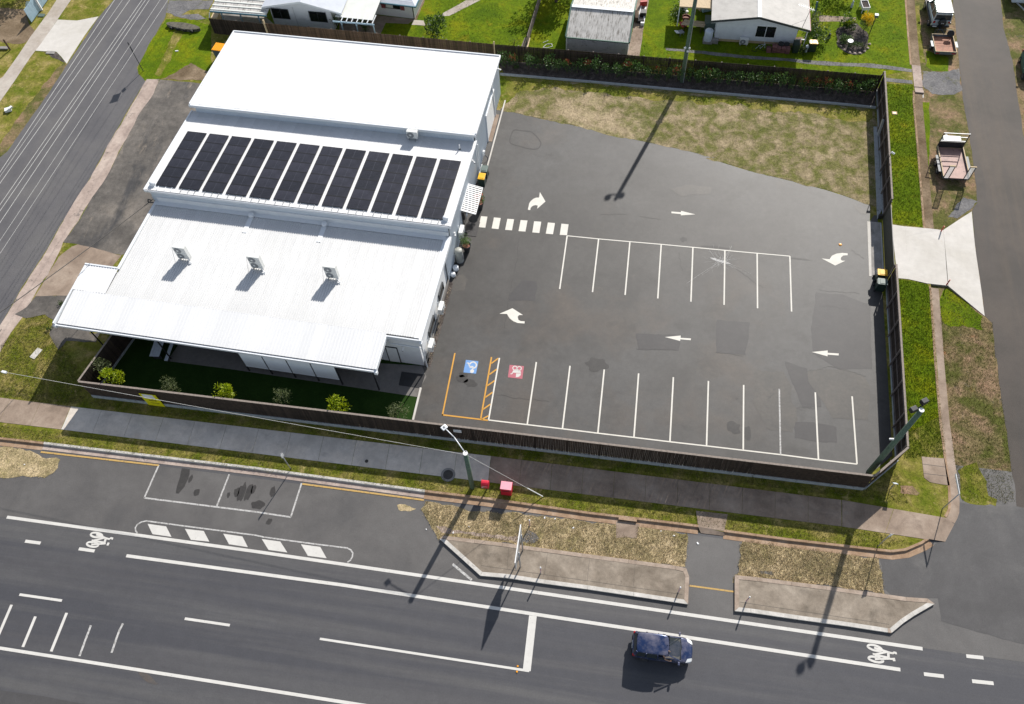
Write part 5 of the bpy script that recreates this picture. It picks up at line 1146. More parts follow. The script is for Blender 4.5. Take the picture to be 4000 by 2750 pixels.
# patio
pt = [(*(-24.92,23.12), 2.2), (*(-21.05,22.93), 2.2), (*(-20.88,25.79), 2.4), (*(-24.21,25.48), 2.4)]
inv = hl.matrix_basis.inverted() if False else Matrix.Translation((-28.6, 23.9, 0)) @ Matrix.Rotation(-.03, 4, 'Z')
iv = inv.inverted()
pt = [iv @ Vector(p) for p in pt]
e0, e1 = pt[0], pt[1]; bk = Vector((.25, 6.0, .35))
plane_roof("patio_roof_sheet", e0, e1, e1 + Vector((.15, 5.5, .35)), e0 + Vector((.15, 5.5, .35)), M['patio_roof'], hl, 5, .04, None)
bm_ = [iv @ Vector((*p, 2.12)) for p in ((-25.01,22.48), (-20.74,22.36))]
MB().bar(bm_[0], bm_[1], .09, .14).build("pergola_beam", M['blue_trim'], hl)
for k in range(7):
    t = .2 + k * .125; q = bm_[0].lerp(bm_[1], t) + Vector((0, 0, .09)); MB().bar(q, q + Vector((.05, 1.3, .02)), .06, .10).build("rafter", M['trim_white'], hl)
for t in (.2, .56, .97):
    q = bm_[0].lerp(bm_[1], t); MB().bar((q.x, q.y, 0), (q.x, q.y, 2.05), .10).build("patio_post", M['blue_trim'], hl)
# east wing with maroon shutters
wa, wb2 = iv @ Vector((*(-21.91,26.69), 0)), iv @ Vector((*(-17.82,26.34), 0))
wr = math.atan2((wb2 - wa).y, (wb2 - wa).x); Lw = (wb2 - wa).length
WM = Matrix.Translation(wa) @ Matrix.Rotation(wr, 4, 'Z')
def wpart(mb, name, mat, par=None):
    o = mb.build(name, M[mat], par or hl); 
    if par is None: o.matrix_local = WM
    return o
wpart(MB().bx(-3.0, Lw, 0, 6, 0, 2.0), "wing_wall", 'wall_white')
o = wpart(MB().add([(-3, -.5, 1.86), (Lw + .5, -.5, 1.86), (Lw + .5, 6.5, 1.86), (-3, 6.5, 1.86), (-.5, 3, 2.75), (Lw - 2.2, 3, 2.75)], [(0, 1, 5, 4), (1, 2, 5), (2, 3, 4, 5), (3, 0, 4)]), "wing_roof", 'house_roof_blue')
wpart(MB().bx(-3, Lw + .55, -.58, -.48, 1.78, 1.90).bx(Lw + .48, Lw + .58, -.48, 6.4, 1.78, 1.90), "wing_gutter", 'teal_trim')
f = wpart(MB().bx(1.15, 2.75, -.03, .0, .92, .99).bx(1.15, 2.75, -.03, 0, 1.72, 1.78).bx(1.15, 1.21, -.03, 0, .99, 1.72).bx(2.69, 2.75, -.03, 0, .99, 1.72), "window", 'steel_dark')
MB().bx(1.21, 1.95, -.02, -.005, .99, 1.72).build("curtained_pane", M['patio_roof'], f); MB().bx(1.95, 2.69, -.02, -.005, .99, 1.72).build("pane", M['glass_dark'], f)
wpart(MB().bx(.70, 1.12, -.05, 0, .88, 1.80), "shutter", 'maroon'); wpart(MB().bx(2.78, 3.18, -.05, 0, .88, 1.80), "shutter", 'maroon')
wpart(MB().bx(Lw - .06, Lw + .02, -.08, -.01, 0, 1.6), "downpipe", 'black')
# carport
cp = [iv @ Vector((*p, 2.15)) for p in ((-37.98,22.86), (-32.00,22.73))]
c0, c1 = cp
plane_roof("carport_roof_sheet", c0, c1, c1 + Vector((0, 5.5, .25)), c0 + Vector((0, 5.5, .25)), M['shed_roof'], hl, 1, .04, None)
for k in range(9):
    y = .25 + k * .6; MB().bar(c0 + Vector((0, y, .03 + y * .045)), c1 + Vector((0, y, .03 + y * .045)), .16, .05).build("carport_rib", M['patio_roof'], hl)
MB().bar(c0 + Vector((0, -.05, -.06)), c1 + Vector((0, -.05, -.06)), .08, .16).build("carport_gutter", M['teal_trim'], hl)
for t in (.16, .5, .82): q = c0.lerp(c1, t); MB().bar((q.x, q.y + .3, 0), (q.x, q.y + .3, 2.1), .11).build("carport_post", M['blue_trim'], hl)
MB().bar(c0 + Vector((0, .1, -.16)), c1 + Vector((0, .1, -.16)), .06, .14).build("carport_beam", M['blue_trim'], hl)
sheet("carport_floor", [(-38.35,25.30),(-36.25,25.34),(-33.43,25.12),(-32.08,23.99),(-35.97,24.04),(-38.87,24.08),(-38.86,25.09)], .003, M['conc_dull'])
tag(MB().box((0, 0, .3), (.7, .9, .6)).build("pale_box", M['pale_timber'], None, loc=(*(-38.45,24.22), 0)), "pale timber box standing under the carport edge", "box")
tag(MB().bx(-.3, 3.4, -1.6, 1.6, 2.25, 2.31).bx(-.3, 3.4, -1.65, -1.6, 2.2, 2.34).build("lean_to_roof", M['pale_timber'], None, loc=(9.0, 29.3, 0)), "timber edged lean-to roof beside the weatherboard house", "roof")
tag(MB().bx(-.05, .05, -.05, .05, 0, 2.25).build("lean_to_post", M['trim_white'], None, loc=(8.75, 27.8, 0)), "pale post holding up the timber lean-to roof", "post")
# far street corner: fence panel and bin
fp2 = empty("steel_fence", (*(-57.24,20.87), 0), 0, "blue grey steel sheet fence beside the far footpath", "fence")
q0, q1 = Vector((*(-58.17,21.82), 0)), Vector((*(-58.10,25.12), 0)); q1 = q0 + (q1 - q0).normalized() * 14
fp2.location = q0; d = q1 - q0
for k in range(10):
    a = d * (k / 10); b = d * ((k + 1) / 10); MB().bar((*a.xy, .85), (*(b - d.normalized() * .02).xy, .85), .04, 1.5, (0, 0, 1)).build("panel", M['blue_trim'], fp2)

# ------------------------------------------------------------------ vehicles
m_, nt_, b_ = _new("clear car glass")
b_.inputs["Base Color"].default_value = (.05, .06, .06, 1); b_.inputs["Roughness"].default_value = .06; b_.inputs["Alpha"].default_value = .42
M['car_clear'] = m_
def loft(mb, secs):
    """secs: list of cross sections (lists of 3D points, same count)"""
    n = len(secs[0]); vs = [p for s in secs for p in s]; fs = []
    for i in range(len(secs) - 1):
        for k in range(n - 1): fs.append((i * n + k, i * n + k + 1, (i + 1) * n + k + 1, (i + 1) * n + k))
    fs.append(tuple(range(n - 1, -1, -1))); fs.append(tuple((len(secs) - 1) * n + k for k in range(n)))
    return mb.add(vs, fs)
def wheel(root, x, y, r=.31, w=.20, side=1):
    t = MB().lathe([(r * .6, -w / 2), (r * .95, -w / 2), (r, -w * .3), (r, w * .3), (r * .95, w / 2), (r * .6, w / 2)], 20).build("tyre", M['rubber'], None, True)
    ww = empty("wheel", (x, y, r), 0, parent=root); t.parent = ww; t.rotation_euler = (HP, 0, 0)
    mb = MB().cyl((0, 0, w * .30), (0, 0, w * .46), r * .62, r * .60, 16)
    for k in range(5): mb.bar((0, 0, w * .48), (r * .55 * math.cos(k * 1.2566), r * .55 * math.sin(k * 1.2566), w * .48), r * .16, .02)
    h = mb.build("rim", M['chrome'], ww); h.rotation_euler = (HP if side < 0 else -HP, 0, 0)
    return ww
def hatchback(loc, rz, paint, label, cat="car", grp=None, driver=True):
    """heading +x, 3.75 m long; right-hand drive"""
    root = empty("parked_car" if not driver else "hatchback_car", loc, rz, label, cat, grp)
    st = [(-1.87, .60, .34, .80), (-1.82, .70, .26, .93), (-1.55, .785, .20, .97), (-1.0, .80, .20, .955), (0, .805, .20, .93), (.75, .80, .20, .92), (1.05, .79, .20, .915), (1.35, .765, .20, .865), (1.60, .71, .22, .78), (1.76, .60, .24, .70), (1.84, .42, .28, .63), (1.88, .20, .36, .56)]
    secs = []
    for x, w, z0, zt in st:
        c = .035 if x > .8 else .01
        half = [(w * .90, z0), (w, z0 + (zt - z0) * .35), (w * 1.0, z0 + (zt - z0) * .62), (w * .965, zt - .05), (w * .90, zt), (w * .45, zt + c)]
        secs.append([(x, -a, b) for a, b in half] + [(x, 0, zt + c * 1.2)] + [(x, a, b) for a, b in reversed(half)])
    body = loft(MB(), secs).build("body", paint, root, True)
    m = body.modifiers.new("sub", 'SUBSURF'); m.levels = 1; m.render_levels = 2
    # roof shell and pillars
    rs = []
    for x, w, z, dr in ((-1.66, .55, 1.405, .03), (-1.5, .60, 1.455, .03), (-1.0, .625, 1.495, .035), (-.3, .625, 1.505, .04), (.15, .60, 1.475, .04), (.32, .575, 1.44, .035)):
        rs.append([(x, -w, z - .055), (x, -w + .02, z - .02), (x, -w * .7, z), (x, 0, z + dr * .4), (x, w * .7, z), (x, w - .02, z - .02), (x, w, z - .055)])
    rf = loft(MB(), rs).build("roof", paint, root, True); m = rf.modifiers.new("sub", 'SUBSURF'); m.levels = 1; m.render_levels = 2
    pil = MB()
    for s in (-1, 1):
        for a, b, w in (((1.12, s * .70, .90), (.33, s * .565, 1.42), .06), ((-.28, s * .765, .93), (-.34, s * .62, 1.44), .09), ((-1.72, s * .70, .95), (-1.60, s * .55, 1.38), .15), ((-1.05, s * .765, .94), (-1.02, s * .62, 1.44), .05)):
            pil.bar(a, b, w, .05)
    pil.build("pillar", paint, root)
    gl = M['car_glass']
    for s in (-1, 1):
        front_open = driver and s < 0
        if not front_open:
            MB().face([(1.02, s * .735, .92), (.30, s * .60, 1.40), (-.30, s * .635, 1.43), (-.25, s * .775, .93)][::s]).build("side_window", gl, root)
        else:
            MB().face([(.78, s * .755, .92), (.40, s * .70, 1.10), (-.28, s * .72, 1.13), (-.25, s * .775, .93)][::s]).build("side_window", gl, root)
        MB().face([(-.30, s * .775, .93), (-.36, s * .635, 1.43), (-1.60, s * .58, 1.38), (-1.68, s * .74, .95)][::s]).build("side_window", gl, root)
    MB().add([(1.10, -.66, .925), (1.16, 0, .945), (1.10, .66, .925), (.33, .54, 1.435), (.36, 0, 1.465), (.33, -.54, 1.435)], [(0, 1, 4, 5), (1, 2, 3, 4)]).build("windscreen", M['car_clear'] if driver else gl, root, True)
    MB().face([(-1.80, -.64, .97), (-1.66, -.52, 1.39), (-1.66, .52, 1.39), (-1.80, .64, .97)][::-1]).build("rear_window", gl, root)
    for s in (-1, 1):
        MB().add([(1.52, s * .50, .815), (1.42, s * .735, .80), (1.80, s * .58, .645), (1.80, s * .40, .70), (1.86, s * .45, .56), (1.72, s * .69, .58)], [(0, 1, 2, 3), (3, 2, 5, 4), (1, 5, 2)] if s > 0 else [(3, 2, 1, 0), (4, 5, 2, 3), (2, 5, 1)]).build("headlight", M['lamp_clear'], root).location = (.012, s * .01, .018)
        MB().bx(-1.86, -1.68, s * .60, s * .745, .74, .96).build("tail_light", M['lamp_red'], root, bevel=.03)
        mr = MB().box((1.0, s * .90, .97), (.12, .20, .14)).bar((1.02, s * .76, .93), (1.0, s * .86, .96), .05).build("mirror", paint, root, bevel=.02)
        for x in (-1.15, 1.18): wheel(root, x, s * .72, side=s)
        MB().bar((.33, s * .60, .68), (.33, s * .813, .68), .02).bx(-.02, .16, s * .80, s * .825, .74, .77).build("door_handle", paint, root)
    MB().bar((1.14, -.62, .94), (1.06, .05, .975), .03, .02).bar((1.16, .0, .945), (1.08, .55, .965), .03, .02).build("wiper", M['black'], root)
    MB().bx(-1.90, -1.80, -.62, .62, .30, .42).build("bumper_strip", M['black'], root)
    MB().bx(-1.895, -1.87, -.25, .25, .55, .66).build("number_plate", M['white'], root)
    MB().cyl((.25, 0, 1.46), (.12, 0, 1.66), .012, .008, 6).build("aerial", M['black'], root)
    MB().bx(-.4, 1.05, -.62, .62, .80, .93).build("dashboard", M['dash'], root)
    for s in (-1, 1):
        MB().box((-.18, s * .34, 1.05), (.16, .42, .5)).build("seat", M['dash'], root, bevel=.04)
    MB().bx(-1.5, -.2, -.6, .6, .86, .97).build("parcel_shelf", M['black'], root)
    return root
hb = hatchback((10.63, -32.30, LOW + .012), 0.012, M['car_blue'], "small blue hatchback driving along the main road with driver's arm out")
# driver: head, torso and the arm resting on the sill
dv_ = empty("person", (10.63, -32.30, LOW + .012), 0.012, "driver in a light shirt with one arm resting out of the car window", "person")
def skin_body(name, verts, edges, radii, mat, parent, root=0, lv=1):
    me = bpy.data.meshes.new(name); me.from_pydata(verts, edges, []); me.update()
    o = bpy.data.objects.new(name, me); COL.objects.link(o); o.parent = parent
    bm = bmesh.new(); bm.from_mesh(me); lay = bm.verts.layers.skin.verify(); bm.verts.ensure_lookup_table()
    for v, r in zip(bm.verts, radii): v[lay].radius = (r, r); v[lay].use_root = v.index == root
    bm.to_mesh(me); bm.free()
    s = o.modifiers.new("skin", 'SKIN'); s.use_smooth_shade = True
    s2 = o.modifiers.new("sub", 'SUBSURF'); s2.levels = lv; s2.render_levels = lv
    me.materials.append(mat)
    return o
skin_body("body", [(-.02, -.34, .70), (.0, -.34, .95), (.02, -.34, 1.13), (.04, -.34, 1.22), (.07, -.34, 1.33), (.03, -.52, 1.12), (.16, -.74, .98), (.40, -.80, .97), (.50, -.79, .965), (.57, -.785, .955),
                   (.03, -.17, 1.10), (.25, -.16, .96), (.48, -.27, 1.0)],
          [(0, 1), (1, 2), (2, 3), (3, 4), (2, 5), (5, 6), (6, 7), (7, 8), (8, 9), (2, 10), (10, 11), (11, 12)], [.15, .16, .13, .055, .10, .07, .048, .038, .042, .03, .07, .045, .038], M['skin'], dv_)
MB().lathe([(.17, .62), (.19, .85), (.19, 1.03), (.12, 1.15), (.06, 1.18)], 14, (.0, -.34, 0)).build("shirt", M['cloth_light'], dv_, True)
MB().lathe([(.105, 1.31), (.115, 1.37), (.09, 1.43), (.0, 1.455)], 12, (.055, -.34, 0)).build("hair", M['bark'], dv_, True)
hatchback((41.55, 24.6, LOW), -HP - .05, M['green_trim'], "dark green car parked at the far verge by the frame edge", driver=False)
# four wheel drive
W4 = empty("off_road_car", (33.92, 29.66, LOW + .02), HP + .03, "silver white boxy off road car with roof rack and spare wheel", "car")
# local: heading +x, rear at x = 0
def bparts(mb, name, mat, par=None, **k): return mb.build(name, M[mat], par or W4, **k)
secs = []
for x, w, z0, z1 in ((.02, .80, .52, 1.10), (.12, .85, .48, 1.14), (2.6, .86, .48, 1.14), (2.9, .84, .48, 1.12), (3.9, .80, .5, 1.06), (4.1, .70, .55, .95)):
    secs.append([(x, -w, z0), (x, -w, z1 - .05), (x, -w + .05, z1), (x, 0, z1 + .02), (x, w - .05, z1), (x, w, z1 - .05), (x, w, z0)])
loft(MB(), secs).build("body", M['car_white'], W4)
secs = []
for x, w, z in ((.10, .74, 1.80), (.25, .76, 1.86), (2.2, .76, 1.88), (2.35, .73, 1.84)):
    secs.append([(x, -w, z - .12), (x, -w + .04, z), (x, w - .04, z), (x, w, z - .12)])
loft(MB(), secs).build("roof", M['car_white'], W4)
for s in (-1, 1):
    mb = MB()
    for a, b in (((.08, s * .80, 1.12), (.14, s * .73, 1.74)), ((1.2, s * .82, 1.12), (1.2, s * .74, 1.76)), ((2.75, s * .80, 1.12), (2.32, s * .72, 1.76))): mb.bar(a, b, .10, .07)
    mb.build("pillar", M['car_white'], W4)
    MB().face([(.14, s * .80, 1.13), (.18, s * .745, 1.73), (1.16, s * .755, 1.75), (1.16, s * .82, 1.13)][::-s]).build("side_window", M['car_glass'], W4)
    MB().face([(1.24, s * .82, 1.13), (1.24, s * .755, 1.75), (2.28, s * .745, 1.74), (2.62, s * .81, 1.13)][::-s]).build("side_window", M['car_glass'], W4)
    bparts(MB().bx(.15, 4.0, s * .86, s * 1.0, .60, .78), "wheel_flare", 'black', bevel=.04)
    for x in (.75, 3.3): wheel(W4, x, s * .82, .38, .25, s)
    bparts(MB().bx(-.02, .06, s * .60, s * .78, .86, 1.06), "tail_light", 'lamp_red')
    bparts(MB().box((2.75, s * 1.0, 1.2), (.12, .22, .2)), "mirror", 'black')
MB().face([(.06, -.74, 1.15), (.12, -.69, 1.72), (.12, .69, 1.72), (.06, .74, 1.15)]).build("rear_window", M['car_glass'], W4)
MB().face([(2.80, -.74, 1.14), (2.38, -.68, 1.75), (2.38, .68, 1.75), (2.80, .74, 1.14)][::-1]).build("windscreen", M['car_glass'], W4)
bparts(MB().bx(-.10, .04, -.84, .84, .42, .60), "rear_bumper", 'black', bevel=.03)
bparts(MB().bx(-.115, -.10, .34, .72, .50, .60), "number_plate", 'white')
sw = empty("spare_wheel", (-.03, -.02, 1.02), 0, parent=W4)
t = MB().lathe([(.0, -.13), (.34, -.13), (.37, -.08), (.37, .08), (.33, .13), (.0, .13)], 22).build("cover", M['black'], sw, True); t.rotation_euler = (0, -HP, 0); t.location = (-.12, 0, 0)
text("Jeep", .16, "lettering", 'print_white', sw, (-.262, 0, -.03), (HP, 0, -HP), .001)
rk = MB().bar((.05, -.72, 1.98), (2.4, -.72, 1.98), .05).bar((.05, .72, 1.98), (2.4, .72, 1.98), .05).bar((.05, -.72, 1.98), (.05, .72, 1.98), .05)
for x in (.3, 1.2, 2.1):
    for s in (-1, 1): rk.bar((x, s * .70, 1.86), (x, s * .72, 1.98), .04)
bparts(rk, "rack_frame", 'steel_dark')
for k in range(10): bparts(MB().bx(.12 + k * .235, .27 + k * .235, -.69, .69, 1.965, 1.99), "rack_slat", 'galv')
bparts(MB().bar((-.08, 0, .48), (-.42, 0, .48), .07), "tow_bar", 'steel_dark')
# box trailer behind it
T1_ = empty("box_trailer", (33.98, 26.98, LOW + .01), .03, "small grey box trailer with rusty tray and spare wheel", "trailer")
def tp(mb, name, mat, **k): return mb.build(name, M[mat], T1_, **k)
tp(MB().bx(-.92, .92, -1.22, 1.22, .42, .46), "tray_floor", 'rust')
for x in (-.95, .95): tp(MB().bx(x - .025, x + .025, -1.25, 1.25, .40, .70), "side_panel", 'trailer_grey')
for y in (-1.25, 1.25): tp(MB().bx(-.925, .925, y - .025, y + .025, .40, .70), "end_panel", 'trailer_grey')
tp(MB().bx(-.98, -.92, -1.28, 1.28, .70, .725).bx(.92, .98, -1.28, 1.28, .70, .725).bx(-.92, .92, -1.28, -1.22, .70, .725).bx(-.92, .92, 1.22, 1.28, .70, .725), "top_rail", 'pale_timber')
for k in range(3): tp(MB().bx(-.9, .9, .55 - k * .34, .565 - k * .34, .46, .472), "floor_rib", 'rust')
tp(MB().tube([(-.8, 1.25, .72), (-.72, 1.45, 1.05), (.8, 1.45, 1.05), (.88, 1.25, .72)], .022, 6), "headboard_rail", 'steel_dark')
tp(MB().bar((-.5, 1.27, .42), (0, 2.5, .45), .08).bar((.5, 1.27, .42), (0, 2.5, .45), .08), "drawbar", 'steel_dark')
for s in (-1, 1):
    wheel(T1_, s * 1.08, -.1, .30, .18, 1).rotation_euler = (0, 0, HP if s < 0 else -HP)
    tp(MB().bx(s * .985, s * 1.22, -.5, .3, .62, .66), "mudguard", 'trailer_grey')
sw = empty("spare_wheel", (.62, 1.02, .98), 0, parent=T1_); sw.rotation_euler = (.9, 0, -.1)
MB().lathe([(.18, -.09), (.30, -.09), (.325, -.05), (.325, .05), (.30, .09), (.18, .09)], 20).build("tyre", M['rubber'], sw, True); MB().cyl((0, 0, -.03), (0, 0, .05), .19, .18, 14).build("rim", M['steel_dark'], sw)
tp(MB().bx(-.9, -.55, -1.30, -1.275, .48, .58).bx(.55, .9, -1.30, -1.275, .48, .58), "tail_light", 'lamp_red')
# plant trailer
T2_ = empty("plant_trailer", (33.0, 11.35, LOW + .01), .035, "tandem axle plant trailer with worn pink deck and two raised ramps", "trailer")
def tq(mb, name, mat, **k): return mb.build(name, M[mat], T2_, **k)
tq(MB().bx(-1.02, 1.02, -1.70, 1.85, .56, .62), "deck", 'rust_pale')
for s in (-1, 1):
    tq(MB().bx(s * 1.03, s * 1.10, -1.72, 1.87, .55, .80), "side_rail", 'pale_timber' if False else 'trailer_grey')
    tq(MB().bx(s * 1.025, s * 1.105, -1.72, 1.87, .80, .815), "rail_top", 'conc_new' if False else 'pale_timber')
    for y in (-.62, .28): wheel(T2_, s * 1.22, y, .31, .2, 1).rotation_euler = (0, 0, HP if s < 0 else -HP)
    tq(MB().bx(s * 1.12, s * 1.36, -1.1, .8, .68, .72), "mudguard", 'steel_dark')
hd = MB().bar((-1.06, 1.88, .6), (-1.06, 1.88, 2.28), .06).bar((1.06, 1.88, .6), (1.06, 1.88, 2.28), .06)
tq(hd, "headboard_post", 'steel_dark')
for z in (2.26, 1.85, 1.40): tq(MB().bx(-1.09, 1.09, 1.855, 1.905, z - .03, z + .03), "headboard_bar", 'galv')
tq(MB().bx(-1.02, 1.02, 1.86, 1.90, .62, 1.30), "headboard_panel", 'black')
tq(MB().bx(-.72, .72, 2.05, 2.55, .95, 1.35), "tool_box", 'white')
tq(MB().bar((-.7, 1.9, .55), (0, 3.6, .5), .1).bar((.7, 1.9, .55), (0, 3.6, .5), .1), "drawbar", 'steel_dark')
tq(MB().cyl((-.35, 2.9, .5), (-.1, 2.9, .62), .33, .33, 16), "spare_tyre", 'rubber')
for x in (-.83, .82):
    rp = tq(MB().bx(x - .24, x - .19, -1.79, -1.72, .56, 2.08).bx(x + .19, x + .24, -1.79, -1.72, .56, 2.08), "ramp", 'steel_dark')
    for k in range(13): MB().bx(x - .19, x + .19, -1.785, -1.735, .66 + k * .112, .69 + k * .112).build("rung", M['ac_grey'], rp)
    MB().bx(x - .26, x + .26, -1.81, -1.70, 2.08, 2.12).build("foot", M['conc_new'] if False else M['pale_timber'], rp)
tq(MB().bx(-1.0, 1.0, -1.76, -1.71, .48, .56), "tail_bar", 'steel_dark')
# caravan front at the far corner
cv = empty("camper_trailer", (42.2, 34.0, LOW + .01), .0, "pale blue grey camper trailer with steel drawbar by the road", "trailer")
MB().bx(-1.0, 1.1, .0, 3.6, .45, 1.25).build("body", M['tarp'], cv, bevel=.05); MB().bx(-1.02, 1.12, -.02, 3.62, 1.27, 1.33).build("lid", M['blue_trim'], cv)
MB().bar((-.55, .0, .5), (.3, -1.7, .5), .09).bar((.9, 0, .5), (.3, -1.7, .5), .09).build("drawbar", M['galv'], cv); MB().bx(.1, .5, -.9, -.5, .5, .75).build("bottle_box", M['black'], cv)
for s in (-1.05, 1.15): wheel(cv, s, 1.6, .31, .2, 1).rotation_euler = (0, 0, HP if s < 0 else -HP)

# ------------------------------------------------------------------ poles, wires, signs
def pole(name, loc, h, r0, r1, label, cat="pole", lean=(0, 0), z0=0):
    p = empty(name, (loc[0], loc[1], z0), 0, label, cat)
    MB().cyl((0, 0, -.1), (lean[0], lean[1], h), r0, r1, 14).build("shaft", M['pole_green'], p, True)
    MB().cyl((lean[0], lean[1], h), (lean[0], lean[1], h + .04), r1 * 1.05, r1 * 1.05, 14).build("cap", M['white'], p)
    return p
sl_ = pole("street_light_pole", (-3.13, -23.16), 5.80, .17, .155, "green timber street light pole beside the red post boxes", "street light", (.02, .03))
MB().tube([(0, .1, 5.65), (-.85, .95, 6.02), (-1.5, 1.42, 6.15)], .035, 8).build("arm", M['trim_white'], sl_, True)
lm = MB().box((-1.62, 1.50, 6.18), (.40, .34, .10), .9).build("lamp_head", M['trim_white'], sl_, bevel=.04)
MB().box((-1.62, 1.50, 6.245), (.10, .14, .03), .9).build("photo_cell", M['ac_grey'], lm)
MB().box((.03, .16, 5.78), (.08, .10, .12)).build("bracket", M['trim_white'], sl_)
def cable(name, pts, r, mat, label, sag=0.0, n=14, grp=None, cat="cable"):
    o = []
    for a, b in zip(pts[:-1], pts[1:]):
        a, b = Vector(a), Vector(b)
        o += [a.lerp(b, k / n) - Vector((0, 0, sag * 4 * (k / n) * (1 - k / n))) for k in range(n)]
    o.append(Vector(pts[-1]))
    return tag(MB().tube(o, r, 5).build(name, M[mat]), label, cat, grp)
top = (-3.25, -23.13, 5.62)
far_ = (*(-36.67,-21.11), 5.5)
fx = Vector(top) + (Vector(far_) - Vector(top)) * 1.8
cable("overhead_wire", [top, far_, tuple(fx)], .013, 'cable', "pale overhead wire from the street light pole along the footpath", .05)
tag(MB().box((0, 0, 0), (.35, .16, .14), -.1).build("wire_clamp", M['trim_white'], None, loc=far_), "pale clamp on the overhead wire above the grass verge", "clamp")
gw = empty("guy_wire", (1.89, -23.19, 0), 0, "thin guy wire with white guard anchored in the grass verge", "guy wire")
d = Vector((-3.0, -23.15, 5.6)) - Vector((1.89, -23.19, 0))
MB().tube([(0, 0, 0), tuple(d)], .014, 5).build("wire", M['cable'], gw); MB().tube([(0, 0, .02), tuple(d * .215)], .035, 8).build("guard", M['white'], gw)
fl = pole("floodlight_pole", (24.22, -18.38), 9.55, .20, .15, "tall green pole with twin floodlights inside the fence corner", "light pole")
MB().bar((-.55, -.12, 9.40), (.30, .50, 9.48), .07).build("crossarm", M['steel_dark'], fl)
for x, y in ((-.52, -.08), (.16, .54)):
    MB().box((x, y, 9.68), (.42, .30, .34), .55).build("floodlight", M['black'], fl, bevel=.03)
MB().cyl((-.14, .02, 5.35), (-.42, .03, 5.28), .07, .07, 10).bar((-.05, 0, 5.4), (-.2, .02, 5.38), .06).build("camera", M['white'], fl)
MB().tube([(.17, -.08, .1), (.13, -.07, 9.2)], .02, 6).build("conduit", M['galv'], fl)
rp_ = pole("power_pole", (9.55, 19.75), 10.9, .19, .15, "tall green power pole standing in the photinia hedge", "pole")
MB().tube([(.17, -.1, 0), (.15, -.08, 7.5), (.13, -.08, 10.5)], .035, 8).build("conduit", M['galv'], rp_)
for x, y, z in ((-.25, -.12, 4.0), (.24, -.1, 4.0), (.1, -.22, 3.7)): MB().cyl((x * .4, y * .4, z), (x, y, z - .12), .10, .09, 10).build("camera", M['white'], rp_)
MB().bar((-.8, -.1, 10.5), (.5, .3, 10.7), .08).build("crossarm", M['steel_dark'], rp_)
for x, y in ((-.75, -.1), (.4, .25)): MB().box((x, y, 10.75), (.4, .3, .3), .4).build("floodlight", M['black'], rp_)
# conductors along the west street
wl_ = []
tops = [(-42.41,15.82),(-41.68,15.89),(-40.99,15.95),(-39.84,16.06),(-39.52,16.09),(-39.16,16.12),(-38.16,16.21),(-37.43,16.28)]
bots = [(-43.18,-5.36),(-42.96,-5.81),(-42.63,-6.47),(-41.60,-8.52),(-41.31,-9.10),(-40.77,-10.20),(-39.96,-11.82),(-39.39,-12.96)]
ords = ["westernmost", "second from west", "third from west", "fourth from west", "fifth from west", "sixth from west", "second from east", "easternmost"]
for k, (a, b) in enumerate(zip(tops, bots)):
    a, b = Vector((*a, 8.2)), Vector((*b, 8.2)); d = b - a
    cable("power_line", [tuple(a - d * .8), tuple(b + d * .5)], .016 if k not in (1, 6, 7) else .011, 'cable', "pale overhead conductor above the west street, %s of eight" % ords[k], 0.0, 3, "overhead conductors above the west street", "power line")
cable("service_cable", [B(-25.3, 9.9, 3.7), (*(-38.38,-16.97), 6.6)], .03, 'cable_dark', "dark service cable running from the building corner over the street", .1)
tag(MB().tube([B(-25.5, 9.95, 3.5), B(-25.75, 9.9, 3.65), B(-25.8, 9.8, 3.4), B(-25.4, 9.9, 3.3)], .05, 6).build("cable_bracket", M['steel_dark']), "dark cable bracket on the west corner of the building", "bracket")
# signs and bollards
def sign_post(loc, h, plate, label, z0=0, rz=0, grp=None, mat='galv', pz=None):
    s = empty("street_sign", (loc[0], loc[1], z0), rz, label, "sign", grp)
    MB().cyl((0, 0, 0), (0, 0, h), .034, .034, 8).build("post", M[mat], s, True)
    w, hh = plate; z = (pz or h) - hh / 2
    MB().box((0, -.045, z), (w, .02, hh)).build("plate", M['galv'], s); MB().box((0, -.058, z), (w * .86, .006, hh * .88)).build("face", M['white'], s)
    return s
sign_post((-16.38, -23.51), 2.66, (.30, .46), "small kerbside sign on grey post beside the marked parking bays", 0, HP * .9)
sign_post((24.42, -23.69), 2.5, (.36, .46), "small kerbside sign on grey post on the rounded street corner", 0, .5)
ns = empty("street_name_sign", (28.88, -20.45, 0), 0, "slim street name sign on tall post at the corner gutter", "sign")
MB().cyl((0, 0, -.15), (0, 0, 2.75), .036, .036, 8).build("post", M['galv'], ns, True); MB().bar((-.02, -.05, 2.78), (-.10, 1.35, 2.80), .03, .17).build("blade", M['trim_white'], ns)
bs = empty("low_sign", (*(25.55,-19.43), 0), 0, "low silver blue plate on a short post by the fence corner", "sign")
MB().cyl((0, 0, 0), (0, 0, .95), .03, .03, 8).build("post", M['galv'], bs); MB().box((.0, .0, .95), (.30, .03, .42), .7, Matrix.Rotation(.6, 3, 'X')).build("plate", M['tarp'], bs)
wsn = empty("warning_sign", (-43.35, 15.9, 0), 0, "diamond warning sign seen edge on beside the west street", "sign")
MB().cyl((0, 0, 0), (-.05, .1, 3.4), .035, .035, 8).build("post", M['steel_dark'], wsn)
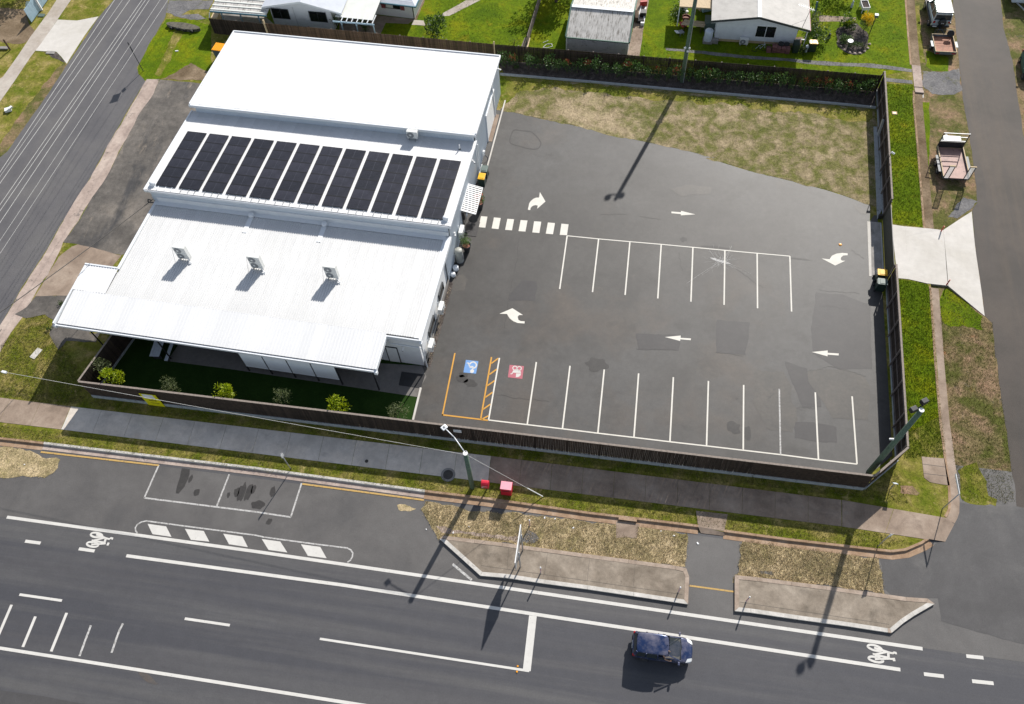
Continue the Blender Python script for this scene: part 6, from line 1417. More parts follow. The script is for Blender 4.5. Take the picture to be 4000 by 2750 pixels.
MB().add([(-.03, -.55, 2.85), (-.03, 0, 2.3), (-.03, .55, 2.85), (-.03, 0, 3.4), (.0, -.55, 2.85), (0, 0, 2.3), (0, .55, 2.85), (0, 0, 3.4)], [(3, 2, 1, 0), (4, 5, 6, 7), (0, 1, 5, 4), (1, 2, 6, 5), (2, 3, 7, 6), (3, 0, 4, 7)]).build("diamond_plate", M['steel_dark'], wsn)
MB().box((-.02, 0, 2.0), (.02, .4, .35)).build("lower_plate", M['steel_dark'], wsn)
wsn.rotation_euler = (0, 0, .75)
fs = empty("guide_sign", (1.02, -27.75, -.01), 0, "wide road sign seen edge on, standing on two posts on the long island", "sign")
for y in (.59, -.56): MB().cyl((.02, y, 0), (.02, y, 3.15), .05, .05, 8).build("post", M['galv'], fs, True)
MB().bx(-.12, -.08, -1.30, 1.22, 1.75, 3.30).build("panel", M['galv'], fs); MB().bx(-.135, -.12, -1.28, 1.20, 1.77, 3.28).build("face", M['white'], fs)
MB().bx(-.14, -.075, -1.31, 1.23, 3.30, 3.34).build("edge_rail", M['white'], fs)
def bollard(loc, h, label, z0, r=.045):
    b = empty("bollard", (loc[0], loc[1], z0), 0, label, "bollard", "banded bollards on the traffic islands")
    n = 7
    for k in range(n): MB().cyl((0, 0, h * k / n), (0, 0, h * (k + 1) / n), r, r, 10).build("band", M['print_white'] if k % 2 == 0 else M['red_dull'], b)
    MB().lathe([(r * 1.1, 0), (r * 1.2, .06), (r * .7, .11), (0, .12)], 10, (0, 0, h)).build("cap", M['print_white'], b)
bollard((2.44, -28.51), 1.15, "red and white bollard on the long island beside the road sign", -.01)
bollard((11.51, -28.53), 1.05, "red and white bollard at the driveway end of the long island", -.01)
bollard((15.86, -28.55), 1.1, "red and white bollard at the driveway end of the short island", -.01)
bollard((1.26,-25.32), 1.0, "red and white bollard standing in the dry grass strip", LOW + .01)
for p, lb in (((31.45,4.08), "small red post at the north flare of the driveway slab"), ((31.28,-1.38), "small red post at the south flare of the driveway slab")):
    tag(MB().cyl((0, 0, -.1), (0, 0, .72), .05, .05, 10).build("marker_post", M['red_dull'], None, loc=(*p, LOW + .05)), lb, "post", "red posts beside the driveway")
sn = empty("far_sign", (*(-58.58,17.58), 0), 0, "dark post leaning beside the far west footpath", "post")
MB().bar((0, 0, 0), (0, 0, 1.25), .12).build("shaft", M['timber_mid'], sn); tag(MB().box((0, 0, .12), (.9, .35, .1), .1).build("kerb_block", M['conc_dull'], None, loc=(*(-59.25,17.67), 0)), "pale concrete block lying beside the dark post by the west path", "block")
# post boxes
pb_ = empty("post_box", (-.65, -23.18, 0), 0, "large red street post box with pale pink top on the verge", "post box", "red post boxes on the verge")
MB().bx(-.38, .38, -.29, .29, .06, 1.08).build("body", M['red'], pb_, bevel=.03); MB().bx(-.41, .41, -.32, .32, 1.08, 1.17).build("hood", M['red'], pb_, bevel=.03); MB().bx(-.39, .39, -.30, .30, 1.171, 1.20).build("top_panel", M['red_pale'], pb_, bevel=.012); MB().bx(-.34, .34, -.25, .25, 0, .06).build("base", M['steel_dark'], pb_); MB().bx(-.26, .26, -.305, -.29, .82, .90).build("slot", M['black'], pb_)
pb2 = empty("post_box", (-2.12, -23.22, 0), 0, "small red post box on a slim post beside the light pole", "post box", "red post boxes on the verge")
MB().cyl((0, 0, 0), (0, 0, .85), .05, .05, 10).build("post", M['steel_dark'], pb2)
prof = [(-.22, .85), (.22, .85), (.22, 1.28), (.16, 1.40), (.06, 1.45), (-.06, 1.45), (-.16, 1.40), (-.22, 1.28)]
MB().add([(-.26, y, z) for y, z in prof] + [(.26, y, z) for y, z in prof], [tuple(range(7, -1, -1)), tuple(range(8, 16))] + [(k, (k + 1) % 8, 8 + (k + 1) % 8, 8 + k) for k in range(8)]).build("body", M['red'], pb2)
MB().bx(-.16, .16, -.226, -.221, 1.14, 1.17).bx(-.24, .02, -.226, -.221, 1.07, 1.09).bx(-.22, -.10, -.226, -.221, .90, .98).build("print_line", M['print_white'], pb2)
# covers in the ground
mh = empty("manhole", (*(-5.01,-22.45), .0), 0, "round iron manhole cover in a concrete ring at the footpath edge", "manhole cover")
MB().cyl((0, 0, -.05), (0, 0, .014), .52, .52, 26).build("ring", M['conc_dull'], mh); MB().cyl((0, 0, .0), (0, 0, .024), .36, .36, 24).build("cover", M['iron'], mh)
tag(MB().cyl((0, 0, 0), (0, 0, .016), .13, .13, 16).build("valve_cover", M['iron'], None, loc=(*(-11.07,-22.20), 0)), "small round iron valve cover set in the grey footpath", "cover")
tag(MB().box((0, 0, .0), (.5, .95, .05), -.3).build("utility_pit", M['conc_new'], None, loc=(*(-39.53,-16.63), 0)), "pale concrete pit lid in the grass west of the yard fence", "pit lid")
hy = empty("hydrant_marker", (*(28.83,17.57), 0), 0, "yellow edged concrete hydrant lid in the green side verge", "pit lid")
MB().bx(-.22, .22, -.18, .18, -.03, .03).build("surround", M['pale_timber'], hy); MB().bx(-.12, .12, -.1, .1, .03, .04).build("lid", M['orange_lid'], hy)
tag(MB().bx(-.62, .62, -.10, .12, -.16, .02).build("kerb_inlet", M['kerb_old'], None, loc=(*(7.87,-24.04), .0)), "concrete kerb inlet lintel above the storm drain apron", "drain inlet")
tag(MB().bx(-.55, .55, -.03, .0, -.12, -.02).build("inlet_mouth", M['black'], None, loc=(*(7.85,-24.12), -.005)), "dark slot of the storm drain under the kerb inlet", "drain opening")
tag(MB().cyl((0, 0, 0), (0, 0, .012), .27, .27, 20).build("drain_cover", M['conc_brown'], None, loc=(*(7.93,-25.00), LOW + .02)), "round stained cover on the storm drain apron", "cover")
for p, lb in (((1.77,-34.55), "upper"), ((1.77,-34.88), "lower")):
    tag(MB().box((0, 0, .02), (.10, .10, .03)).build("road_stud", M['orange_lid'], None, loc=(*p, LOW + .012)), "amber road stud by the stop line, %s of the pair" % lb, "road stud", "amber studs")
tag(MB().lathe([(.14, 0), (.10, .05), (0, .06)], 10).build("dropped_lid", M['orange_lid'], None, loc=(*(23.26,1.70), .003)), "small round orange lid lying on the asphalt near the gate arrow", "lid")
# bins
def wheelie(loc, rz, lid, body, label, grp=None, s=1.0):
    b = empty("wheelie_bin", (loc[0], loc[1], 0 if len(loc) < 3 else loc[2]), rz, label, "bin", grp)
    MB().box((0, 0, .50 * s), (.56 * s, .66 * s, .92 * s), 0, None, 1.0).build("body", M[body], b, bevel=.03)
    MB().bx(-.30 * s, .30 * s, -.36 * s, .38 * s, .96 * s, 1.03 * s).bx(-.22 * s, .22 * s, -.25 * s, .22 * s, 1.03 * s, 1.055 * s).build("lid", M[lid], b, bevel=.02)
    MB().bar((-.22 * s, .42 * s, .98 * s), (.22 * s, .42 * s, .98 * s), .04).build("handle", M[body], b)
    for k in (-1, 1): MB().cyl((k * .24 * s, .34 * s, .11), (k * .30 * s, .34 * s, .11), .11, .11, 12).build("wheel", M['rubber'], b)
wheelie(B(.62, 19.75), BT - HP * 0, 'lid_green', 'bin_green', "green lidded wheelie bin against the side wall", "wheelie bins by the side wall")
wheelie(B(.58, 18.85), BT, 'yellow_lid', 'bin_green', "yellow lidded wheelie bin against the side wall", "wheelie bins by the side wall")
wheelie((26.05, -1.55), HP * .98, 'yellow_lid', 'bin_green', "yellow lidded wheelie bin beside the black gate", "wheelie bins by the gate")
wheelie((26.0, -2.45), HP * .98, 'lid_green', 'bin_green', "green lidded wheelie bin beside the black gate", "wheelie bins by the gate")
wheelie((*(21.73,25.38), 0), HP + .02, 'yellow_lid', 'bin_green', "yellow lidded wheelie bin in the neighbour's side garden", "neighbour bins")
wheelie((*(20.14,25.11), 0), .05, 'bin_green', 'bin_green', "dark green wheelie bin against the weatherboard house wall", "neighbour bins")
wheelie((*(-58.84,23.61), 0), .3, 'lid_green', 'bin_green', "green wheelie bin behind the far steel fence")
sk = empty("skip_bin", (-35.75, 18.60, 0), -.10, "large bin with ribbed orange yellow lid beside the shed", "skip bin")
MB().box((0, 0, .68), (1.22, .95, 1.2), 0, None, 1.12).build("body", M['skip_blue'], sk, bevel=.04)
MB().bx(-.68, .68, -.55, .55, 1.28, 1.33).build("lid", M['orange_lid'], sk)
for k in range(7): MB().box((-.56 + k * .187, 0, 1.345), (.09, 1.06, .035)).build("lid_rib", M['orange_lid'], sk)

# ------------------------------------------------------------------ plants
def leaves(mb, c, R, n, size, r, up=0.3, shell=.45, long=1.9):
    """n bent leaf-sized faces spread through an ellipsoid"""
    c = Vector(c)
    for _ in range(n):
        while True:
            d = Vector((r.uniform(-1, 1), r.uniform(-1, 1), r.uniform(-1, 1)))
            if .05 < d.length < 1: break
        q = d.normalized() * (shell + (1 - shell) * r.random() ** .7)
        p = c + Vector((q.x * R[0], q.y * R[1], q.z * R[2]))
        a = (d.normalized() + Vector((r.gauss(0, .5), r.gauss(0, .5), r.gauss(up, .4)))).normalized()
        t = a.cross(Vector((r.gauss(0, 1), r.gauss(0, 1), r.gauss(0, 1)))).normalized(); nn = a.cross(t)
        s = size * r.uniform(.6, 1.3); L = s * long
        mb.face([p, p + a * L * .5 + t * s * .45 + nn * s * .1, p + a * L, p + a * L * .5 - t * s * .45 + nn * s * .1])
    return mb
def clumps(mb, c, R, k, n, size, r, cr=.42, **kw):
    for _ in range(k):
        d = Vector((r.uniform(-1, 1), r.uniform(-1, 1), r.uniform(-1, 1)))
        if d.length > 1: d.normalize()
        s = cr * r.uniform(.7, 1.3)
        leaves(mb, (c[0] + d.x * R[0] * .72, c[1] + d.y * R[1] * .72, c[2] + d.z * R[2] * .72), (R[0] * s, R[1] * s, R[2] * s), n, size, r, **kw)
    return mb
def stems(root, h, r, n=4, rad=.02, sp=.25, mat='bark', name="stem"):
    mb = MB()
    for _ in range(n):
        a = r.uniform(0, 6.283); mb.cyl((r.uniform(-.04, .04), r.uniform(-.04, .04), 0), (math.cos(a) * sp * r.random(), math.sin(a) * sp * r.random(), h * r.uniform(.7, 1)), rad, rad * .5, 6)
    return mb.build(name, M[mat], root)
protos = {}
def shrub_proto(k, red):
    r = random.Random(100 + k * 7 + red)
    e = empty("photinia_shrub", (0, 0, -50))
    h = 1.0
    mb = MB(); clumps(mb, (0, 0, .62), (.40, .36, .52), 9, 30, .065, r, .45)
    mb.build("foliage", M['leaf'], e)
    if red:
        mb = MB(); clumps(mb, (0, 0, .95), (.34, .30, .22), 4 + red * 2, 9, .06, r, .35, up=.7); mb.build("red_tips", M['leaf_red'], e)
    stems(e, .7, r, 5, .014, .22)
    return e
hx = [(-7.43,19.50), (-6.67,19.58), (-5.15,19.81), (-4.20,20.14), (-3.16,20.09), (-2.33,19.53), (-1.38,19.63), (-0.39,19.41), (0.48,19.82), (1.43,19.91), (2.43,19.54), (3.33,19.94), (4.30,20.04), (5.22,20.13), (6.25,20.08), (7.20,20.02), (8.20,19.97), (9.05,19.74), (10.19,19.86), (11.08,19.79), (12.01,19.73),
      (11.11,19.38), (11.96,19.46), (12.88,19.45), (13.87,19.45), (14.86,19.55), (15.84,19.54), (16.76,19.53), (17.70,19.52), (18.64,19.51), (19.58,19.20), (20.62,19.30), (21.69,19.21), (22.73,19.42), (23.51,19.29), (24.45,19.40), (25.48,19.26), (26.44,19.48)]
reds = {1: 2, 6: 1, 8: 2, 12: 2, 15: 1, 17: 1, 22: 1, 31: 1, 32: 2, 33: 2, 35: 1}
r = random.Random(11)
PK = {}
names_o = lambda n: "%d%s" % (n, "th" if 10 <= n % 100 <= 20 else {1: "st", 2: "nd", 3: "rd"}.get(n % 10, "th"))
for i, p in enumerate(hx):
    red = reds.get(i, 0); k = i % 4
    key = (k, red)
    if key not in PK: PK[key] = o = shrub_proto(k, red)
    else: o = copy_tree(PK[key])
    s = r.uniform(1.30, 1.62)
    if i in (0, 2): s *= 1.15
    o.location = (p[0], 19.98 - (p[0] + 7) * .012 + r.uniform(-.15, .1), .0); o.scale = (s * r.uniform(.85, 1.05), s * .9, s)
    o.rotation_euler = (0, 0, r.uniform(0, 6.28))
    tag(o, "%s photinia hedge shrub, %s from the shed along the back fence" % ({0: "green", 1: "slightly red tipped", 2: "red tipped"}[red], names_o(i + 1)), "shrub", "photinia hedge along the back fence")
def plant(name, loc, c, R, k, n, size, mats, label, cat="shrub", grp=None, seed=1, stem=.6, cr=.42, trunk=None, z0=0, **kw):
    r = random.Random(seed); e = empty(name, (loc[0], loc[1], z0), 0, label, cat, grp)
    if not isinstance(mats, (list, tuple)): mats = [mats]
    for j, m in enumerate(mats):
        mb = MB(); clumps(mb, (c[0], c[1], c[2] + j * R[2] * .35), R if j == 0 else (R[0] * .8, R[1] * .8, R[2] * .6), k if j == 0 else k // 2, n, size, r, cr, **kw)
        mb.build("foliage" if j == 0 else ("crown_tips" if 'red' not in m else "flowers"), M[m], e)
    if trunk: MB().cyl((0, 0, -.05), (c[0], c[1], c[2]), trunk, trunk * .5, 8).build("trunk", M['bark'], e)
    else: stems(e, c[2], r, 5, .02, R[0] * .5)
    return e
for k, (p, kind, lb) in enumerate((((-32.27,-18.11), 'o', "wispy grey green olive plant in the west corner of the front yard"), ((-31.16,-18.89), 'l', "bright lime green shrub in the west corner of the front yard"), ((-26.52,-19.08), 'o', "wispy grey green olive plant behind the yellow sale board"), ((-22.33,-18.99), 'l', "bright lime green shrub, second along the front fence from the west"), ((-17.91,-18.83), 'o', "tall wispy olive plant in the middle of the front fence"), ((-13.61,-18.99), 'l', "bright lime green shrub, third along the front fence from the west"), ((-9.12,-18.99), 'o', "grey green olive plant beside the car park end of the yard"))):
    if kind == 'o': plant("olive_plant", p, (0, 0, 2.1), (.80, .6, .75), 14, 46, .042, 'leaf_olive', lb, "plant", "plants along the front yard fence", 20 + k, cr=.38, trunk=.035, long=3.4)
    else: plant("lime_shrub", p, (0, 0, 2.0), (.85, .6, .80), 14, 46, .10, 'leaf_lime', lb, "plant", "plants along the front yard fence", 20 + k, cr=.40, trunk=.04)
# potted plants by the side wall
for k, (u, v, mats, lb) in enumerate(((.95, 16.05, ['leaf_pot', 'flower_red'], "tall charcoal pot with red topped leafy plant beside the white awning"), (.82, 11.35, ['leaf_pot'], "tall charcoal pot with leafy green plant beside the hot water tank"))):
    e = plant("potted_plant", B(u, v), (0, 0, 1.45), (.52, .52, .52), 13, 40, .055, mats, lb, "pot plant", "tall pots by the side wall", 40 + k, cr=.42)
    MB().lathe([(.20, 0), (.30, .5), (.38, .86), (.40, .90), (.35, .90), (.33, .80), (0, .80)], 18).build("pot", M['pot_black'], e, True)
    MB().lathe([(.33, .80), (0, .815)], 14).build("soil", M['terracotta'], e)
# neighbours' planting
plant("round_bush", (-14.88,23.80), (0, 0, 1.35), (1.15, 1.1, 1.25), 22, 60, .11, 'leaf_mid', "large round green bush behind the brown back fence", "bush", None, 61, cr=.36)
plant("shade_tree", (-3.71,30.38), (0, 1.8, 3.3), (3.0, 2.4, 1.8), 40, 90, .13, 'leaf_dark', "dark leafy tree beside the grey garden shed at the frame edge", "tree", None, 62, cr=.32, trunk=.16)
plant("shade_tree", (-1.0, 37.5), (0, 0, 3.6), (3.2, 2.8, 2.2), 30, 70, .16, 'leaf_dark', "dark leafy tree standing behind the grey garden shed", "tree", None, 63, cr=.32, trunk=.18)
plant("yellow_bush", (26.83,28.87), (0, 0, .85), (.80, .78, .60), 16, 50, .06, ['leaf_mid', 'leaf_yellow', 'leaf_yellow', 'leaf_yellow'], "round bush with bright yellow leaves on the side lawn", "bush", None, 64)
plant("garden_shrub", (24.98,29.25), (0, 0, .75), (.7, .65, .7), 12, 46, .085, 'leaf_mid', "dark green garden shrub behind the paler one near the yellow bush", "bush", None, 65)
plant("garden_shrub", (25.43,28.79), (0, 0, .62), (.62, .55, .55), 12, 40, .09, ['leaf_mid', 'leaf_lime'], "paler green garden shrub nearest the yellow bush", "bush", None, 66)
plant("fern_clump", (25.02,26.96), (0, 0, .35), (.62, .5, .3), 9, 40, .07, ['leaf_pot'], "low ferny clump in the round flower bed behind the bird bath", "plant", None, 67, long=3.0)
plant("fern_clump", (25.69,26.14), (0, 0, .25), (.6, .4, .25), 8, 36, .06, ['leaf_mid'], "low green clump in front of the bird bath", "plant", None, 68, long=2.6)
plant("dry_tuft", (26.57,26.23), (0, 0, .22), (.45, .35, .25), 8, 40, .04, ['leaf_olive'], "dry brownish tuft at the edge of the round flower bed", "plant", None, 69, long=3.5)
plant("house_shrub", (22.15,26.84), (0, 0, .85), (1.35, 1.0, .85), 22, 50, .10, ['leaf_mid'], "large dark shrub spilling from the weatherboard house porch", "bush", None, 70)
plant("house_shrub", (22.22,28.98), (0, 0, .7), (.7, .9, .7), 12, 44, .08, ['leaf_olive'], "straggly grey green shrub at the corner of the house path", "bush", None, 71)
plant("house_shrub", (20.84,24.95), (0, 0, .25), (.6, .4, .3), 8, 36, .07, ['leaf_mid', 'leaf_olive'], "low scrappy plants between the house bins and the path", "plant", None, 72)
plant("house_shrub", (24.4, 34.0), (0, 0, 1.2), (1.8, 1.2, 1.2), 18, 50, .12, ['leaf_dark'], "dark shrub in the side garden at the top of the frame", "bush", None, 73)
plant("yard_shrub", (8.71,29.87), (0, 0, .5), (.8, 1.6, .5), 16, 40, .08, ['leaf_mid'], "strip of leafy weeds along the shaded yard by the house", "plant", None, 74)
plant("strap_plant", (-25.39,24.01), (0, 0, .9), (.5, .4, .6), 8, 36, .05, ['leaf_mid'], "strappy plant beside the left pergola post", "plant", None, 75, long=5)
plant("strap_plant", (-22.39,23.89), (0, 0, .8), (.65, .4, .6), 10, 36, .05, ['leaf_mid'], "strappy plant under the pergola by the right post", "plant", None, 76, long=5)
plant("bare_shrub", (-7.06,23.38), (0, 0, .6), (.7, .5, .5), 10, 16, .02, ['leaf_olive'], "thin bare grey shrub on the bright back lawn by the fence", "shrub", None, 77, long=6)
plant("fence_weed", (-6.28,20.01), (0, 0, .2), (.3, .25, .2), 6, 30, .05, ['leaf_mid'], "low weed growing in the mulch bed by the shed corner", "plant", None, 78)
plant("street_bush", (-61.36,25.69), (0, 0, 1.6), (2.4, 1.6, 1.4), 22, 60, .13, ['leaf_dark'], "dark bush at the top corner beyond the far footpath", "bush", None, 79)
for k, p in enumerate(((-39.55,-11.86), (-39.39,-14.27))): plant("weed", p, (0, 0, .12), (.3, .25, .12), 6, 22, .05, ['leaf_mid'], ["small green weed on the old asphalt beside the verandah", "small weed at the edge of the grass patch below the verandah"][k], "plant", None, 80 + k)
# weeds and leaf litter along the wall foot
mb = MB(); r = random.Random(9)
for _ in range(260):
    v = r.uniform(.3, 7.5); u = .10 + abs(r.gauss(0, .12)); p = B(u, v, .01); s = r.uniform(.02, .06); a = r.uniform(0, 6.28)
    mb.face([p, (p[0] + s * math.cos(a), p[1] + s * math.sin(a), .03), (p[0] + s * 1.4 * math.cos(a + .7), p[1] + s * 1.4 * math.sin(a + .7), .012)])
tag(mb.build("leaf_litter", M['blade_dry']), kind='stuff')
sheet("wall_footing", [B(0, 0)[:2], B(.34, 0)[:2], B(.42, 4)[:2], B(.40, 8)[:2], B(0, 8.3)[:2]], .0075, M['mulch'], .3, .05, 91)

# ------------------------------------------------------------------ neighbours' yard things
def simple(mb, name, mat, loc, label, cat, rz=0, grp=None): return tag(mb.build(name, M[mat], None, loc=(*loc, 0) if len(loc) == 2 else loc, rz=rz), label, cat, grp)
# pavers stacked by the house wall
pv_n = 0
pm = None
for i, (px_, hh) in enumerate((((17.63,24.63), 3), ((18.13,24.68), 5), ((18.55,24.68), 4), ((18.99,24.72), 4), ((19.40,24.65), 4))):
    st_ = empty("paver_stack", (px_[0], px_[1] + .25, 0), 0, "stack of reddish pavers against the house wall, %s of five" % ["first", "second", "third", "fourth", "fifth"][i], "paver stack", "paver stacks by the weatherboard house")
    rr = random.Random(i)
    for j in range(hh):
        for t in range(2):
            if pm is None: pm = o = MB().bx(-.20, .20, -.13, .13, 0, .13).build("paver", M['brick_red'], st_, bevel=.012)
            else:
                o = pm.copy(); COL.objects.link(o); o.parent = st_
            o.location = (rr.uniform(-.02, .02), -.14 + .28 * t + rr.uniform(-.01, .01), .14 * j + .01); o.rotation_euler = (0, 0, rr.uniform(-.06, .06))
simple(MB().lathe([(.17, -.06), (.28, -.06), (.28, .06), (.17, .06)], 16), "old_tyre", 'rubber', (*(18.73,25.27), .63), "old tyre lying on the paver stacks nearest the window", "tyre", 0, "tyres on the pavers")
simple(MB().lathe([(.17, -.06), (.26, -.06), (.26, .06), (.17, .06)], 16), "old_tyre", 'rubber', (*(19.27,25.28), .63), "old tyre lying on the paver stacks nearest the bins", "tyre", 0, "tyres on the pavers")
bk = empty("bicycle", (*(16.80,24.79), 0), .2, "old bicycle lying in weeds beside the house wall", "bicycle")
for x in (-.45, .45):
    w = MB(); 
    for k in range(16): a, b = k * .3927, (k + 1) * .3927; w.cyl((x + .32 * math.cos(a), .0, .33 + .32 * math.sin(a)), (x + .32 * math.cos(b), 0, .33 + .32 * math.sin(b)), .022, .022, 5)
    w.build("wheel", M['rubber'], bk)
MB().tube([(-.45, 0, .33), (-.1, 0, .75), (.35, 0, .78), (.45, 0, .33)], .018, 5).tube([(-.1, 0, .75), (0, 0, .3), (.35, 0, .75)], .018, 5).tube([(.33, -.25, .9), (.35, 0, .88), (.33, .25, .9)], .018, 5).build("frame", M['tarp'], bk); MB().box((-.12, 0, .82), (.22, .12, .06)).build("saddle", M['black'], bk)
simple(MB().lathe([(.16, 0), (.16, .6), (.12, .68), (0, .7)], 12), "gas_bottle", 'tarp', (21.18,25.21), "grey gas bottle between the house and the yellow bin", "gas bottle")
wt = empty("rain_tank", (*(11.80,25.73), 0), 0, "pale cylindrical rain tank on a block stand by the house", "water tank")
MB().lathe([(.40, .25), (.40, 1.25), (.36, 1.32), (0, 1.36)], 18).build("tank", M['tarp'], wt, True); MB().bx(-.45, .45, -.4, .4, 0, .25).build("stand", M['conc_dull'], wt)
simple(MB().bx(-.55, .55, -.22, .22, 0, .40), "block_bench", 'conc_dull', (12.28,25.69), "grey block bench beside the rain tank", "bench", -.1)
simple(MB().bx(-.65, .55, -.6, .6, 0, .95).bx(-.7, .6, -.65, .65, .95, 1.0), "cabinet", 'lid_green', (12.06,27.77), "grey green topped cabinet against the house side wall", "cabinet")
simple(MB().lathe([(.30, 0), (.40, .55), (.42, .62), (.37, .62), (.35, .5), (0, .5)], 18), "large_pot", 'terracotta', (9.56,28.46), "large terracotta pot in the shaded yard", "pot")
tb = empty("timber_table", (*(10.27,27.29), 0), -.08, "trestle table stacked with pale timber boards in the shaded yard", "table")
for k in range(5): MB().bx(-1.15 + k * .06, 1.1 + k * .05, -.42 + k * .17, -.27 + k * .17, .78 + (k % 2) * .03, .82 + (k % 2) * .03).build("board", M['pale_timber'], tb)
for x in (-.8, .8): MB().bx(x - .04, x + .04, -.35, .35, 0, .78).build("trestle", M['timber_mid'], tb)
simple(MB().box((0, 0, .5), (.5, .8, .06), .5, None).box((.2, .3, .25), (.08, .5, .5)), "folded_chair", 'red_dull', (9.28,27.43), "faded red folded chair beside the timber table", "chair")
ch = empty("garden_chair", (*(9.17,26.54), 0), .6, "pale garden chair lying on its side in the shaded yard", "chair")
MB().box((0, 0, .3), (.5, .5, .06)).build("seat", M['ac_grey'], ch); MB().box((-.35, .1, .35), (.55, .45, .05), 0, Matrix.Rotation(.4, 3, 'Y')).build("backrest", M['print_white'], ch)
for x, y in ((-.2, -.2), (.2, -.2), (-.2, .2), (.2, .2)): MB().bx(x - .02, x + .02, y - .02, y + .02, 0, .28).build("leg", M['ac_grey'], ch)
simple(MB().bx(-.3, .3, -.35, .35, 0, 1.35), "fridge", 'tarp', (9.37,30.54), "old pale fridge under the lean-to", "fridge")
simple(MB().lathe([(.15, 0), (.17, .35), (.12, .4), (0, .42)], 12), "paint_drum", 'print_white', (9.60,29.65), "small white drum beside the lean-to post", "drum")
simple(MB().box((0, 0, .4), (.9, .5, .5), .4, None, .8), "blue_cover", 'blue_trim', (11.51,30.26), "crumpled blue cover among the junk under the lean-to", "tarp")
simple(MB().box((0, 0, .3), (.8, .6, .6), .7), "carton", 'pale_timber', (11.07,30.70), "brown carton among the junk under the lean-to", "carton")
for k, (p, d, m, lb) in enumerate((((4.91,29.14), (.08, 2.6, .1), 'print_white', "long white pipe leaning beside the shed, nearest the wall"), ((5.43,28.85), (.16, 2.8, .12), 'print_white', "long white gutter length on the shed slab edge"), ((5.31,27.57), (.35, .2, .3), 'print_white', "small white box at the front of the shed junk"), ((5.28,29.06), (.55, .6, .5), 'black', "black plastic heap among the shed junk"), ((4.64,28.44), (.30, 1.2, .6), 'timber_mid', "brown frame leaning on the shed side"), ((5.08,27.95), (.7, .3, .3), 'rubber', "black tyre box at the front of the shed junk"), ((5.21,30.64), (.7, .25, .5), 'red_dull', "faded pink frame at the back of the shed junk"))):
    simple(MB().box((0, 0, d[2] / 2 + .02), d, -.07 + .05 * k), ["pipe", "gutter_length", "small_box", "plastic_heap", "timber_trellis", "tyre_box", "metal_rack"][k], m, p, lb, "junk")
gwl = empty("yard_divider", (*(-5.75,23.42), 0), 0, "weathered grey timber fence dividing the back lawns", "fence")
qa, qb = Vector((-5.75,23.42)), Vector((-5.41,29.25)); d = (qb - qa); d = d.normalized() * 9
for k in range(9): a = d * k / 9; b = d * (k + 1) / 9; MB().bar((*a, .55), (*(b * .998), .55), .05, 1.1).build("panel", M['timber_rail'], gwl)
for k in range(4): simple(MB().bx(-.07, .07, -.9, .9, .02, .07), "loose_board", 'pale_timber' if k % 2 else 'timber_rail', ((-6.19,23.60)[0] + k * .17, (-6.19,23.60)[1]), "weathered loose board on the lawn by the divider, %s from the west" % nums[k], "board", -.12 + k * .03, "loose boards on the lawn")
fr = empty("folding_frame", (*(-3.71,23.54), 0), .2, "white folding chair frame lying on the back lawn", "chair")
MB().tube([(-.5, -.2, .03), (-.1, .25, .03), (.4, .25, .03), (.45, -.15, .03), (-.1, -.3, .03), (-.5, -.2, .03)], .025, 6).tube([(-.45, .5, .03), (.1, .7, .1)], .025, 6).build("frame", M['white'], fr)
bb = empty("bird_bath", (*(25.24,26.26), 0), 0, "white bird bath standing in the round flower bed", "bird bath")
MB().lathe([(.16, 0), (.08, .12), (.07, .5), (.10, .58), (0, .58)], 12).build("stem", M['conc_dull'], bb, True); MB().lathe([(.05, .58), (.27, .66), (.28, .70), (.2, .68), (0, .64)], 16).build("bowl", M['white'], bb, True)
gl_ = empty("garden_lamp", (*(27.40,28.57), 0), 0, "dark garden lamp post beside the yellow bush", "lamp post")
MB().cyl((0, 0, 0), (0, 0, 1.75), .045, .04, 8).build("post", M['steel_dark'], gl_); MB().box((0, 0, 1.88), (.28, .28, .26)).box((0, 0, 2.03), (.34, .34, .05)).build("lantern", M['trailer_grey'], gl_)
pt_ = empty("planter_trough", (*(26.99,31.97), 0), .15, "white edged planter trough on legs on the side lawn", "planter")
MB().bx(-.32, .32, -.55, .55, .55, .62).build("soil", M['mulch'], pt_)
MB().bx(-.36, -.32, -.59, .59, .4, .70).bx(.32, .36, -.59, .59, .4, .70).bx(-.32, .32, -.59, -.55, .4, .70).bx(-.32, .32, .55, .59, .4, .70).build("trough", M['print_white'], pt_)
for x in (-.3, .3):
    for y in (-.5, .5): MB().bx(x - .03, x + .03, y - .03, y + .03, 0, .4).build("leg", M['print_white'], pt_)
simple(MB().lathe([(.12, 0), (.14, .3), (.06, .55), (.08, .7), (0, .75)], 10), "garden_statue", 'tarp', (25.86,32.29), "small pale garden statue on the side lawn", "statue")
simple(MB().lathe([(.14, 0), (.16, .25), (.1, .35), (.12, .5), (0, .55)], 10), "garden_ornament", 'black', (23.42,27.37), "small black garden ornament beside the dark shrub", "ornament")
simple(MB().bar((0, 0, 0), (-.12, .1, 1.3), .18, .05), "surfboard", 'teal_trim', (22.26,30.93), "green board leaning beside the house gutter", "board")
rk_ = random.Random(3)
for k in range(9):
    a = math.pi * (1.1 + .8 * k / 8); p = (25.77,27.51)
    simple(MB().lathe([(.12, 0), (.15, .05), (.08, .11), (0, .12)], 7), "edging_stone", 'conc_pink', (p[0] + 1.55 * math.cos(a), p[1] + 2.2 * math.sin(a)), "brown edging stone at the south rim of the flower bed, %s from the west" % nums[k], "stone", rk_.uniform(0, 3), "stones edging the round flower bed")
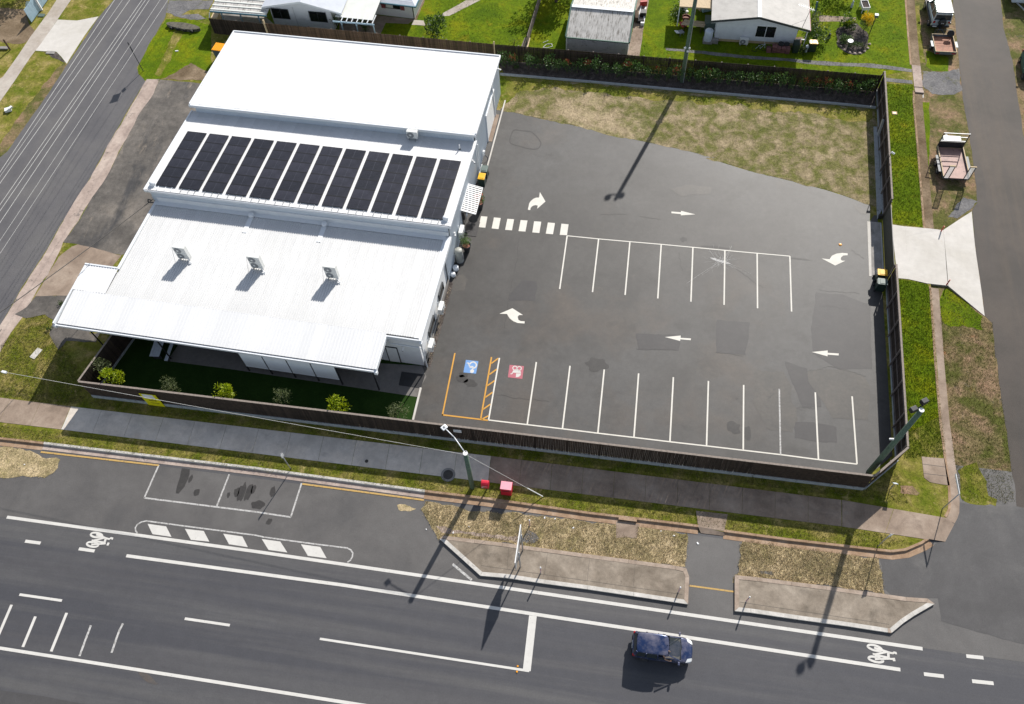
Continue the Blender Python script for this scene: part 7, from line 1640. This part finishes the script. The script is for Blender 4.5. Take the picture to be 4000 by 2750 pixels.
# west side bits
cv2 = empty("culvert_headwall", (*(-41.51,22.62), 0), -.12, "rounded concrete culvert headwall with dark pipe mouths in the verge", "culvert")
MB().prism(blob(0, 0, 1.9, .45, 18, 5, .05), -.02, .30).build("headwall", M['culvert'], cv2)
for k in range(4): MB().cyl((-1.2 + k * .78, -.30, .12), (-1.2 + k * .78, -.52, .10), .19, .19, 12).build("pipe_mouth", M['black'], cv2)
simple(MB().box((0, 0, .12), (.6, .45, .22), .5).box((.3, .1, .3), (.4, .25, .16), 1.1), "rubbish", 'print_white', (-54.59,9.14), "crumpled pale rubbish lying on the west verge", "rubbish")
simple(MB().bx(-.45, .45, -.2, .2, -.02, .06), "culvert_edging", 'conc_dull', (-54.07,17.57), "grey concrete culvert edge under the white crossover", "culvert")
simple(MB().bx(-.35, .35, -.22, .22, -.02, .07), "pit_cover", 'lid_green', (-57.69,23.10), "grey green pit cover beside the far west footpath", "pit lid")
simple(MB().bx(-.3, .3, -.08, .08, .0, 1.5), "letterbox", 'print_white', (-58.24,23.89), "white letterbox behind the far steel fence", "letterbox", .4)
simple(MB().box((0, 0, .03), (.3, .12, .05), .2), "scrap", 'print_white', (-41.00,19.11), "white scrap lying on the green street verge", "scrap")
# benches under the verandah
for k, (a, b, w, lb) in enumerate((((-29.59,-14.49), (-29.49,-15.78), .80, "wide pale metal table on the shaded front lawn"), ((-28.68,-14.59), (-28.60,-15.90), .28, "narrow pale metal bench beside the wide table"))):
    z = .74 if k == 0 else .45
    bt = empty("picnic_table" if k == 0 else "bench", (*((Vector(a) + Vector(b)) / 2), 0), 0, lb, "table" if k == 0 else "bench")
    d = Vector(a) - Vector(b); bt.rotation_euler = (0, 0, math.atan2(d.y, d.x)); L = max(1.9, d.length)
    n = 4 if k == 0 else 2
    for q in range(n): MB().bx(-L / 2, L / 2, -w / 2 + q * w / n, -w / 2 + (q + .92) * w / n, z - .03, z).build("plank", M['galv'] if False else M['tarp'], bt)
    for x in (-L * .38, L * .38): MB().bx(x - .03, x + .03, -w * .4, w * .4, 0, z - .03).build("leg", M['steel_dark'], bt)
# scattered litter
lit = MB(); r = random.Random(21)
for p in ((-5.78,-26.57), (-3.88,-26.54), (-2.88,-25.98), (2.20,-24.64), (2.93,-24.63), (10.17,-24.53), (11.05,-24.73), (4.24,-25.10), (-36.23,-25.72), (12.66,-25.05)):
    s = r.uniform(.05, .10); lit.box((*p, LOW + .03), (s * 1.6, s, .03), r.uniform(0, 3))
tag(lit.build("litter", M['print_white']), kind='stuff')

# ------------------------------------------------------------------ grass blades
v1 = [(-45, -23.85)] + [(-34.61,-22.74)] and [(-45, -23.9), (24, -23.9), (26.5, -23.2), (24, -22.95), (-45, -23.0)]
tufts([(-39.15,-23.65),(-39.57,-22.81)] and [(-45, -23.0), (24.5, -22.75), (26.8, -23.2), (24.5, -23.85), (-45, -23.98)], 9000, M['blade'], 0, (.03, .075), 1, .03)
tufts([(-45, -19.85), (23.5, -19.85), (25.9, -17.4), (26.6, -19.5), (26.8, -20.4), (-45, -20.55)], 5000, M['blade'], 0, (.03, .08), 2, .03)
tufts(d1, 9000, M['blade_dry'], LOW + .01, (.04, .12), 3, .032)
tufts(d2, 6500, M['blade_dry'], LOW + .01, (.04, .12), 4, .032)
tufts(d3, 2500, M['blade_dry'], LOW + .01, (.04, .12), 5, .032)
tufts(lawn_poly, 9000, M['blade_dry'], 0, (.03, .08), 6, .028)
tufts([(28.43,21.43),(30.85,21.49),(30.79,19.75),(30.43,14.01)] + [(30.55,14.55),(30.34,8.83),(30.13,4.34),(27.64,4.44),(28.03,11.84),(28.21,16.81)], 6000, M['blade_lush'], 0, (.03, .08), 7, .03)
tufts([(27.57,-1.27),(28.90,-1.40),(29.77,-1.53),(30.03,-1.83),(29.92,-4.95),(29.75,-8.36)] + [(29.63,-10.91),(29.59,-14.54),(29.52,-16.42),(28.79,-16.59),(27.80,-16.72),(26.66,-17.10),(26.86,-16.33),(27.30,-8.72)], 8000, M['blade_lush'], 0, (.03, .08), 8, .03)
tufts([(30.62,-2.95),(31.34,-1.66),(32.45,-2.73),(33.71,-4.03),(34.33,-4.67),(34.12,-7.72)] + [(34.06,-11.07),(34.03,-14.95),(33.77,-19.31),(30.42,-19.62),(30.06,-18.40),(30.14,-15.46),(30.31,-11.55),(30.33,-8.25)], 9000, M['blade'], LOW, (.03, .09), 9, .03)
tufts([(-33.5, 22.3), (27.3, 20.6), (28.6, 22.6), (30.6, 26), (30.8, 34), (21, 34), (21, 25), (5.5, 25), (5.2, 34), (-2.2, 34), (-2.2, 24), (-16, 34), (-16, 25), (-33.5, 23)], 9000, M['blade_lush'], 0, (.03, .08), 10, .035)
tufts([(-42.87,-16.18),(-42.52,-15.71),(-41.79,-13.56),(-40.49,-12.96),(-39.73,-13.53),(-39.21,-14.87),(-37.69,-15.64),(-35.54,-17.45),(-33.74,-19.63),(-34.73,-20.73),(-40.62,-20.70)], 6000, M['blade'], 0, (.03, .08), 11, .03)
